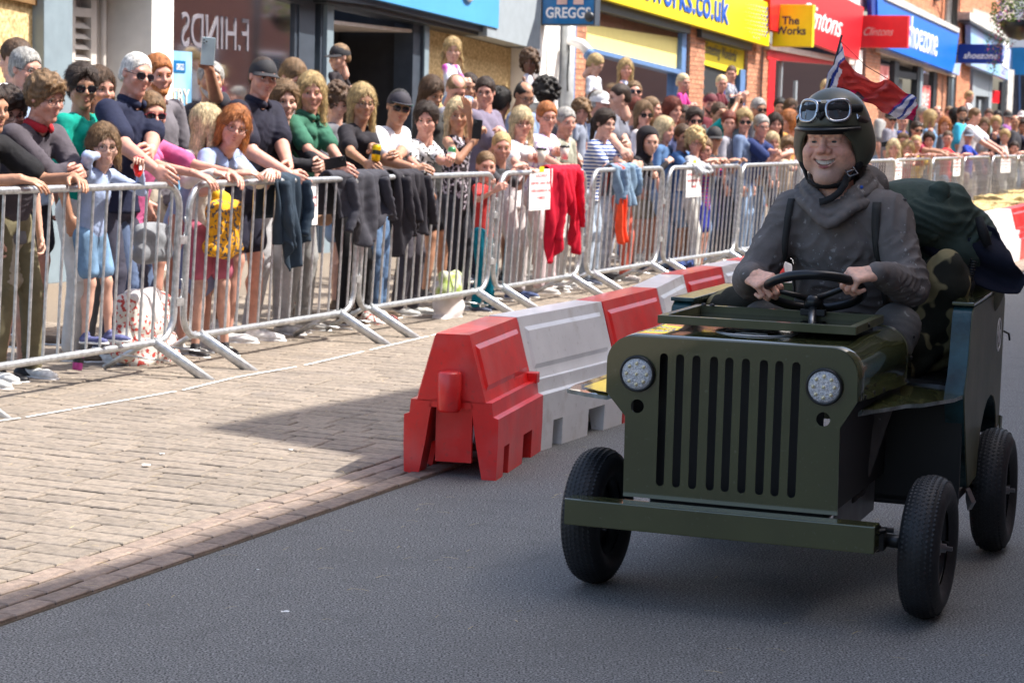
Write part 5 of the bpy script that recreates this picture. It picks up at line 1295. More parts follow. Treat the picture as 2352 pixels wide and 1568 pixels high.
hf = Vector((-.06, -.99, -.05)).normalized(); hu = Vector((-.035, -.06, 1)).normalized()      # facing, up
HM = basis(HC, hf, hu, HSc)
hx_ = Vector((HM[0][0], HM[1][0], HM[2][0])).normalized()
# joints
hipL, hipR = Vector((-.06, 1.0, .70)), Vector((.17, 1.0, .70)); kneeL, kneeR = Vector((-.155, .585, .835)), Vector((.305, .60, .850)); ankL, ankR = Vector((-.12, .32, .40)), Vector((.24, .32, .40))
shL, shR = Vector((-.115, .80, 1.225)), Vector((.228, .79, 1.235)); nck = Vector((.045, .80, 1.31)); plv = Vector((.055, 1.0, .74)); chs = Vector((.06, .83, 1.12))
def ringpt(a): return SC + sx_ * .163 * math.cos(a) + sy_ * .163 * math.sin(a), (sx_ * math.cos(a) + sy_ * math.sin(a)), (-sx_ * math.sin(a) + sy_ * math.cos(a))
def grip(a, mirror, y, z, s_=1.08):
    p, rd, tg = ringpt(a); M_ = basis((0, 0, 0), y, z, s_, mirror); o = p - (M_.to_3x3() @ Vector((0, .068, -.031))); M_.translation = o; return M_, Vector(o)
Mh_r, wr_r = grip(R(-20), True, (-.78, -.55, -.12), (.10, -.45, .85)); Mh_l, wr_l = grip(R(-164), False, (.74, -.60, -.16), (-.20, -.50, .80))
hs_ = SDF(.0028, .005)
HV, HF = hand_sdf(.0030, (1.0, 1.22, .75), .35, .85, .004, .006).mesh()
elR, wr_r = ik(shR, wr_r, .29, .26, (.42, -.10, -.9)); elL, wr_l = ik(shL, wr_l, .29, .26, (-.45, -.10, -.9))
hV, hF = driver_head(); hl = hV.copy()
hVw = xf(hV, HM)
b = SDF(.009, .03)
b.cone(plv, chs, .12, .14, (0, 1, 0), .7); b.cone(chs, nck - Vector((0, 0, .06)), .13, .07, (0, 1, 0), .8); b.cone(nck - Vector((0, 0, .05)), HC - Vector((0, -.0, .08)), .068, .062)
for a, e, w_, Mh in ((shL, elL, wr_l, Mh_l), (shR, elR, wr_r, Mh_r)): b.cone(a, e, .045, .036); b.cone(e, w_, .036, .027); b.cone(w_, Mh @ Vector((0, .03, 0)), .027, .024)
for a, e, w_ in ((hipL, kneeL, ankL), (hipR, kneeR, ankR)): b.cone(a, e, .075, .05); b.cone(e, w_, .05, .032); b.cone(w_, w_ + Vector((0, -.12, -.03)), .035, .03)
bV, bF = b.mesh()
V, F = joinVF([(hVw, hF), (bV, bF), (xf(HV, Mh_r), HF[:, ::-1]), (xf(HV, Mh_l), HF)])
me = npmesh('body', V, F, M_dskin)
n0 = len(hl)
def attr(nm, vals):
    a = me.attributes.new(nm, 'FLOAT', 'POINT'); f = np.zeros(len(V)); f[:n0] = np.clip(vals, 0, 1); a.data.foreach_set('value', f)
dl = np.full(n0, 1.)
for t in np.linspace(-1, 1, 25):
    w_ = 1 - .45 * abs(t)
    dl = np.minimum(dl, np.linalg.norm(hl - (lipc(t, True) + T4(0, -.001, .0024)), axis=1) / w_); dl = np.minimum(dl, np.linalg.norm(hl - (lipc(t, False) + T4(0, -.001, -.0034)), axis=1) / w_)
attr('lip', (.0062 - dl) / .0018 * (hl[:, 1] > .07))
x, y, z = hl.T
attr('stub', .62 * np.clip((-z - .052) / .03, 0, 1) * np.clip((y + .02) / .03, 0, 1) + .3 * np.exp(-((z + .043) / .006) ** 2 - (x / .024) ** 2) * (y > .08))
attr('red', .75 * np.exp(-((np.abs(x) - .042) ** 2 + (z + .026) ** 2) / .0004) * (y > .03) + .8 * np.exp(-(x ** 2 + (z + .022) ** 2) / .00025) * (y > .08))
put('body', me, drv, Matrix.Identity(4))
# eyes, teeth, brows
fc = MB()
for q in (-1, 1):
    e = MB().lathe([(.0120 * math.sin(a), .0120 * math.cos(a)) for a in np.linspace(0, 1.5, 8)], (q * .031, .0762, .0032), (q * .03 + .10, 1, .02), n=20)
    o = e.build('eye', mat('driver_eye_white', (.42, .38, .36), .25), drv, HM.copy())
    ax_ = Vector((q * .03 + .10, 1, .02)).normalized(); c = Vector((q * .031, .0762, .0032))
    MB().lathe([(0, .0126), (.0026, .0125), (.0026, .0123)], c, ax_, n=16).build('pupil', M_black, o, Matrix.Identity(4))
    MB().lathe([(.0024, .01235), (.0064, .0113), (.0067, .0105)], c, ax_, n=18).build('iris', mat('grey_iris', (.07, .085, .09), .15, var=.4, scale=400), o, Matrix.Identity(4))
    br = MB()
    for k in range(70):
        t = random.random(); px_ = q * (.013 + .036 * t); pz = .0235 + .0045 * math.sin(t * 2.6) + random.uniform(-.0025, .0025) * (1 - .5 * t); py = .0945 - .011 * t * t - .002
        d = Vector((q * (.004 + .003 * t), -.0005, .0022 * (1 - 1.6 * t))) * random.uniform(.8, 1.4); br.tube([(px_, py, pz), Vector((px_, py + .0016, pz)) + d * .5, Vector((px_, py + .0006, pz)) + d], [.00035, .0003, .00012], n=3)
    br.build('eyebrow', hairmat('lbrown'), drv, HM.copy())
tee = MB()
for i in range(10):
    t = (i - 4.5) / 5.0; a_, b_ = lipc(t, True), lipc(t, False); hh = .0125 * (1 - .55 * t * t); tee.box((a_[0], .0870 - .022 * t * t, a_[2] - .0005 - hh / 2 + .001), (.0069, .004, hh), M=Matrix.Rotation(-t * .75, 3, 'Z'))
tee.build('teeth', M_teeth, drv, HM.copy(), bevel=.0005)
MB().add([(-.034, .066, -.040), (.034, .066, -.040), (.034, .066, -.080), (-.034, .066, -.080)], [(0, 1, 2, 3)]).build('mouth_lining', M_mouth, drv, HM.copy())
# hoodie
def wrinkle(V, F, axes, seed=0):
    """cloth folds: displace along normals round joints"""
    me = npmesh('t', V, F, M_black); N = np.empty(len(V) * 3); me.vertex_normals.foreach_get('vector', N); N = N.reshape(-1, 3); bpy.data.meshes.remove(me)
    D = np.zeros(len(V))
    for p, d, rad, amp, wl, ph in axes:
        p = np.array(p, float); d = np.array(d, float); d /= np.linalg.norm(d); q = V - p; s_ = q @ d; r_ = np.linalg.norm(q, axis=1); per = q - s_[:, None] * d
        e1 = np.cross(d, [0.3, .2, .9]); e1 /= np.linalg.norm(e1); e2 = np.cross(d, e1); th = np.arctan2(per @ e1, per @ e2)
        f = np.exp(-(r_ / rad) ** 2); w1 = 1.9 * np.sin(th + ph) + 1.1 * np.sin(2 * th - ph * 2) + .9 * np.sin(33 * V[:, 0] + 21 * V[:, 2] + ph)
        a1 = np.sin(2 * math.pi * s_ / wl + ph + w1); a2 = np.sin(2 * math.pi * s_ / (wl * 1.73) + 2.1 * ph - w1 * 1.4)
        g_ = .55 + .45 * np.sin(th * 1.0 + 2.2 * ph + 14 * s_)
        D += amp * f * g_ * (1 - 2 * np.abs(a1) ** .7 * .8 + .5 * a2)
    return V + N * D[:, None]
M_hood = cloth((.150, .134, .126), 'scuffed', (.30, .285, .275))
h_ = SDF(.0065, .035); sh_ = Vector((0, 0, .02))
h_.cone(plv + Vector((0, -.0, -.01)), chs, .182, .176, (0, 1, 0), .76); h_.cone(chs, chs + Vector((0, 0, .07)), .176, .145, (0, 1, 0), .76)
h_.ell(plv + Vector((0, -.05, .06)), (.175, .15, .10), k=.05)
h_.cone(shL + Vector((.06, 0, -.005)), shR - Vector((.06, 0, .005)), .080, .080, (0, 0, 1), .9, k=.05)
for a in (shL, shR): h_.cone(a + Vector((0, 0, -.015)), nck + Vector((0, 0, -.02)), .062, .060, k=.04)
for a, e, w_ in ((shL, elL, wr_l), (shR, elR, wr_r)):
    d = (w_ - e).normalized(); h_.cone(a, e, .074, .068, k=.04); h_.cone(e, w_ - d * .055, .068, .048, k=.02)
    h_.cone(w_ - d * .050, w_ + d * .004, .038, .037, k=.012)
h_.cut(nck + Vector((0, -.01, -.02)), HC - Vector((0, .03, .0)), .068, .085, k=.02)
hv, hff = h_.mesh()
ax_w = []
for a, e, w_, sg in ((shL, elL, wr_l, 1), (shR, elR, wr_r, 2)):
    ax_w += [(e + (a - e) * .15, e - a + Vector((.05, 0, .1)), .13, .0085, .075, sg), (e + (w_ - e) * .3, w_ - e + Vector((0, .05, .08)), .10, .0075, .060, sg * 2), (w_ + (e - w_) * .32, w_ - e, .06, .005, .030, sg * 3), (a + (e - a) * .30, (e - a).cross(Vector((0, 1, 0))) + (e - a) * .6, .15, .0085, .10, sg)]
ax_w += [(plv + Vector((0, -.12, .08)), (0.2, 0, 1), .20, .009, .085, 1.), (chs + Vector((.08, -.14, -.05)), (.8, 0, .6), .17, .008, .12, 2.), (chs + Vector((-.10, -.14, -.05)), (-.7, 0, .7), .17, .008, .11, 4.)]
hv = wrinkle(hv, hff, ax_w)
dnp('hoodie', (hv, hff), M_hood)
# collar and lowered hood
c = SDF(.0055, .014)
cN = nck + Vector((0, -.004, .014)); loop = []; lo2 = []
for k in range(33):
    a = 2 * math.pi * k / 32; sa, ca = math.sin(a), math.cos(a); fr_ = max(0, -sa)                   # sa > 0: the back of the neck
    loop.append(cN + Vector((.098 * ca * (1 - .10 * fr_), .094 * sa - .012 * fr_, .020 + .040 * sa - .052 * fr_ ** 3)))
    lo2.append(cN + Vector((.142 * ca * (1 - .22 * fr_ ** 2), .120 * sa - .022 * fr_, -.034 + .032 * sa - .060 * fr_ ** 4 + .006 * math.sin(5 * a))))
for k in range(32):
    sa = math.sin(2 * math.pi * (k + .5) / 32); back = max(0, sa)
    c.cone(loop[k], loop[k + 1], .017 + .014 * back, k=.008)
    m0, m1 = loop[k].lerp(lo2[k], .55) + Vector((0, 0, .006)), loop[k + 1].lerp(lo2[k + 1], .55) + Vector((0, 0, .006))
    c.cone(m0, m1, .014 + .010 * back, k=.010); c.cone(lo2[k], lo2[k + 1], .017 + .012 * back, k=.010)
c.ell(nck + Vector((.02, .15, .01)), (.13, .08, .085), k=.03)
c.cut(nck + Vector((0, -.005, -.10)), HC + Vector((0, 0, -.02)), .060, .082, k=.01)
c.cut(cN + Vector((0, -.07, .06)), cN + Vector((-.005, -.17, -.055)), .034, .004, k=.012)
cv, cf = c.mesh(noise=.0014, nf=60, seed=2)
cv = wrinkle(cv, cf, [(cN + Vector((.11, -.02, 0)), (.3, 1, .6), .09, .006, .045, 1.), (cN + Vector((-.11, -.03, 0)), (-.3, 1, .5), .09, .006, .04, 3.), (cN + Vector((.05, -.10, -.05)), (1, .2, .8), .07, .005, .035, 2.)])
dnp('hood', (cv, cf), M_hood)
dp('toggle', MB().lathe([(0, .004), (.006, .004), (.006, 0)], nck + Vector((.098, -.085, .012)), (.4, -1, .3), n=12), M_bluet)
dp('zip_pull', MB().tube([nck + Vector((.20, -.03, -.022)), nck + Vector((.245, -.02, -.028))], .004, n=6), M_dmet)
# rucksack straps over the shoulders
def strap(pts, w_, name='strap', m=None, par=None, th=.004):
    b_ = MB(); n = len(pts); vs = []
    for i, (p, nn) in enumerate(pts):
        p, nn = Vector(p), Vector(nn).normalized(); t = (Vector(pts[min(i + 1, n - 1)][0]) - Vector(pts[max(i - 1, 0)][0])).normalized(); sd = t.cross(nn).normalized() * w_ / 2
        vs += [p - sd, p + sd, p + sd + nn * th, p - sd + nn * th]
    fs = []
    for i in range(n - 1):
        for k in range(4): q = (k + 1) % 4; fs.append((i * 4 + k, i * 4 + q, i * 4 + 4 + q, i * 4 + 4 + k))
    fs += [(3, 2, 1, 0), (4 * n - 4, 4 * n - 3, 4 * n - 2, 4 * n - 1)]
    return b_.add(vs, fs, None, True).build(name, m or M_black, par or drv, local=(par is None or par is drv), M=None if (par is None or par is drv) else Matrix.Identity(4))
from mathutils.bvhtree import BVHTree
bvh = BVHTree.FromPolygons([tuple(p) for p in hv], [tuple(f) for f in hff])
M_strap = mat('webbing', (.035, .035, .033), .8, bump=.3, bscale=200)
def front(x, z, lift=.002):
    r_ = bvh.ray_cast(Vector((x, -.5, z)), Vector((0, 1, 0))); p, nn = (r_[0], r_[1]) if r_[0] else (None, Vector((0, -1, 0)))
    if p is None: return None
    if nn.y > 0: nn = -nn
    return (p + nn * lift, nn)
strap([q for q in (front(-.105 - .012 * math.sin(3 * t), 1.27 - .34 * t) for t in np.linspace(0, 1, 16)) if q], .024, 'rucksack_strap', M_strap)
strap([q for q in (front(.20 + .02 * t * t, 1.27 - .36 * t) for t in np.linspace(0, 1, 16)) if q], .030, 'rucksack_strap', M_strap)
# paint flecks and scuffs on the cloth
fl = MB()
for _ in range(230):
    cx, cz, sp = random.choice(((-.06, 1.06, .05), (.07, 1.03, .06), (.0, 1.0, .07), (.13, .93, .025), (.36, 1.15, .04), (-.02, 1.0, .12), (.33, 1.0, .05)))
    xx, zz = random.gauss(cx, sp), random.gauss(cz, sp); q = front(xx, zz, .0008)
    if not q: continue
    p, nn = q
    if p.y > 1.0: continue
    a = random.uniform(0, 3.14); t = Vector((math.cos(a) * .7, 0, 1 * math.sin(a) + .3)).normalized(); t = (t - nn * t.dot(nn)).normalized(); L = random.choice((.0015, .002, .003, .006)) * random.uniform(.6, 1.3); w_ = L * random.uniform(.25, .7); s2_ = nn.cross(t) * w_
    fl.add([p - t * L, p + s2_, p + t * L, p - s2_], [(0, 1, 2, 3)])
o = fl.build('paint_flecks', mat('dried_paint', (.30, .31, .31), .7), drv, local=True); o['kind'] = 'stuff'
# trousers
t_ = SDF(.008, .03)
for a, e, w_ in ((hipL, kneeL, ankL), (hipR, kneeR, ankR)): t_.cone(a, e, .098, .082, k=.04); t_.cone(e, w_, .080, .055, k=.02)
t_.ell(plv + Vector((0, .0, -.03)), (.18, .14, .12), k=.05)
tv, tf = t_.mesh(); ax_t = []
for a, e, w_ in ((hipL, kneeL, ankL), (hipR, kneeR, ankR)): ax_t += [(e + (a - e) * .3, e - a, .14, .006, .06, 1.), (e, w_ - e, .09, .005, .045, 2.)]
tv = wrinkle(tv, tf, ax_t); dnp('trousers', (tv, tf), cloth((.115, .11, .105), 'scuffed', (.25, .25, .24)))
for w_ in (ankL, ankR): put('shoe', shoe_mesh((.02, .02, .02), (.03, .03, .03)), drv, basis(w_ - Vector((0, 0, .07)), (0, -1, -.1), (0, 0, 1)))
# helmet
def hp(p): return HM @ Vector(p)
def helmet():
    s = SDF(.0065, .012); s.ell((0, -.018, .050), (.1085, .128, .112)); s.cone((-.03, -.03, -.01), (.03, -.03, -.01), .096, k=.03); 
    for q in (-1, 1): s.cone((q * .066, -.012, .0), (q * .070, -.002, -.046), .034, .026, k=.03)
    s.cute((0, -.016, .042), (.095, .112, .100), k=.004); s.cut((-.02, -.03, -.05), (.02, -.03, -.05), .078, k=.004)
    s.cute((0, .10, -.052), (.094, .12, .092), k=.012); s.cute((0, -.02, -.155), (.16, .18, .085), k=.008)
    return s.mesh()
V1, F1 = helmet(); V1 = smoothVF(V1, F1, 2)
M_helm = mat('matt_olive_shell', (.070, .072, .046), .42, var=.06, scale=8, bump=.04, bscale=60, coat=.12)
hel = put('helmet', npmesh('helmet', V1, F1, M_helm), drv, HM.copy())
def onell(az, el, k=1.0): return Vector((.1085 * k * math.cos(el) * math.sin(az), -.018 + .128 * k * math.cos(el) * math.cos(az), .050 + .112 * k * math.sin(el)))
# peak
pk = MB(); n = 17; top_ = []; 
for i in range(n):
    a = R(-62 + 124 * i / (n - 1)); p = onell(a, R(-2), 1.0); o_ = Vector((math.sin(a), math.cos(a), 0)); e = .026 * math.cos(a * 1.25) + .004
    top_.append((p, p + o_ * e + Vector((0, 0, -.006))))
vs = []
for p, q in top_: vs += [p + Vector((0, 0, .004)), q + Vector((0, 0, .002)), q - Vector((0, 0, .004)), p - Vector((0, 0, .010))]
fs = [(i * 4 + k, i * 4 + (k + 1) % 4, i * 4 + 4 + (k + 1) % 4, i * 4 + 4 + k) for i in range(n - 1) for k in range(4)]
pk.add(vs, fs, None, True).build('peak', M_plas, hel, Matrix.Identity(4))
# padded lining and cheek pieces
rimp = []
for i in range(25):
    a = R(-74 + 148 * i / 24); rimp.append(Vector((.096 * math.sin(a), -.018 + .114 * math.cos(a), .036 - .0 * abs(a))))
M_pad = mat('black_lining', (.008, .008, .009), .8, bump=.2, bscale=90)
MB().tube([rimp[0] + Vector((0, -.005, -.075))] + [rimp[0] + Vector((0, .002, -.035))] + rimp + [rimp[-1] + Vector((0, .002, -.035)), rimp[-1] + Vector((0, -.005, -.075))], .0125, n=10).build('lining', M_pad, hel, Matrix.Identity(4))
for q in (-1, 1):
    s = SDF(.005, .01); s.cone((q * .086, -.012, .03), (q * .088, .008, -.062), .026, .020, (1, 0, 0), .62); s.cone((q * .088, .008, -.062), (q * .070, .034, -.112), .016, .007, (1, 0, 0), .6)
    v_, f_ = s.mesh(); put('ear_flap', npmesh('ear_flap', v_, f_, M_pad), hel, Matrix.Identity(4))
# chin strap, buckle, loose end
cs = [(q * .1, .03, -.09) for q in ()]
pts_ = [(.078, .026, -.090), (.062, .050, -.116), (.034, .066, -.130), (0, .070, -.133), (-.034, .064, -.130), (-.066, .045, -.112), (-.084, .022, -.080)]
strap([(HM @ Vector(p), (HM.to_3x3() @ (Vector(p) - Vector((0, 0, -.06))))) for p in pts_], .022, 'chin_strap', M_pad)
pts_ = [(-.066, .060, -.100), (-.060, .078, -.128), (-.046, .088, -.150), (-.026, .094, -.166), (-.004, .098, -.176), (.012, .100, -.179)]
strap([(HM @ Vector(p), (HM.to_3x3() @ Vector((-.25, .9, .35)))) for p in pts_], .024, 'strap_end', M_pad, th=.003)
bk = MB(); c0 = Vector((-.074, .054, -.088)); bx = Vector((-.55, .42, -.6)).normalized(); bz = Vector((-.3, .7, .7)); bz = (bz - bx * bz.dot(bx)).normalized(); by = bz.cross(bx)
Mb = frame_M(c0, bx, by, bz)
bk.tube([Mb @ Vector(p) for p in ((-.017, -.014, 0), (.017, -.014, 0), (.017, .014, 0), (-.017, .014, 0))], .0022, n=6, closed=True); bk.tube([Mb @ Vector((0, -.014, .003)), Mb @ Vector((0, .014, .003))], .0028, n=6)
bk.build('buckle', M_dmet, hel, Matrix.Identity(4))
for q, p in ((1, (.098, .028, -.022)), (-1, (-.098, .028, -.015)), (1, (.1, -.005, -.04))): MB().lathe([(0, .004), (.003, .003), (.004, 0)], p, (q, .5, 0), n=10).build('press_stud', M_dmet, hel, Matrix.Identity(4))
# goggles pushed up on the brow of the helmet
M_chrome = mat('chromed_frame', (.55, .56, .58), .18, .95, var=.15, scale=60, bump=.1, bscale=200)
M_gl = mat('smoked_lens', (.03, .038, .045), .05, .0, var=.5, scale=14, coat=1., spec=.9)
gg = MB().tube([onell(a, R(27) + .02 * math.cos(a * 3), 1.015) for a in np.linspace(R(-72), R(72), 24)], .010, n=8, flat=1.3).build('goggle_strap_pad', M_pad, hel, Matrix.Identity(4))
for q in (-1, 1):
    az = R(q * 27 + 1); c = onell(az, R(23), 1.05) ; nz = Vector((math.sin(az) * .8, math.cos(az), .30)).normalized(); ux = Vector((0, 0, 1)).cross(nz).normalized() * -1; uy = nz.cross(ux) * -1
    if uy.z < 0: uy = -uy
    out = []; N_ = 28
    for k in range(N_):
        a = 2 * math.pi * k / N_; ca, sa = math.cos(a), math.sin(a); w_ = .036 * math.copysign(abs(ca) ** .72, ca); v_ = .0330 * math.copysign(abs(sa) ** .75, sa)
        w_ *= 1 + .10 * sa; v_ -= .10 * w_ * q * -1 * .9
        out.append(c + ux * w_ + uy * v_ - nz * (.010 * (w_ / .036) ** 2 if w_ * q * (1 if ux.x > 0 else -1) > 0 else .0))
    cup = MB(); 
    back = [p * 1.0 - nz * .016 + (p - c) * .10 for p in out]; cup.add(out + back, [(i, (i + 1) % N_, N_ + (i + 1) % N_, N_ + i) for i in range(N_)], None, True)
    g_ = cup.build('goggle_cup', M_pad, hel, Matrix.Identity(4))
    MB().tube(out, .0050, n=8, closed=True).build('goggle_frame', M_chrome, g_, Matrix.Identity(4))
    MB().tube([p - nz * .007 + (p - c) * .05 for p in out[15:28]], .0028, n=6).build('goggle_vent', M_chrome, g_, Matrix.Identity(4))
    MB().add([p * .92 + c * .08 - nz * .001 for p in out] + [c + nz * .002], [(i, (i + 1) % N_, N_) for i in range(N_)], None, True).build('goggle_lens', M_gl, g_, Matrix.Identity(4))
    if q == 1: MB().tube([c + uy * .026 + ux * .006 + nz * .001, c - uy * .026 + ux * .004 + nz * .001], .0009, n=5).build('lens_joint', M_chrome, g_, Matrix.Identity(4))
for k, (a0, a1) in enumerate(((-13, 13),)):
    MB().tube([onell(R(a), R(38), 1.055) for a in np.linspace(-44, 46, 12)], .0035, n=6, flat=1.6).build('goggle_bar', M_chrome, hel, Matrix.Identity(4))
    MB().box(onell(0, R(38), 1.06), (.016, .006, .009)).build('goggle_hinge', M_chrome, hel, Matrix.Identity(4))
    MB().tube([onell(R(-4), R(20), 1.03), onell(R(2), R(12), 1.05), onell(R(8), R(20), 1.03)], .008, n=8).build('nose_pad', M_pad, hel, Matrix.Identity(4))
M_lea = mat('brown_leather_strap', (.045, .028, .022), .5, bump=.15, bscale=120)
for q in (1, -1):
    pts2 = [(onell(a, R(22) - abs(a) * .20, 1.012), onell(a, R(22), 1.) - Vector((0, -.018, .05))) for a in np.linspace(q * R(60), q * R(150), 16)]
    b_ = MB(); n = len(pts2); vs = []
    for i, (p, nn) in enumerate(pts2):
        nn = nn.normalized(); vs += [p + Vector((0, 0, -.010)), p + Vector((0, 0, .010)), p + Vector((0, 0, .010)) + nn * .003, p + Vector((0, 0, -.010)) + nn * .003]
    b_.add(vs, [(i * 4 + k, i * 4 + (k + 1) % 4, i * 4 + 4 + (k + 1) % 4, i * 4 + 4 + k) for i in range(n - 1) for k in range(4)], None, True).build('goggle_strap', M_lea, hel, Matrix.Identity(4))
    MB().tube([onell(q * R(58), R(16), 1.03), onell(q * R(62), R(13), 1.05), onell(q * R(58), R(10), 1.03)], .003, n=6, closed=True).build('strap_ring', M_chrome, hel, Matrix.Identity(4))

# ================================================================== LOAD IN THE CART
def cartthing(name, label, cat): return empty(name, CO, CA, label, cat)
def snp(name, s, m, par, noise=.0, nf=30, seed=0, wr=None, sm=0):
    v_, f_ = s.mesh(noise=noise, nf=nf, seed=seed)
    if wr: v_ = wrinkle(v_, f_, wr)
    if sm: v_ = smoothVF(v_, f_, sm)
    return put(name, npmesh(name, v_, f_, m), par, Matrix.Identity(4))
M_gcl = cloth((.058, .082, .066)); M_gcl2 = cloth((.13, .135, .098)); M_navyc = cloth((.014, .016, .030)); M_camo = cloth((.018, .018, .012), 'camo', (.24, .20, .10))
rk = cartthing('rucksack', 'large dark green rucksack bulging behind the driver\'s shoulder', 'rucksack')
s = SDF(.009, .04); s.ell((.26, 1.12, 1.21), (.22, .20, .135)); s.ell((.40, 1.22, 1.12), (.16, .20, .15)); s.ell((.30, 1.2, .95), (.17, .18, .2)); s.cone((.12, 1.0, 1.28), (.40, 1.1, 1.28), .055, .06)
snp('pack', s, M_gcl, rk, noise=.006, nf=16, seed=4, wr=[((.36, 1.0, 1.25), (.4, 0, 1), .14, .010, .06, 1.), ((.48, 1.05, 1.12), (1, 0, -.7), .14, .012, .055, 2.), ((.2, .95, 1.25), (1, 0, .3), .12, .006, .07, 1.)])
s = SDF(.008, .02); s.cone((.365, 1.0, 1.315), (.345, .98, 1.16), .030, .026, (1, 0, 0), 1.2); snp('gathered_band', s, M_gcl, rk, noise=.004, nf=60, seed=1)
MB().tube([(.50, 1.06, 1.22), (.52, 1.05, 1.17), (.54, 1.05, 1.12)], [.014, .02, .016], n=10).build('buckle_strap', M_pad, rk, Matrix.Identity(4))
ct = cartthing('jacket', 'navy jacket streaming back from behind the driver', 'jacket')
g = MB(); nu, nv = 30, 10; vs = []
for i in range(nu):
    t = i / (nu - 1); cx = .27 + .36 * t; cz = 1.16 - .10 * t ** 1.6 - .03 * math.sin(t * 3.1); wd = .045 + .075 * math.sin(min(1, t * 1.1) * 2.4) ** .8 if t < .95 else .055
    for j in range(nv):
        s_ = j / (nv - 1) - .5; vs.append((cx - s_ * .05 * (1 + t), 1.02 + .10 * t + .035 * math.sin(9 * s_ + 5 * t), cz + s_ * 2 * wd * (.9 + .2 * t) + .008 * math.sin(7 * t + 4 * s_)))
g.add(vs, [(i * nv + j, i * nv + j + 1, (i + 1) * nv + j + 1, (i + 1) * nv + j) for i in range(nu - 1) for j in range(nv - 1)], None, True)
o = g.build('cloth', M_navyc, ct, Matrix.Identity(4)); md = o.modifiers.new('t', 'SOLIDIFY'); md.thickness = .016; md.offset = 0; md = o.modifiers.new('s', 'SUBSURF'); md.levels = 1; md.render_levels = 1
cb_ = cartthing('camouflage_bundle', 'bundle of black and tan camouflage netting stuffed beside the driver', 'bundle')
s = SDF(.010, .03); s.ell((.36, 1.0, .86), (.15, .17, .20)); s.ell((.42, .92, .98), (.09, .12, .13)); s.ell((.30, .88, .74), (.10, .12, .12))
snp('netting', s, M_camo, cb_, noise=.008, nf=22, seed=6)
s = SDF(.010, .03); s.ell((-.30, .86, .86), (.13, .12, .08)); snp('netting', s, M_camo, cb_, noise=.008, nf=22, seed=6)
jb = cartthing('kit_bag', 'smooth khaki green bag wedged at the rear of the cart', 'bag')
s = SDF(.009, .03); s.cone((.44, 1.14, 1.06), (.49, 1.2, .92), .06, .075); s.ell((.50, 1.24, .95), (.08, .10, .09)); snp('bag', s, M_gcl2, jb, noise=.003, nf=18, seed=7)
rd = cartthing('field_telephone_handset', 'black handset on a coiled black cord hanging over the camouflage bundle', 'handset')
MB().tube([(.475, 1.0, 1.02), (.50, .985, .985), (.485, .98, .95)], [.018, .012, .018], n=12).build('handset', M_plas, rd, Matrix.Identity(4))
hp_ = []; P0 = [Vector(p) for p in ((.50, 1.0, 1.07), (.49, .98, 1.0), (.47, .93, .95), (.42, .88, .88), (.38, .84, .82), (.34, .80, .77))]
for i in range(420):
    t = i / 419 * (len(P0) - 1); k = min(int(t), len(P0) - 2); p = P0[k].lerp(P0[k + 1], t - k); d = (P0[k + 1] - P0[k]).normalized(); u_ = d.orthogonal().normalized(); v_ = d.cross(u_); a = i * 2 * math.pi / 11
    hp_.append(p + (u_ * math.cos(a) + v_ * math.sin(a)) * .012)
MB().tube(hp_, .0032, n=5).build('coiled_cord', M_plas, rd, Matrix.Identity(4))
MB().tube([(.34, .80, .77), (.33, .78, .75), (.35, .775, .745), (.355, .78, .76), (.34, .80, .765)], .003, n=5).build('cord_end', M_plas, rd, Matrix.Identity(4))
# aerial stays and flag
fg = cartthing('flag', 'translucent red flag with blue and white edges flying from the back of the cart', 'flag')
MB().tube([(-.17, 1.42, .62), (-.148, 1.40, 1.62), (-.092, 1.40, 1.875)], .0045, n=6).build('pole', M_plas, fg, Matrix.Identity(4))
def cr(P, t):
    t *= len(P) - 1; k = min(int(t), len(P) - 2); f = t - k; p0, p1, p2, p3 = P[max(k - 1, 0)], P[k], P[k + 1], P[min(k + 2, len(P) - 1)]
    return .5 * ((2 * p1) + (p2 - p0) * f + (2 * p0 - 5 * p1 + 4 * p2 - p3) * f * f + (3 * p1 - p0 - 3 * p2 + p3) * f ** 3)
tp_ = [Vector(p) for p in ((-.100, 1.40, 1.852), (-.070, 1.38, 1.785), (-.035, 1.42, 1.737), (.045, 1.44, 1.700), (.092, 1.40, 1.712), (.150, 1.43, 1.665), (.200, 1.42, 1.648))]
bt_ = [Vector(p) for p in ((-.150, 1.40, 1.665), (-.110, 1.43, 1.655), (-.060, 1.45, 1.655), (.010, 1.41, 1.625), (.080, 1.37, 1.590), (.140, 1.40, 1.565), (.195, 1.42, 1.560))]
def flagmat(nm, c): return mat(nm, c, .6, trans=0., var=.12, scale=12)
M_fr = flagmat('flag_red', (.55, .06, .05)); M_fb = flagmat('flag_blue', (.03, .06, .32)); M_fw = flagmat('flag_white', (.72, .72, .76)); M_fm = flagmat('flag_crimson', (.55, .01, .09)); M_fd = flagmat('flag_dark', (.04, .02, .04))
for m_ in (M_fr, M_fb, M_fw, M_fm):
    n = m_.node_tree.nodes; l = m_.node_tree.links; b_ = n['Principled BSDF']; tl = n.new('ShaderNodeBsdfTranslucent'); mx = n.new('ShaderNodeMixShader'); mx.inputs[0].default_value = .45
    l.new(b_.inputs['Base Color'].links[0].from_socket, tl.inputs[0]); l.new(b_.outputs[0], mx.inputs[1]); l.new(tl.outputs[0], mx.inputs[2]); l.new(mx.outputs[0], n['Material Output'].inputs[0])
g = MB(); nu, nv = 120, 48
P_g = [[cr(tp_, i / nu).lerp(cr(bt_, i / nu), j / nv) + Vector((0, .024 * math.sin(i * .20 + j * .13) + .013 * math.sin(j * .34 + i * .07), .003 * math.sin(i * .3))) for j in range(nv + 1)] for i in range(nu + 1)]
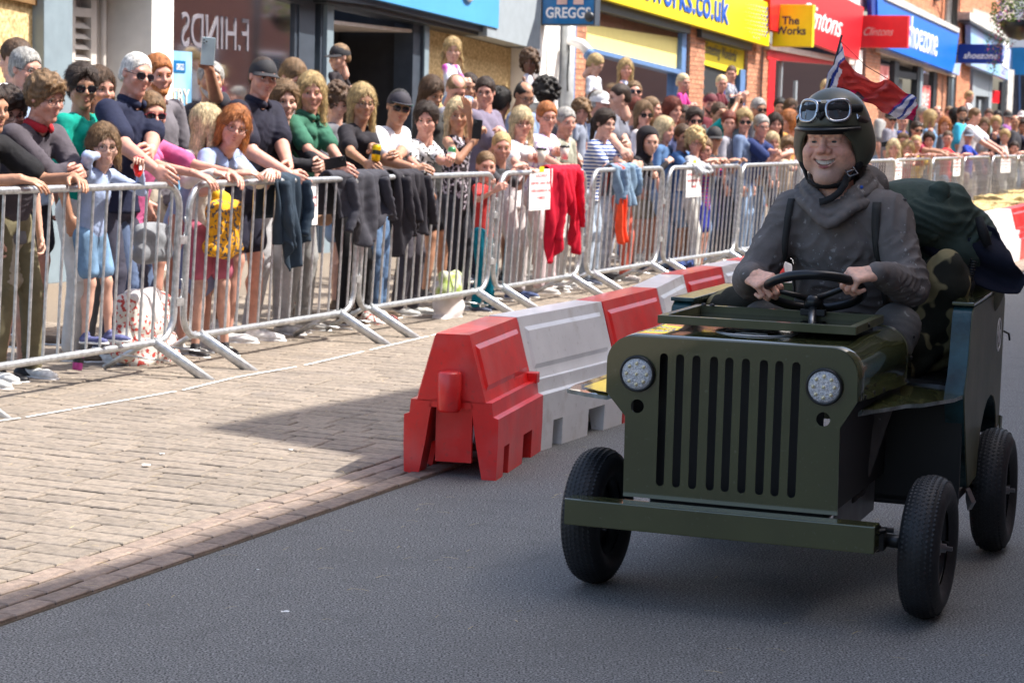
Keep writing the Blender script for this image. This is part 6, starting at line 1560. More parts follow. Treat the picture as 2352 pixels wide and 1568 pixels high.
for i in range(nu):
    for j in range(nv):
        u_, v_ = i / nu, j / nv; w_ = u_ + .10 * v_
        q_ = .5 * math.sin(9 * v_ + 2)
        if w_ < .13: m_ = M_fw if abs(w_ - .06 - .02 * v_) > .008 else M_fb
        elif w_ < .155 + .01 * q_: m_ = M_fb
        elif w_ < .185 + .02 * v_: m_ = M_fw if v_ > .3 else M_fr
        elif w_ > 1.03 - .06 * v_: m_ = M_fm
        elif w_ > 1.00 - .08 * v_: m_ = M_fw
        elif w_ > .955 - .05 * v_ + .01 * q_: m_ = M_fb
        elif w_ > .90 - .06 * v_: m_ = M_fw
        elif w_ > .86 - .03 * v_: m_ = M_fb
        elif w_ > .83: m_ = M_fm
        elif .18 < w_ < .60 and v_ > .80 + .04 * q_: m_ = M_fd if math.sin(w_ * 40) > -.2 else M_fm
        else: m_ = M_fr
        k = len(g.v); g.add([P_g[i][j], P_g[i + 1][j], P_g[i + 1][j + 1], P_g[i][j + 1]], [(0, 1, 2, 3)], m_, True)
o = g.build('cloth', None, fg, Matrix.Identity(4))
bm = bmesh.new(); bm.from_mesh(o.data); bmesh.ops.remove_doubles(bm, verts=bm.verts, dist=1e-5); bm.to_mesh(o.data); bm.free()
MB().tube([(-.095, 1.40, 1.85), (.0, 1.42, 1.76), (.11, 1.42, 1.70)], .0015, n=4).build('cord', M_plas, fg, Matrix.Identity(4))
# leafy stalks and stays at the rear corner
tw = cartthing('camouflage_twigs', 'thin twisted twigs and cord sticking up at the rear corner of the cart', 'twigs')
for a, b_, c_ in (((.50, 1.38, .94), (.54, 1.36, 1.03), (.575, 1.40, .99)), ((.53, 1.40, .95), (.56, 1.38, 1.01), (.60, 1.44, .93)), ((.47, 1.36, .94), (.50, 1.34, 1.06), (.53, 1.36, 1.08))):
    MB().tube([a, b_, c_], .004, n=5).build('twig', M_gcl2, tw, Matrix.Identity(4))
# ================================================================== THE CROWD
NB = Vector((.9203, -.3911, 0))
def line_at(px, d):
    """world xy where the column px meets the line d metres behind the barriers"""
    s = bhit(px, .6, 0); r_ = ray(px, 784)
    for _ in range(3):
        p, t = bpos(s); nb = Vector((-t.y, t.x, 0)); q = p + nb * d; den = r_.x * t.y - r_.y * t.x; k = (q.x * t.y - q.y * t.x) / den; P = r_ * k; P = Vector((P.x, P.y, 0)); s = max((P - (BP[0] + nb * d)).dot(t), -3) if s < _bl[1] else s + (P - q).dot(t)
        p2, t2 = bpos(s)
        if (t2 - t).length < 1e-6: break
    return P, t, s
def person(hx, hy, d, label, yaw=0, lean=0, hair='short', hc='brown', sk='fair', top=(.02, .02, .03), tk='plain', t2=None, sleeve='s', bot='t', bc=None, bk='plain', smile=.6, gl=None, cap=None, fem=0., kid=0., arms='down', hands=None, byaw=0, base=None, H=None, tilt=0, pitch=8, group='spectators behind the crowd barriers', shoe=(.6, .6, .58), w=1., coarse=None, hold=None, legs=True, hsc=1., far=False, collar=None):
    if bc is None:
        bc, b2 = random.choice((((.03, .035, .06), 't'), ((.13, .20, .33), 't'), ((.35, .31, .25), 's'), ((.03, .03, .04), 's'), ((.20, .30, .46), 's'), ((.55, .54, .52), 't'), ((.60, .58, .52), 's'), ((.22, .32, .48), 't')))
        if bot == 't': bot = b2
    P, t, s_arc = line_at(hx, d); nb = Vector((-t.y, t.x, 0))
    r_ = ray(hx, hy); k = P.y / r_.y; zt = CH + r_.z * k; Wd = Vector((P.x, P.y, 0))
    fwd = Matrix.Rotation(R(byaw), 3, 'Z') @ (-nb); L = R(lean)
    rz = math.atan2(fwd.y, fwd.x) - math.pi / 2
    def joints(H):
        S = H / 1.75; hs = min(1.03, .86 + .17 * max(0, (H - .9)) / .85) * hsc
        pl = Vector((0, -math.sin(L) * .10 * H, .53 * H)); ax = Vector((0, math.sin(L), math.cos(L)))
        ch = pl + ax * .20 * H; nk = pl + ax * .305 * H; hd = nk + Vector((0, math.sin(L * .6), math.cos(L * .6))) * (.105 * hs + .045 * S) + Vector((0, .012, 0))
        return S, hs, pl, ax, ch, nk, hd
    if base is None and H is None:
        H = 1.6
        for _ in range(8): H *= zt / joints(H)[6].z
        H = min(max(H, .75), 2.0)
    S, hs, pl, ax, ch, nk, hd = joints(H); b0 = 0.
    if base == 'sit' or base == 'up': b0 = zt - hd.z
    dist = P.y; near = (dist < 19.5) if coarse is None else not coarse
    Rz = Matrix.Rotation(rz, 3, 'Z'); loc = Wd - Rz @ Vector((hd.x, hd.y, 0)); loc.z = b0
    root = empty('person', loc, rz, label, 'person', group)
    inv = root.matrix_world.inverted()
    def put_(nm, me, M=None): return put(nm, me, root, M if M is not None else Matrix.Identity(4))
    h = .0145 if dist < 15 else (.017 if near else .023)
    # head
    camd = Vector((-Wd.x, -Wd.y, 0)).normalized(); fv = Matrix.Rotation(R(yaw), 3, 'Z') @ camd; fv = (inv.to_3x3() @ fv); fv.z = -math.tan(R(pitch)); up = Matrix.Rotation(R(tilt), 3, fv.normalized()) @ Vector((0, 0, 1))
    Hm = basis(hd, fv, up, hs)
    hh = .0068 if dist < 16 else (.0085 if near else .012)
    hV, hF = head_proto(1. if fem else 0., 1. if kid else 0., hh)
    L_ = [(xf(hV, Hm), hF)]
    b = SDF(h, .03 * S); sw = (.108 if not fem else .097) * H * (1.06 if w > 1.1 else 1)
    sit = base == 'sit'
    sh = [nk + ax * (-.035 * H) + Vector((q * sw, 0, 0)) for q in (-1, 1)]
    b.cone(pl, ch, .10 * S, .11 * S, (0, 1, 0), .7); b.cone(ch, nk - ax * .04 * H, .10 * S, .06 * S, (0, 1, 0), .7); b.cone(nk - ax * .03 * H, hd - Vector((0, 0, .07 * hs)), .052 * S, .052 * hs)
    ar = 1.36 if not fem and not kid else (1.16 if fem else 1.02); ar *= (1 + .25 * (w - 1))
    tg = []; hk = 'rest'
    for i, q in enumerate((-1, 1)):
        if hands and hands[i] is not None:
            px, py, dd = hands[i][:3]; Pq, tt, _s = line_at(px, dd); rr_ = ray(px, py); kk = Pq.y / rr_.y; wp = Vector((Pq.x, Pq.y, CH + rr_.z * kk)); tg.append(inv @ wp)
        elif arms == 'rail':
            yb = d + hd.y + .06; tg.append(Vector((q * (.10 + .05 * random.random()) * H, yb / max(.5, math.cos(R(byaw))), 1.155)))
        elif arms == 'cross': tg.append(ch + Vector((-q * .07 * H, .13 * H, -.0 * H)))
        elif arms == 'up': tg.append(hd + Vector((q * .05 * H, .12 * H, -.02)))
        elif sit: tg.append(ch + Vector((q * .05 * H, .16 * H, -.05 * H)))
        else: tg.append(Vector((q * sw * 1.25, .05 * H, .45 * H)) + Vector((0, pl.y, 0)))
    joint = []
    for i, q in enumerate((-1, 1)):
        raised = tg[i].z > sh[i].z - .1 * H; e, wr = ik(sh[i], tg[i], .172 * H, .15 * H, (q * .9, -.3, -.8 if not raised else -1.)); joint.append((sh[i], e, wr))
        b.cone(sh[i], e, .037 * S * ar, .030 * S * ar, k=.02); b.cone(e, wr, .031 * S * ar, .022 * S * ar, k=.012)
    hips = [pl + Vector((q * .05 * H, 0, -.02 * H)) for q in (-1, 1)]
    if sit: kn = [pl + Vector((q * .075 * H, .22 * H, -.03 * H)) for q in (-1, 1)]; an = [k_ + Vector((0, -.02 * H, -.21 * H)) for k_ in kn]; ftd = Vector((0, 1, -.3))
    else:
        sp = random.uniform(.03, .07) * H; kn = []; an = []; ftd = Vector((random.uniform(-.3, .3), 1, 0))
        for q in (-1, 1):
            f_ = random.uniform(-.03, .05) * H; a_ = Vector((q * (.045 * H + sp * .4), pl.y * .4 + f_, .048 * H)); kn.append((pl + a_) / 2 + Vector((q * .02 * H, .03 * H, .0))); an.append(a_)
    for i in (0, 1): b.cone(hips[i], kn[i], .070 * S, .050 * S, k=.02); b.cone(kn[i], an[i], .048 * S, .031 * S, k=.015)
    if bot == 's' or bot == 'k' or sit:
        for i in (0, 1): b.cone(kn[i] * .65 + an[i] * .35 + Vector((0, -.012, 0)), kn[i] * .4 + an[i] * .6, .052 * S, .036 * S, k=.02)
    bV, bF = b.mesh(); L_.append((bV, bF))
    HM_ = []
    for i, q in enumerate((-1, 1)):
        _, e, wr = joint[i]; y = (wr - e).normalized(); hk_ = (hands[i][3] if hands and hands[i] is not None and len(hands[i]) > 3 else ('rest' if arms == 'rail' else 'curl'))
        if hk_ == 'grip': y = (y + Vector((0, 0, .9))).normalized(); z = Vector((q * .8, -.4, 0))
        elif arms == 'rail': y = (y + Vector((-q * .35, .2, -.35))).normalized(); z = Vector((q * .2, .3, 1))
        else: z = Vector((q, .2, .3))
        if abs(y.dot(z.normalized())) > .95: z = Vector((0, 1, 0))
        Mh = basis(wr - y * .005, y, z, S * 1.0 if not kid else hs * .8, q < 0)
        hv, hf2 = hand_proto(hk_, .006 if dist < 16 else (.0075 if near else .011)); L_.append((xf(hv, Mh), hf2[:, ::-1] if q < 0 else hf2)); HM_.append(Mh)
    V, F = joinVF(L_); put_('body', npmesh('body', V, F, skin(sk)))
    # top
    m = cloth(top, tk, t2); T = SDF(h * .92, .03 * S)
    wt = w * (1.22 if not fem and not kid else 1.10); T.cone(pl + ax * -.045 * H, ch, .118 * S * wt, .126 * S * wt, (0, 1, 0), .78 + .1 * (w - 1)); T.cone(ch, ch + ax * .06 * H, .126 * S * wt, .095 * S, (0, 1, 0), .76)
    if w > 1.15: T.ell(pl + ax * .09 * H + Vector((0, .05 * S, 0)), (.15 * S, .13 * S, .14 * S))
    if fem and not kid:
        for q in (-1, 1): T.ell(ch + ax * .035 * H + Vector((q * .055 * S, .075 * S, 0)), (.052 * S, .05 * S, .05 * S), k=.02)
    T.cone(sh[0] * .62 + sh[1] * .38 + ax * .008, sh[1] * .62 + sh[0] * .38 + ax * .008, .062 * S, .062 * S, k=.03)
    for i in (0, 1):
        a_, e, wr = joint[i]
        if sleeve != 'n': T.cone(a_, nk - ax * .026 * H, .054 * S, .052 * S, k=.02)
        if sleeve == 's': q_ = a_.lerp(e, .70); T.cone(a_, q_, .050 * S * ar, .054 * S * ar, k=.02)
        elif sleeve == 'l': T.cone(a_, e, .050 * S * ar, .043 * S * ar, k=.02); T.cone(e, e.lerp(wr, .90), .043 * S * ar, .034 * S * ar, k=.015)
    if cap == 'hood': T.cone(hd + Vector((0, -.03, .05)) * hs, nk, .112 * hs, .075, k=.03); T.cute(hd + fv.normalized() * .10 - Vector((0, 0, .01)), (.085 * hs, .10 * hs, .105 * hs), k=.012)
    T.cut(nk - ax * .02 * H, hd - Vector((0, 0, .03)), .062 * S if not kid else .055 * S, .085 * S, k=.01)
    if sleeve != 'l' and not sit: hem = pl.z - .055 * H; T.cone(pl + Vector((0, 0, .02)), Vector((pl.x, pl.y * .9, hem - .05)), .120 * S * wt, .132 * S * wt, (0, 1, 0), .84); T.half((0, 0, -1), -hem)
    tv, tf = T.mesh()
    if near:
        sd_ = (hx % 7) * .9; W_ = [(pl + Vector((0, .05, .02)), (.25, 0, 1), .16 * S, .0075 * S, .075 * S, sd_), (ch + Vector((.07, .08, 0)), (.8, .1, .6), .15 * S, .006 * S, .09 * S, sd_ + 1), (ch + Vector((-.07, .08, -.02)), (-.7, .1, .7), .15 * S, .006 * S, .08 * S, sd_ + 2)]
        for a_, e, wr in joint: W_ += [(a_.lerp(e, .5), (e - a_) + Vector((.03, .02, 0)), .09 * S, .0055 * S, .05 * S, sd_ + 3)] + ([(e, e - a_, .11 * S, .006 * S, .045 * S, sd_ + 4)] if sleeve == 'l' else [])
        tv = wrinkle(tv, tf, W_)
    put_('top', npmesh('top', tv, tf, m))
    if collar:
        c_ = nk + ax * .004 * H; pts = [c_ + Vector((.068 * S * math.cos(a), .066 * S * math.sin(a) + .004, -.030 * S * max(0, math.sin(a)) + .016 * S * max(0, -math.sin(a)))) for a in [math.pi / 2 + .22 + (2 * math.pi - .44) * k / 20 for k in range(21)]]
        put_('collar', MB().tube(pts, [.010 * S] + [.016 * S] * 19 + [.010 * S], cloth(collar), n=8, flat=1.5).build('t').data); bpy.data.objects.remove(bpy.data.objects['t'])
    # bottoms
    if legs:
        Bm = SDF(h * 1.05, .03 * S); Bm.ell(pl + Vector((0, -.01, -.035 * H)), (.130 * S * wt, .105 * S * wt, .10 * S), k=.04)
        if bot == 'k': Bm.cone(pl, (kn[0] + kn[1]) / 2 + Vector((0, 0, .03)), .115 * S, .17 * S, (0, 1, 0), .8)
        else:
            for i in (0, 1):
                if bot == 's': Bm.cone(hips[i], hips[i].lerp(kn[i], .72), .094 * S, .090 * S)
                else: Bm.cone(hips[i], kn[i], .092 * S, .070 * S); Bm.cone(kn[i], an[i].lerp(kn[i], .04), .069 * S, .058 * S, k=.015)
        v_, f_ = Bm.mesh()
        if near: v_ = wrinkle(v_, f_, [w_ for i in (0, 1) for w_ in ((kn[i], kn[i] - hips[i], .13 * S, .007 * S, .06 * S, 1. + i), (an[i] + Vector((0, 0, .05)), (0, .2, 1), .11 * S, .008 * S, .045 * S, 2. + i), (hips[i], (1, 0, .5), .12 * S, .006 * S, .07 * S, i))])
        put_({'t': 'trousers', 's': 'shorts', 'k': 'skirt'}[bot], npmesh('b', v_, f_, cloth(bc, bk, (.3, .42, .6) if bk == 'denim' else None)))
        if shoe == (.6, .6, .58): shoe = random.choice(((.5, .5, .48), (.02, .02, .025), (.05, .06, .1), (.42, .40, .38), (.12, .08, .05), (.55, .54, .52)))
        for i in (0, 1): put_('shoe', shoe_mesh(shoe), basis(an[i] - Vector((0, 0, .046 * H if not sit else .04)) + ftd * .02, ftd, (0, 0, 1), S * .92))
    # hair, cap, face
    if not (cap and cap != 'hood') and hair != 'bald':
        hv, hf2 = hair_proto(hair, .008 if near else .013); me = bpy.data.meshes.get('hair_%s_%s_%d' % (hair, hc, near)) or npmesh('hair_%s_%s_%d' % (hair, hc, near), hv, hf2, hairmat(hc)); put_('hair', me, Hm)
    if cap and cap != 'hood':
        put_('cap', cap_mesh(*cap), Hm)
        if hair != 'bald':
            hn = 'crop' if hair in ('short', 'crop') else hair; hv, hf2 = hair_proto(hn, .008 if near else .013); k_ = 'hair_%s_%s_%d' % (hn, hc, near); me = bpy.data.meshes.get(k_) or npmesh(k_, hv, hf2, hairmat(hc)); put_('hair', me, Hm)
    sung = gl in ('sun', 'red'); put_('facial_features', feat_mesh(hairmat(hc if hc not in ('white', 'pblond') else 'lbrown'), smile, not sung), Hm)
    if gl: put_('sunglasses' if sung else 'glasses', glasses_mesh(gl), Hm)
    if hair in ('beard',): pass
    return root, Hm, HM_, hd
DEN = (.075, .14, .26); DDEN = (.03, .05, .10); KH = (.16, .14, .085); BLK = (.012, .012, .015); NVY = (.014, .018, .045); WHT = (.78, .78, .78); GRY = (.13, .13, .15); RED = (.55, .02, .03)
def beard(root, Hm, c, full=1.):
    s = SDF(.006, .012); s.cone((-.050, .035, -.055), (-.018, .068, -.10), .020, .020, k=.02); s.cone((.050, .035, -.055), (.018, .068, -.10), .020, .020, k=.02); s.ell((0, .080, -.098), (.030, .022, .026)); s.cone((-.024, .089, -.0475), (.024, .089, -.0475), .0055); s.cute((0, .10, -.060), (.020, .02, .008), k=.004); s.cute((0, .08, -.02), (.05, .04, .024), k=.006)
    v, f = s.mesh(noise=.0015, nf=150, seed=2); put('beard', npmesh('beard', v, f, hairmat(c)), root, Hm)
S_ = [
# near the left edge
(33, 119, 2.0, 'man with brown hair in a white shirt looking away at the far left', dict(yaw=-120, hc='brown', top=WHT, w=1.1)),
(59, 160, 1.45, 'older man with grey hair, glasses and a pale blue collar near the left edge', dict(yaw=38, hc='grey', gl='thin', sk='pink', smile=.2, top=(.30, .38, .52), w=1.1)),
(19, 258, .55, 'dark haired child with thin glasses low at the left edge', dict(yaw=25, hc='dark', gl='thin', sk='fair', top=GRY, hair='mop', kid=1, pitch=18)),
(-22, 250, .30, 'person in a black top cut off by the left edge, bare forearms on the rail', dict(yaw=40, lean=22, arms='rail', top=BLK, sk='tan', hc='dark', w=1.1)),
(103, 226, .30, 'teenage boy with tousled brown hair, glasses and a grey jacket with a red collar', dict(yaw=42, lean=24, hair='mop', hc='lbrown', gl='thin', sk='pink', smile=.2, collar=(.40, .02, .03), top=(.075, .065, .080), sleeve='l', bc=KH, hands=[(185, 395, .0), (215, 372, .10, 'curl')], pitch=12, shoe=(.75, .75, .73))),
(186, 200, .75, 'woman with dark curly hair tied up, orange tinted sunglasses and a green T-shirt, laughing', dict(yaw=15, hair='bun', hc='dark', gl='sun', sk='tan', top=(.0, .26, .20), fem=1, smile=1.)),
(226, 204, 1.1, 'woman with brown hair smiling behind the woman in the green T-shirt', dict(yaw=30, hair='long', hc='brown', sk='pink', top=(.5, .35, .06), fem=1, smile=1.)),
(309, 172, .42, 'tall white haired man in dark sunglasses and a navy polo shirt', dict(yaw=35, lean=14, hc='white', gl='sun', sk='pink', collar=NVY, top=NVY, bc=(.05, .05, .075), hands=[(345, 395, .0), (362, 400, -.03)], w=1.15, smile=1., shoe=(.78, .78, .76), tilt=-8, hair='crop')),
(359, 172, .95, 'man with ginger hair and beard in a grey T-shirt beside the white haired man', dict(yaw=25, hc='ginger', sk='pink', top=(.14, .13, .15), smile=.3)),
(343, 262, .40, 'woman with short fair hair and dark red sunglasses in a pink top', dict(yaw=20, lean=16, hair='short', hc='lbrown', gl='red', sk='pink', top=(.55, .12, .28), fem=1, arms='rail', bc=(.10, .14, .24))),
(478, 186, .95, 'man with a grey beard raising a silver phone high above his head', dict(yaw=5, hc='grey', sk='tan', top=(.035, .035, .045), hands=[(462, 125, .75, 'grip'), None], sleeve='s', smile=.1, pitch=-2, w=1.1)),
(236, 335, .02, 'small girl in glasses, denim shorts and pink tights standing on the bottom rail', dict(yaw=15, lean=10, hair='bob', hc='lbrown', gl='thin', sk='fair', top=(.34, .42, .62), sleeve='l', bc=(.16, .27, .42), bk='denim', bot='s', kid=1, base='up', H=1.16, hands=[(318, 388, -.1, 'grip'), (222, 358, .0, 'curl')], smile=.1, shoe=(.08, .09, .22))),
(473, 290, .30, 'girl with very long pale blond hair and a white cardigan seen from behind', dict(yaw=115, hair='vlong', hc='pblond', sk='fair', top=(.70, .68, .62), sleeve='l', fem=1, kid=1, bc=(.45, .12, .18), bot='s', byaw=-25, arms='rail')),
(532, 292, .12, 'woman with a ginger bob, glasses and pale blue top bending over the rail', dict(yaw=10, lean=34, hair='bob', hc='ginger', gl='thin', sk='pink', top=(.28, .35, .55), fem=1, arms='rail', bot='k', bc=(.22, .25, .42), smile=1., tilt=-14)),
(596, 178, .35, 'man in a black baseball cap and black polo shirt, arms crossed over the rail', dict(yaw=22, lean=15, cap=((.02, .02, .025), 'cap', None), hc='dark', sk='pink', collar=(.016, .016, .03), top=(.016, .016, .03), bot='s', bc=(.015, .015, .03), hands=[(672, 432, -.06), (660, 402, -.02)], w=1.15, smile=1., tilt=-6, shoe=(.8, .8, .8))),
(664, 178, 1.0, 'man with light brown hair looking down, behind the young woman with swept back hair', dict(yaw=40, hc='lbrown', sk='pink', top=GRY, pitch=30)),
(645, 232, .45, 'young woman with swept back fair hair in a black jacket over a white top', dict(yaw=15, lean=12, hair='pony', hc='lbrown', sk='fair', top=(.02, .02, .025), sleeve='l', fem=1, smile=.2, hands=[(742, 392, .0), (750, 385, .05)], bc=(.42, .42, .44))),
(706, 212, .42, 'smiling woman with shoulder length fair hair in a dark green sleeveless shirt', dict(yaw=5, lean=10, hair='long', hc='blond', sk='pink', collar=(.035, .13, .085), top=(.035, .13, .085), fem=1, smile=1., hands=[(795, 398, .0), (770, 385, .0, 'curl')], bc=(.3, .3, .3))),
(768, 132, 1.45, 'toddler in a black cap riding on shoulders in front of the dark doorway', dict(yaw=-55, cap=((.015, .015, .02), 'cap', None), hc='lbrown', sk='fair', top=(.03, .025, .03), sleeve='l', kid=1, base='sit', H=.92, smile=.1, pitch=10)),
(764, 236, 1.1, 'boy with curly brown hair half hidden behind the long haired woman', dict(yaw=20, hair='curly', hc='brown', sk='fair', top=GRY, kid=1, smile=.1, pitch=20)),
(822, 236, .40, 'woman with long blond highlights and round glasses in a black T-shirt', dict(yaw=20, lean=10, hair='vlong', hc='blond', gl='thin', sk='tan', top=(.02, .018, .024), fem=1, smile=1., hands=[(862, 372, .0, 'grip'), (845, 392, .0)], bc=BLK)),
(905, 246, .35, 'man in a dark snapback cap with green under-peak, sunglasses and a white T-shirt', dict(yaw=12, lean=20, cap=((.035, .032, .045), 'snap', (.02, .22, .10)), hc='black', gl='sun', sk='tan', top=(.74, .76, .82), hands=[(905, 402, -.02), (945, 388, .0)], w=1.1, tilt=-8, smile=.3, bc=(.1, .17, .3), bk='denim')),
(979, 214, .95, 'woman with a brown parting looking down, left of the bald man', dict(yaw=40, hair='long', hc='brown', sk='tan', top=(.03, .03, .03), fem=1, smile=.2, pitch=24)),
(968, 276, .32, 'smiling woman with dark tied back hair in a black and white top', dict(yaw=-5, lean=14, hair='pony', hc='dark', sk='pink', top=(.62, .62, .64), tk='floral', t2=(.02, .02, .02), fem=1, smile=1., w=1.1, hands=[(1025, 375, .0, 'grip'), (970, 408, -.03, 'curl')], bc=(.06, .055, .07))),
(1024, 116, 1.4, 'little girl with plaits and a rainbow tie-dye top riding on shoulders', dict(yaw=5, hair='plaits', hc='blond', sk='fair', top=(.62, .66, .75), tk='tiedye', t2=(.55, .10, .42), kid=1, base='sit', H=1.0, smile=.1)),
(1034, 206, 1.2, 'bald man carrying the girl in the tie-dye dress', dict(yaw=20, hair='thin', hc='lbrown', sk='pink', top=(.2, .2, .24), pitch=35, smile=.1)),
(1040, 264, .40, 'woman with silver blond hair shading her eyes with one hand, phone in the other', dict(yaw=5, hair='long', hc='pblond', sk='tan', top=(.025, .02, .025), tk='floral', t2=(.5, .45, .52), sleeve='n', fem=1, smile=.4, hands=[(1064, 262, .22, 'flat'), (1084, 315, .15, 'grip')], bc=(.03, .03, .04))),
(1064, 202, 1.5, 'dark haired man squinting between the bald man and the man with glasses', dict(yaw=10, hc='dark', sk='tan', top=GRY, smile=.2)),
(1100, 212, .95, 'heavy man with short dark hair and glasses in a mauve grey T-shirt, arms folded', dict(yaw=-5, hc='dark', gl='thin', sk='pink', top=(.16, .14, .20), arms='cross', smile=.1, w=1.2)),
(1136, 234, 1.3, 'person with glossy black tied hair seen from behind, beside the chipboard', dict(yaw=150, hair='bun', hc='black', sk='tan', top=(.3, .2, .2), fem=1)),
(1199, 142, 1.5, 'little girl with thick brown curls in a striped sundress riding on shoulders', dict(yaw=0, hair='curly', hc='brown', sk='brown', top=(.62, .62, .72), sleeve='n', kid=1, base='sit', H=1.0, smile=.1)),
(1189, 220, 1.1, 'balding man in glasses and blue T-shirt under the curly haired girl', dict(yaw=30, hair='thin', hc='black', gl='thin', sk='tan', top=(.20, .27, .42), pitch=25, smile=.2, w=1.1)),
(1239, 218, 1.3, 'person with a big round black afro seen from behind', dict(yaw=160, hair='afro', hc='black', sk='brown', top=(.1, .1, .12))),
(1185, 282, .38, 'woman with a blond fringe and glasses in a white shirt, holding a paper cup', dict(yaw=15, lean=8, hair='fringe', hc='pblond', gl='thin', sk='pink', top=(.80, .78, .80), fem=1, smile=1., hands=[(1233, 378, .0, 'grip'), (1215, 408, .0)], bc=(.5, .46, .46), shoe=(.05, .08, .2))),
(1242, 268, .42, 'woman with short coppery hair and dark glasses in a lilac floral top, holding a cup', dict(yaw=20, lean=6, hair='short', hc='ginger', gl='thin', sk='pink', top=(.72, .68, .74), tk='floral', t2=(.35, .22, .5), fem=1, smile=1., hands=[(1284, 372, .0, 'grip'), (1290, 395, .0)], w=1.15, bc=(.55, .45, .47))),
(1285, 280, .50, 'smiling person with short swept grey hair in a khaki T-shirt', dict(yaw=30, hc='grey', sk='pink', top=(.33, .33, .27), smile=1., lean=8, w=1.1)),
(1320, 256, .95, 'small child with brown curls held up behind the pony-tailed woman', dict(yaw=5, hair='curly', hc='lbrown', sk='pink', top=(.25, .28, .36), kid=1, base='up', H=1.0, smile=.1)),
(1141, 338, .14, 'boy with short fair hair and big ears, elbows on the rail', dict(yaw=8, lean=14, hair='crop', hc='blond', sk='pink', top=(.05, .05, .06), kid=1, smile=.8, arms='rail', hands=[(1205, 392, .0), None], bc=(.2, .2, .22))),
(1106, 382, .12, 'little boy in a red T-shirt and teal trousers peering between two barriers', dict(yaw=15, hair='crop', hc='lbrown', sk='pink', top=(.50, .04, .04), bc=(.0, .16, .24), kid=1, smile=.3, hands=[(1122, 420, -.12, 'grip'), (1130, 436, -.12, 'curl')])),
(1348, 148, 1.9, 'blond boy in a white vest standing high beside the yellow shop window', dict(yaw=70, hair='short', hc='blond', sk='fair', top=(.62, .64, .72), kid=1, base='up', H=1.2, sleeve='s', smile=.1, pitch=30)),
(1417, 158, 1.7, 'little girl with loose fair hair resting folded arms on a grown-up\'s head', dict(yaw=10, hair='long', hc='blond', sk='pink', top=(.4, .45, .62), sleeve='n', kid=1, base='sit', H=1.05, arms='cross', smile=.1)),
(1363, 238, .95, 'man in a white baseball cap and pale blue shirt turned away', dict(yaw=70, cap=((.75, .76, .78), 'cap', None), hc='grey', sk='pink', top=(.36, .46, .68), w=1.2)),
(1374, 284, .32, 'woman with a long dark ponytail in a blue and white striped T-shirt', dict(yaw=40, lean=14, hair='pony', hc='dark', sk='fair', top=(.72, .74, .78), tk='stripes', t2=(.03, .08, .30), fem=1, hands=[(1430, 385, .0), (1440, 380, .0)], smile=.3, bc=(.35, .42, .52), bk='denim', tilt=-6)),
(1405, 224, .45, 'tall young man in a marled grey T-shirt looking up the street', dict(yaw=-70, lean=8, hair='crop', hc='dark', sk='fair', top=(.15, .16, .20), hands=[(1447, 375, .02), (1430, 380, .0)], bc=(.4, .45, .55), bk='denim', byaw=10, shoe=(.03, .03, .03), smile=.1)),
(1438, 212, 1.3, 'man in dark glasses with his mouth open, under the girl with folded arms', dict(yaw=10, hc='lbrown', gl='sun', sk='pink', top=GRY, smile=1., pitch=-10)),
(1444, 254, .85, 'woman with reddish hair in sunglasses behind the young man in grey', dict(yaw=25, hair='short', hc='red', gl='sun', sk='pink', top=(.3, .25, .3), fem=1)),
(1462, 262, .7, 'woman with fair hair and dark glasses, beside the child in the black hood', dict(yaw=20, hair='bob', hc='lbrown', gl='sun', sk='pink', top=(.5, .45, .45), fem=1)),
(1479, 250, 1.1, 'man with short sandy hair seen in profile facing right', dict(yaw=75, hc='lbrown', hair='crop', sk='pink', top=(.45, .35, .3), smile=.2)),
(1354, 236, 1.75, 'man in a plain grey top holding up the boy in the white vest', dict(yaw=30, hc='brown', sk='pink', top=(.2, .2, .22), smile=.2)),
(1552, 268, 1.25, 'man in a dark top carrying the blond toddler in pink', dict(yaw=15, hc='dark', sk='tan', top=(.05, .05, .08))),
(1638, 270, 1.45, 'woman carrying the white blond boy in maroon', dict(yaw=10, hair='pony', hc='lbrown', sk='pink', top=(.12, .14, .2), fem=1)),
(1549, 190, 1.4, 'blond toddler in a pink top riding on shoulders by the blue window post', dict(yaw=40, hair='crop', hc='pblond', sk='pink', top=(.55, .05, .28), kid=1, base='sit', H=.92, smile=.2)),
(1527, 252, .8, 'woman with long wavy dark red hair', dict(yaw=45, hair='long', hc='red', sk='pink', top=(.10, .12, .25), fem=1, smile=.6)),
(1510, 298, .45, 'boy with fine blond hair in profile beside the black hood', dict(yaw=60, hair='bob', hc='pblond', sk='pink', top=(.08, .16, .32), kid=1, smile=.1)),
(1478, 326, .12, 'child in a black hooded top leaning right over the rail', dict(yaw=15, lean=30, cap='hood', hair='bald', hc='dark', sk='fair', top=(.02, .018, .022), sleeve='l', kid=1, hands=[(1500, 408, -.10), (1520, 372, .0, 'curl')], bc=(.55, .12, .08))),
(1552, 314, .30, 'boy with short brown hair in a blue T-shirt gazing up the street', dict(yaw=25, hair='short', hc='brown', sk='tan', top=(.06, .14, .32), kid=1, arms='rail', smile=.2)),
(1577, 276, .65, 'woman with dark hair pulled back and black sunglasses, holding a pale phone', dict(yaw=15, hair='bun', hc='dark', gl='sun', sk='pink', top=(.6, .6, .62), fem=1, smile=.7, hands=[(1590, 306, .4, 'grip'), None])),
(1636, 192, 1.6, 'white blond boy in a maroon top riding on shoulders', dict(yaw=15, hair='crop', hc='pblond', sk='pink', top=(.12, .02, .03), kid=1, base='sit', H=1.0, smile=.3)),
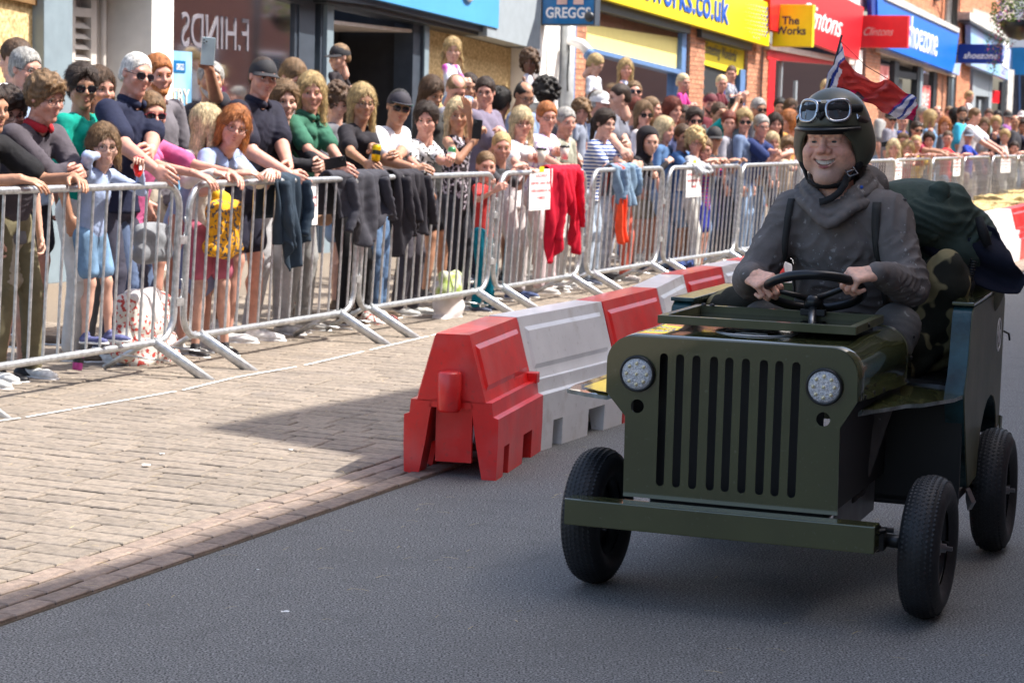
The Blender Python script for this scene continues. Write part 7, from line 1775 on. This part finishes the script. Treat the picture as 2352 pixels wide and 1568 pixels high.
(1657, 170, 1.9, 'boy in a check shirt held up high with an arm round his back', dict(yaw=-5, hair='crop', hc='brown', sk='pink', top=(.45, .48, .55), tk='check', t2=(.2, .22, .3), kid=1, base='sit', H=.98, smile=.1)),
(1612, 238, 1.1, 'bearded man in a maroon cap under the white blond boy', dict(yaw=10, hc='dark', cap=((.12, .02, .03), 'beanie', None), sk='pink', top=(.12, .02, .03))),
(1632, 262, .85, 'man in shadow with dark brown hair raising both arms', dict(yaw=20, hc='brown', sk='tan', top=(.0, .28, .30), hands=[(1640, 238, .6, 'grip'), (1672, 238, .6, 'grip')])),
(1668, 252, 1.2, 'person holding a black phone sideways in front of the face', dict(yaw=5, hc='brown', sk='pink', top=(.15, .2, .25), hands=[(1655, 226, .95, 'grip'), (1685, 230, .95, 'grip')])),
(1656, 282, .60, 'boy with auburn hair and an open mouth', dict(yaw=5, hair='short', hc='red', sk='pink', top=(.3, .3, .35), kid=1, smile=.7)),
(1690, 278, .45, 'smiling blonde woman in round sunglasses and a denim jacket', dict(yaw=10, hair='pony', hc='blond', gl='sun', sk='pink', top=(.13, .18, .30), sleeve='l', fem=1, smile=1.)),
(1722, 250, .9, 'man with greying dark hair and sunglasses by the brick pillar', dict(yaw=30, hc='grey', gl='sun', sk='tan', top=GRY)),
(1730, 290, .30, 'grey haired man with glasses in a navy top with a white shoulder band', dict(yaw=25, lean=20, hc='grey', gl='thin', sk='pink', top=(.02, .035, .12), hands=[(1775, 352, .0), (1790, 352, .0)], w=1.2, smile=.6)),
(1760, 285, .65, 'woman with dark hair looking down, right of the grey haired man', dict(yaw=15, hair='long', hc='dark', sk='pink', top=(.2, .1, .1), fem=1, smile=.4)),
(1770, 246, 1.8, 'man with black hair standing in the red framed doorway', dict(yaw=0, hc='black', sk='tan', top=(.1, .03, .03))),
(1795, 250, 1.4, 'woman with brown hair laughing beside the doorway', dict(yaw=20, hair='bob', hc='brown', sk='pink', top=(.3, .3, .3), fem=1, smile=1.)),
(1790, 276, .9, 'woman with strawberry blond hair in an orange top', dict(yaw=-60, hair='bob', hc='ginger', sk='pink', top=(.55, .28, .08), fem=1)),
(1815, 266, 1.0, 'man in a grey cap and pale hooded top turned to the right', dict(yaw=80, cap=((.10, .09, .10), 'beanie', None), hc='dark', sk='pink', top=(.55, .54, .55), sleeve='l')),
(1874, 200, 1.8, 'small child with a straight blond bob on shoulders, left of the helmet', dict(yaw=5, hair='bob', hc='pblond', sk='pink', top=(.05, .25, .4), kid=1, base='sit', H=.95, smile=.3)),
(1892, 196, 2.3, 'grown-up in a dark cap behind the helmet', dict(yaw=20, cap=((.06, .05, .06), 'cap', None), hc='dark', sk='pink', top=GRY)),
(1581, 324, .15, 'child with frizzy ginger blond hair and glasses, arms on the rail', dict(yaw=10, hair='curly', hc='blond', gl='thin', sk='pink', top=(.4, .42, .45), kid=1, arms='rail', pitch=15)),
(1602, 344, .10, 'child with glasses peering over folded arms, in a red and blue football shirt', dict(yaw=10, hair='short', hc='lbrown', gl='thin', sk='pink', top=(.35, .02, .08), tk='stripes', t2=(.02, .04, .3), kid=1, arms='rail', bot='s', bc=(.02, .03, .30))),
(1624, 318, .20, 'boy in a black baseball cap with a white badge', dict(yaw=5, cap=((.018, .018, .022), 'cap', None), hc='dark', sk='tan', top=(.05, .05, .06), kid=1, lean=12, arms='rail')),
(1756, 326, .25, 'blond toddler in a grey top held at the rail', dict(yaw=20, hair='bob', hc='pblond', sk='pink', top=(.2, .2, .22), kid=1, base='up', H=.95)),
(1792, 338, .20, 'child with a brown fringe at the rail left of the driver', dict(yaw=10, hair='mop', hc='lbrown', sk='pink', top=(.5, .4, .3), kid=1, arms='rail')),
(1818, 340, .15, 'child with sandy hair close to the driver\'s shoulder', dict(yaw=0, hair='short', hc='blond', sk='pink', top=(.3, .3, .35), kid=1, arms='rail')),
]
F_ = [
(2023, 272, .9, 'man in a black cap and dark glasses just right of the helmet', dict(cap=((.03, .03, .03), 'cap', None), gl='sun', top=(.2, .2, .25), yaw=20)),
(2050, 278, 1.0, 'bald man smiling under the edge of the flag', dict(hair='thin', top=(.03, .05, .2), yaw=10, smile=1.)),
(2083, 298, .5, 'man with dark swept hair and sunglasses leaning over the children', dict(hc='dark', gl='sun', sk='tan', top=(.4, .05, .1), yaw=25, lean=25, arms='rail')),
(2113, 272, .55, 'woman with streaked fair hair in a denim shirt seen from behind', dict(hair='bob', hc='blond', top=(.13, .25, .42), fem=1, yaw=120, hands=[(2110, 305, .3, 'grip'), None])),
(2128, 260, 1.1, 'bald man with a pink face behind the woman in denim', dict(hair='thin', sk='pink', top=GRY)),
(2146, 287, .6, 'woman with coppery red hair', dict(hair='long', hc='ginger', top=(.1, .1, .12), fem=1)),
(2170, 266, 1.0, 'woman with black hair turned away behind the red haired woman', dict(hair='long', hc='black', sk='tan', top=BLK, fem=1, yaw=100)),
(2184, 262, .8, 'man with dark hair and beard in a bright blue T-shirt', dict(hc='dark', sk='tan', top=(.05, .42, .62), yaw=10, w=1.1)),
(2214, 266, .45, 'man with brown hair in a white T-shirt facing up the street', dict(hc='lbrown', top=(.72, .72, .78), yaw=75, lean=12, arms='rail')),
(2199, 222, 1.3, 'small blond child in white riding on shoulders before the brick pillar', dict(hc='blond', kid=1, base='sit', H=.95, top=WHT, yaw=60)),
(2198, 284, 1.2, 'man in a black top under the small blond child in white', dict(hc='dark', top=(.03, .03, .04), yaw=20)),
(2154, 318, .25, 'boy with cropped hair in a red T-shirt at the rail', dict(hc='brown', hair='crop', kid=1, top=(.55, .03, .04), arms='rail')),
(2201, 312, .25, 'child in a grey peaked cap with arms on the rail', dict(cap=((.15, .17, .22), 'cap', None), kid=1, top=(.02, .05, .35), arms='rail')),
(2032, 340, .15, 'small child with white blond hair close behind the driver', dict(hair='bob', hc='pblond', kid=1, top=(.5, .5, .5), arms='rail')),
(2053, 324, .3, 'child with mousy hair beside the white blond child', dict(hair='short', hc='lbrown', kid=1, top=(.4, .35, .1), arms='rail')),
(2083, 330, .15, 'boy with short fair hair in a yellow top resting his chin on the rail', dict(hair='crop', hc='blond', kid=1, top=(.6, .42, .05), arms='rail')),
(2064, 342, .1, 'toddler with golden hair low at the rail', dict(hair='bob', hc='blond', kid=1, top=(.45, .1, .1), arms='rail')),
(2112, 322, .35, 'woman in a sleeveless pale top, forearms on the rail', dict(hair='pony', hc='dark', fem=1, sleeve='n', top=(.6, .5, .3), arms='rail', lean=20)),
(2236, 287, .6, 'pale woman beside the man in the white T-shirt', dict(hair='long', hc='lbrown', fem=1, top=(.3, .28, .3))),
(2262, 284, .45, 'woman with blond hair tied back holding a clear bottle', dict(hair='pony', hc='blond', fem=1, top=(.05, .05, .08), hands=[(2250, 312, .2, 'grip'), None])),
(2284, 314, .25, 'girl with honey blond hair drinking at the rail', dict(hair='pony', hc='blond', kid=1, sleeve='n', top=(.5, .45, .42), arms='rail')),
(2307, 340, .1, 'child with dark hair and sunglasses pushed up, low at the rail', dict(hair='short', hc='dark', kid=1, sleeve='n', top=(.6, .6, .6), arms='rail')),
(2305, 280, .5, 'man with receding brown hair in a charcoal shirt', dict(hair='thin', hc='brown', sk='tan', top=(.04, .04, .05), w=1.15)),
(2324, 290, .4, 'woman with sunglasses pushed up on dark hair in a navy top', dict(hair='pony', hc='dark', sk='tan', fem=1, top=(.02, .02, .04), arms='rail')),
(2347, 298, .4, 'older woman in glasses at the right edge holding up a tablet', dict(hair='short', hc='grey', fem=1, gl='sun', top=(.3, .3, .32), hands=[(2340, 318, .2, 'grip'), None])),
(2320, 258, 1.1, 'man in a pale cap with an orange badge at the back of the crowd', dict(cap=((.55, .55, .55), 'cap', None), top=(.3, .25, .2))),
(2342, 272, .9, 'fair haired person near the right edge, second row', dict(hc='blond', top=(.2, .2, .25))),
(2288, 268, 1.2, 'man in a black cap behind the receding haired man', dict(cap=((.02, .02, .02), 'cap', None), top=(.25, .1, .3))),
(2272, 304, .5, 'small dark haired child between the blonde woman and the girl', dict(hc='dark', kid=1, top=(.1, .1, .1))),
(2004, 250, 1.4, 'man half hidden by the flag right of the helmet', dict(hc='brown', top=(.3, .3, .3))),
(2096, 262, 1.6, 'woman with grey hair at the back under the flag tip', dict(hair='bob', hc='grey', fem=1, top=(.5, .5, .55))),
(2155, 254, 1.7, 'person with mousy hair at the back behind the red haired woman', dict(hc='lbrown', top=(.4, .3, .3))),
(2245, 262, 1.5, 'person with brown hair at the back by the phone shop door', dict(hc='brown', top=(.2, .3, .3))),
(2265, 258, 1.9, 'person with black hair at the back by the phone shop window', dict(hc='black', sk='tan', top=(.5, .2, .2))),
]
PEOPLE = {}
for i, (hx, hy, d, lab, kw) in enumerate(S_ + F_):
    random.seed(100 + i); kw = dict(kw)
    if i >= len(S_): kw.setdefault('smile', .6); kw.setdefault('sk', 'pink')
    PEOPLE[(hx, hy)] = person(hx, hy, d, lab, **kw)
for k, c in (((359, 172), 'ginger'), ((478, 186), 'grey'), ((2184, 262), 'dark'), ((1612, 238), 'dark')): beard(PEOPLE[k][0], PEOPLE[k][1], c)
print('people', len(PEOPLE))
# ================================================================== THINGS HELD, HUNG AND SET DOWN
def lpt(px, py, d):
    P, t, s = line_at(px, d); r_ = ray(px, py); return Vector((P.x, P.y, CH + r_.z * P.y / r_.y)), t
def item(name, px, py, d, label, cat, group=None):
    p, t = lpt(px, py, d); return empty(name, p, math.atan2(t.y, t.x), label, cat, group), p, t
def lp(name, mb, m, root, bevel=0.): return mb.build(name, m, root, local=True, bevel=bevel)
# jackets over the rail: px span, top y, list of (fraction along, bottom y, radius)
def draped(name, x0, x1, folds, label, cat, m, noise=.006, nf=24, quilt=0., seed=1):
    """cloth sheet laid over the rail, hanging in folds; folds give the hem height along it"""
    s0, s1 = bhit(x0), bhit(x1); p, t = bpos((s0 + s1) / 2); rz = math.atan2(t.y, t.x); root = empty(name, Vector((p.x, p.y, 0)), rz, label, cat, 'clothes hung over the barrier rails')
    L = abs(s1 - s0) * 1.05; nu, nv = 56, 44; rr = random.Random(seed * 7 + int(x0)); ph = [rr.uniform(0, 6.28) for _ in range(6)]
    fx = [q[0] for q in folds]; fz = [lpt(x0 + (x1 - x0) * q[0], q[1], -.08)[0].z for q in folds]; g = MB(); vs = []
    nfold = max(3, L / .085) * (.6 if quilt else 1)
    for i in range(nu):
        u = i / (nu - 1); zb = float(np.interp(u, fx, fz)) + .012 * math.sin(17 * u + ph[0]); e = math.sin(math.pi * u) ** .35
        for j in range(nv):
            v = j / (nv - 1)
            if v < .22: k = v / .22; y = .075 - .045 * k; z = .86 + (1.128 - .86) * k                        # short side behind the rail
            elif v < .34: k = (v - .22) / .12; a = math.pi * k; y = .03 * math.cos(a) * 1.1 - .02; z = 1.128 + .020 * math.sin(a)
            else: k = (v - .34) / .66; y = -.055 - .035 * e - .02 * k; z = 1.125 - (1.125 - zb) * k
            f = max(0, (v - .3) / .7); amp = (.008 + .026 * f ** .7) * (1 if v > .3 else .4)
            y += -amp * (math.sin(2 * math.pi * nfold * u * .5 + ph[1] + 1.3 * math.sin(4 * f + ph[2])) + .55 * math.sin(2 * math.pi * nfold * u * 1.13 + ph[3] - 2.2 * f)) + .008 * math.sin(16 * z + 9 * u + ph[4]) * f
            if quilt and v > .3: y -= quilt * (abs(math.sin(z * 42 + 1.5 * math.sin(5 * u + ph[5]))) ** .5) * (abs(math.sin(math.pi * u * 3.0)) ** .35)
            x = (u - .5) * L * (1 - .16 * f + .10 * f * math.sin(3 * u + ph[0])); vs.append((x, y, z))
    g.add(vs, [(i * nv + j, i * nv + j + 1, (i + 1) * nv + j + 1, (i + 1) * nv + j) for i in range(nu - 1) for j in range(nv - 1)], None, True)
    o = g.build('cloth', m, root, Matrix.Identity(4)); md = o.modifiers.new('t', 'SOLIDIFY'); md.thickness = .010 if not quilt else .02; md.offset = 0
    for q in ((-.32, .85), (.30, .7))[:2 if L > .3 else 0]:                                            # sleeves hanging over it
        P0 = Vector((q[0] * L, -.10, 1.10)); P1 = Vector((q[0] * L + rr.uniform(-.05, .05), -.135, 1.10 - (1.1 - min(fz)) * q[1] * .5)); P2 = P1 + Vector((rr.uniform(-.08, .08), .005, -(1.1 - min(fz)) * q[1] * .38))
        n = 15; pts = [(P0.lerp(P1, min(1, 2 * k / n)) if k < n / 2 else P1.lerp(P2, 2 * k / n - 1)) for k in range(n + 1)]
        MB().tube(pts, [.050 - .018 * k / n + .005 * math.sin(k * 2.3 + ph[1]) + (quilt * .5 * (k % 2)) for k in range(n + 1)], n=12, flat=.55).build('sleeve', m, root, Matrix.Identity(4))
    return root
draped('jacket', 600, 674, [(.15, 560, .05), (.4, 622, .06), (.65, 615, .065), (.88, 560, .05)], 'navy blue waterproof jacket hung over the rail below the man in the black cap', 'jacket', cloth((.028, .045, .068)), .009, 21)
draped('padded_jacket', 742, 862, [(.08, 500, .05), (.25, 545, .07), (.45, 570, .07), (.65, 555, .08), (.85, 500, .06)], 'black quilted padded jacket hung over the joint of two barriers', 'jacket', cloth((.045, .045, .058)), .004, 20, quilt=.007)
draped('hooded_jacket', 880, 950, [(.1, 590, .045), (.35, 490, .06), (.6, 520, .06), (.9, 545, .06)], 'black zipped jackets hung over the rail beside the tattooed man in white', 'jacket', cloth((.030, .028, .036)), .008, 22, seed=4)
draped('jumper', 1236, 1304, [(.05, 610, .03), (.22, 560, .045), (.45, 440, .05), (.75, 560, .06), (.95, 585, .045)], 'bright red jumper hung over the rail below the paper cups', 'jumper', cloth((.50, .006, .03)), .010, 20, seed=5)
draped('denim_jacket', 1384, 1434, [(.2, 470, .05), (.5, 478, .06), (.85, 450, .05)], 'pale denim jacket folded over the rail beside the striped T-shirt', 'jacket', cloth((.16, .24, .34), 'denim', (.4, .5, .6)), .008, 24, seed=6)
draped('jumper', 1560, 1590, [(.3, 400, .05), (.8, 395, .05)], 'light grey jumper bunched on the rail beneath the boy in blue', 'jumper', cloth((.42, .43, .46)), .008, 24, seed=8)
draped('scarf', 1388, 1402, [(.5, 560, .025)], 'orange ribbon of cloth hanging low on the barrier beside the denim jacket', 'cloth', cloth((.75, .08, .03)), .006, 24, seed=9)
# notices tied to the barriers
M_paper = mat('laminated_paper', (.84, .84, .85), .35, var=.02)
M_redt = mat('red_print', (.55, .03, .05), .6)
def notice(x0, x1, yt, yb, label, lines=True, yellow=True):
    (a, t), (b, _) = lpt(x0, yt, -.065), lpt(x1, yt, -.065); c, _ = lpt((x0 + x1) / 2, yb, -.065); w_ = (b - a); w_.z = 0; W_ = w_.length; ex = w_.normalized(); H_ = (a.z + b.z) / 2 - c.z; nrm = Vector((ex.y, -ex.x, 0))
    mid = (a + b) / 2; rt = empty('notice', Vector((mid.x, mid.y, c.z)), 0, label, 'notice', 'safety notices on the barriers')
    o = Vector((a.x, a.y, c.z)); MB().prism([o, o + ex * W_, o + ex * W_ + UP * H_, o + UP * H_], nrm * .003).build('sheet', M_paper, rt)
    f = lambda tx, v, wd, hh: text_on('lettering', tx, o + nrm * .004 + ex * (W_ * (1 - wd) / 2) + UP * (H_ * v), ex, UP, M_redt, rt, fit=(W_ * wd, H_ * hh), ext=.0006, bold=.01)
    if lines: f('HAZARD!', .80, .5, .075); f('KEEP FEET AWAY FROM', .62, .9, .07); f('THESE RAILINGS AT ALL', .44, .9, .07); f('TIMES!', .26, .35, .075)
    if yellow: MB().prism([o + nrm * .004 + ex * W_ * .40 + UP * H_ * .93, o + nrm * .004 + ex * W_ * .60 + UP * H_ * .93, o + nrm * .004 + ex * W_ * .60 + UP * H_ * 1.06, o + nrm * .004 + ex * W_ * .40 + UP * H_ * 1.06], nrm * .002).build('tape', mat('yellow_tape', (.85, .6, .02), .5), rt)
notice(664, 724, 420, 518, 'white notice with red capitals hanging under the man in the black cap')
notice(1206, 1258, 388, 482, 'white notice with red capitals beside the bright red jumper')
notice(1563, 1597, 373, 452, 'white notice with red capitals below the children with glasses')
for i, (x0, x1, yt, yb) in enumerate(((2038, 2053, 368, 414), (2170, 2186, 360, 404), (2278, 2300, 358, 396))):
    notice(x0, x1, yt, yb, ['white notice on the far barriers right of the driver\'s collar', 'white notice on the far barriers below the child in the peaked cap', 'white notice on the far barriers near the right edge'][i], yellow=False)
# drinks, phones, packets
def can(px, py, d, col, label, tilt=.2):
    r, p, t = item('drink_can', px, py, d, label, 'can'); A = Vector((tilt, 0, 1)).normalized()
    b = lp('can_body', MB().lathe([(0, -.055), (.024, -.055), (.030, -.047), (.031, .044), (.026, .056), (0, .055)], (0, 0, 0), A, n=20), mat('can_%s' % label[:6], col, .3, .6, var=.15, scale=30), r)
    lp('rim', MB().lathe([(.024, .056), (.027, .060), (.024, .061), (0, .056)], (0, 0, 0), A, n=20), M_galv, r); lp('band', MB().lathe([(.0315, -.012), (.0315, .018)], (0, 0, 0), A, n=20), M_wht if 'green' in label else M_plas, r)
can(856, 352, .0, (.85, .55, .01), 'yellow drink can held up by the woman with long blond highlights')
can(1027, 356, .0, (.10, .35, .14), 'green and white drink can held by the woman in the black and white top')
can(962, 412, -.07, (.015, .012, .012), 'dark drink can dangling over the rail above the ripped jeans')
can(180, 828, .35, (.35, .05, .25), 'small pink and silver can standing on the ground by the white trainer')
def cup(px, py, d, label):
    r, p, t = item('paper_cup', px, py, d, label, 'cup', 'takeaway cups'); lp('cup', MB().lathe([(0, -.06), (.028, -.06), (.040, .045), (0, .045)], (0, 0, 0), (0, 0, 1), n=20), mat('cup_card', (.62, .56, .5), .6), r)
    lp('lid', MB().lathe([(.043, .043), (.043, .052), (.037, .060), (0, .060)], (0, 0, 0), (0, 0, 1), n=20), M_plas, r)
cup(1232, 356, .0, 'pale paper cup with a black lid held by the woman in the white shirt'); cup(1284, 350, .0, 'pale paper cup with a black lid held by the woman in the floral top')
def phone(px, py, d, label, col=(.02, .02, .022), rot=0., sc=1.):
    r, p, t = item('phone', px, py, d, label, 'phone', 'phones held up'); m = mat('phone_%s' % str(col), col, .25, .3, coat=.5)
    cd = Vector((-p.x, -p.y, 0)).normalized(); ang = math.atan2(cd.y, cd.x) + math.pi / 2 - math.atan2(t.y, t.x); M_ = Matrix.Rotation(ang, 4, 'Z') @ Matrix.Rotation(rot, 4, 'Y')
    o = MB().box((0, 0, 0), (.074 * sc, .009, .152 * sc)).build('case', m, r, M_, bevel=.004)
    MB().box((-.018 * sc, -.0055, .052 * sc), (.03 * sc, .003, .034 * sc)).build('camera_bump', m, o, Matrix.Identity(4))
    for x, z in ((-.025, .06), (-.012, .052), (-.025, .044)): MB().lathe([(0, .002), (.0055, .002), (.006, 0)], (x * sc, -.007, z * sc), (0, -1, 0), n=10).build('camera_lens', M_plas, o, Matrix.Identity(4))
phone(471, 118, .74, 'pale silver phone held up at arm\'s length by the man with the grey beard', (.42, .52, .55), .06, 1.2)
phone(1084, 297, .13, 'black phone held upright by the silver blond woman', rot=.08)
phone(1670, 231, .93, 'black phone held sideways in front of a face', rot=1.5)
phone(1590, 300, .38, 'pale phone held low by the woman in black sunglasses', (.5, .5, .48), 1.1)
phone(762, 374, .0, 'black phone held flat by the woman in the dark green shirt', rot=1.35); phone(2016, 330, .3, 'small camera phone held by a child right of the driver\'s helmet', rot=1.4)
phone(2346, 322, .18, 'grey tablet held up at the right edge', (.12, .12, .12), 1.5, 1.5)
r, p, t = item('snack_packet', 316, 384, -.1, 'bright red snack packet in the small girl\'s hand', 'packet')
s = SDF(.006, .01); s.ell((0, 0, 0), (.045, .018, .055)); s.cone((-.04, 0, .055), (.045, 0, .05), .008); v, f_ = s.mesh(noise=.003, nf=90); put('wrapper', npmesh('w', v, f_, mat('red_foil', (.70, .02, .02), .25, .2, coat=.3)), r, Matrix.Identity(4)); lp('printed_patch', MB().box((0, -.019, 0), (.05, .003, .03)), M_wht, r)
# bags
def softbag(name, px, py, d, sz, label, m, strapm=None, noise=.008, base=False, h=.012):
    r, p, t = item(name, px, py, d, label, 'bag')
    s = SDF(h, .03); s.ell((0, 0, 0), (sz[0] / 2, sz[1] / 2, sz[2] / 2)); s.cone((-sz[0] * .36, 0, sz[2] * .3), (sz[0] * .36, 0, sz[2] * .3), sz[1] * .34); s.cone((-sz[0] * .38, 0, -sz[2] * .33), (sz[0] * .38, 0, -sz[2] * .33), sz[1] * .40)
    v, f_ = s.mesh(noise=noise, nf=20, seed=int(px) % 7); put('bag_body', npmesh('b', v, f_, m), r, Matrix.Identity(4))
    if strapm: lp('strap', MB().tube([(-sz[0] * .4, 0, sz[2] * .4), (-sz[0] * .25, .05, sz[2] * .5 + .3), (0, .1, sz[2] * .5 + .55), (sz[0] * .25, .05, sz[2] * .5 + .3), (sz[0] * .4, 0, sz[2] * .4)], .009, n=6), strapm, r)
    return r
M_gcan = cloth((.22, .23, .25)); M_orc = cloth((.75, .36, .02), 'floral', (.10, .09, .10)); M_flc = cloth((.62, .60, .56), 'floral', (.45, .06, .05)); M_dkf = cloth((.04, .04, .06), 'floral', (.45, .12, .08)); M_plb = mat('white_carrier', (.70, .66, .66), .3, var=.12, scale=9, trans=.0); M_neo = mat('neon_wrapper', (.55, .80, .05), .3, var=.4, scale=12, col2=(.8, .8, .75)); M_brn = cloth((.30, .18, .12))
softbag('shoulder_bag', 350, 556, .12, (.34, .12, .22), 'light grey cloth shoulder bag hanging behind the first barrier', M_gcan)
softbag('tote_bag', 512, 522, .12, (.36, .14, .38), 'orange and grey patterned tote bag hanging behind the second barrier', M_orc); softbag('pouch', 506, 462, .14, (.14, .09, .10), 'yellow pouch on top of the patterned tote bag', mat('yellow_cloth', (.80, .48, .01), .6))
softbag('handbag', 733, 478, .25, (.2, .1, .24), 'tan handbag hanging under the dark green shirt', M_brn)
softbag('shopping_bag', 328, 745, .35, (.5, .25, .36), 'printed white shopping bag standing on the ground behind the first barrier', M_flc, None, .006); softbag('shopping_bag', 352, 800, .30, (.4, .2, .16), 'flattened printed bag on the ground below the shopping bag', M_flc)
softbag('carrier_bag', 330, 706, .33, (.26, .2, .16), 'crumpled clear plastic bag in the mouth of the shopping bag', M_plb, None, .012)
softbag('carrier_bag', 880, 768, .30, (.36, .22, .20), 'black flowery bag on the ground under the padded jacket', M_dkf); softbag('carrier_bag', 858, 752, .33, (.3, .18, .2), 'white and orange carrier bag beside the black flowery bag', M_flc, None, .01)
softbag('carrier_bag', 1028, 700, .10, (.30, .2, .42), 'white plastic carrier bag bulging below the bottom rail', M_plb, None, .012); softbag('wrapper', 1032, 650, .06, (.26, .14, .16), 'lime green wrapper on top of the white carrier bag', M_neo, None, .012)
softbag('carrier_bag', 1405, 752, .30, (.42, .3, .34), 'cream shopping bag on the ground behind the fourth barrier leg', M_plb, None, .012); softbag('carrier_bag', 1372, 760, .40, (.1, .1, .26), 'slim yellow bag beside the cream shopping bag', mat('yellow_bag', (.75, .6, .03), .5))
softbag('carrier_bag', 1478, 680, .4, (.4, .2, .22), 'white carrier bag on the ground under the child in the black hood', M_plb); softbag('rucksack', 1560, 620, .12, (.55, .2, .2), 'blue and black bag lying at the foot of the barrier', cloth((.03, .06, .2), 'floral', (.02, .02, .02)))
# watches
for key, side, c in (((309, 172), 0, M_galv), ((905, 246), 1, M_galv), ((706, 212), 1, M_wht)):
    root, Hm, HMs, _h = PEOPLE[key]; M_ = HMs[side]; MB().tube([(math.cos(a) * .030, -.022, math.sin(a) * .024) for a in [k * math.pi / 8 for k in range(16)]], .005, n=6, closed=True).build('watch', c, root, M_)
# ================================================================== HANGING FLOWER BASKET
hb = empty('hanging_basket', atY(2330, 66, 30), 0, 'hanging basket of purple and pink flowers with trailing leaves at the top right corner', 'flower basket')
B0 = hb.location.copy()
MB().lathe([(0, -.22), (.16, -.18), (.27, -.05), (.30, .06), (.28, .06), (.1, .0)], B0 + Vector((.08, 0, .05)), (0, 0, 1), n=24).build('basket', M_plas, hb)
lf = MB(); M_leaf = mat('leaf', (.06, .14, .025), .55, var=.5, scale=20, col2=(.20, .30, .05)); M_p1 = mat('purple_petal', (.35, .22, .50), .6, var=.3); M_p2 = mat('pink_petal', (.65, .12, .25), .6, var=.3); M_p3 = mat('white_petal', (.75, .72, .75), .6)
def leafat(p, m, sz):
    n = Vector((random.gauss(0, 1), random.gauss(-.6, 1), random.gauss(.3, 1))).normalized(); u_ = n.orthogonal().normalized(); v_ = n.cross(u_); a = random.uniform(0, 6.28); u_, v_ = u_ * math.cos(a) + v_ * math.sin(a), v_ * math.cos(a) - u_ * math.sin(a)
    lf.add([p - u_ * sz, p - v_ * sz * .4 + n * sz * .1, p + u_ * sz, p + v_ * sz * .4 + n * sz * .1], [(0, 1, 2, 3)], m)
for _ in range(2600):
    a, b_ = random.uniform(0, 6.283), random.uniform(-.3, 1); r_ = random.uniform(.75, 1.1); p = B0 + Vector((.08 + .40 * r_ * math.cos(a) * math.sqrt(max(0, 1 - b_ * b_ * .8)), .36 * r_ * math.sin(a), .18 + .36 * b_ * r_))
    if mnoise.noise(p * 9) < -.12: continue
    f = mnoise.noise(p * 5 + Vector((3, 1, 2))); leafat(p, M_leaf if f < .05 or random.random() < .35 else (M_p1 if f < .25 else random.choice((M_p2, M_p3, M_p1))), random.uniform(.018, .038))
for k in range(9):
    x, y = random.uniform(-.32, .0), random.uniform(-.2, .2); L_ = random.uniform(.35, .85) if x < -.1 else random.uniform(.2, .5); ph = random.uniform(0, 6)
    for i in range(int(L_ * 90)):
        z = i / 90; leafat(B0 + Vector((x + .035 * math.sin(6 * z + ph) + random.gauss(0, .022) - .05 * z, y + random.gauss(0, .02), .08 - z)), M_leaf if random.random() < .85 else M_p2, random.uniform(.014, .028))
lo = lf.build('foliage', None, hb); lo['kind'] = 'stuff'
MB().tube([B0 + Vector((.9, 0, -3.3)), B0 + Vector((.9, 0, 1.4))], .06, n=12).tube([B0 + Vector((.9, 0, .95)), B0 + Vector((.08, 0, .95)), B0 + Vector((.08, 0, .4))], .015, n=8).build('post', M_mdark, hb)
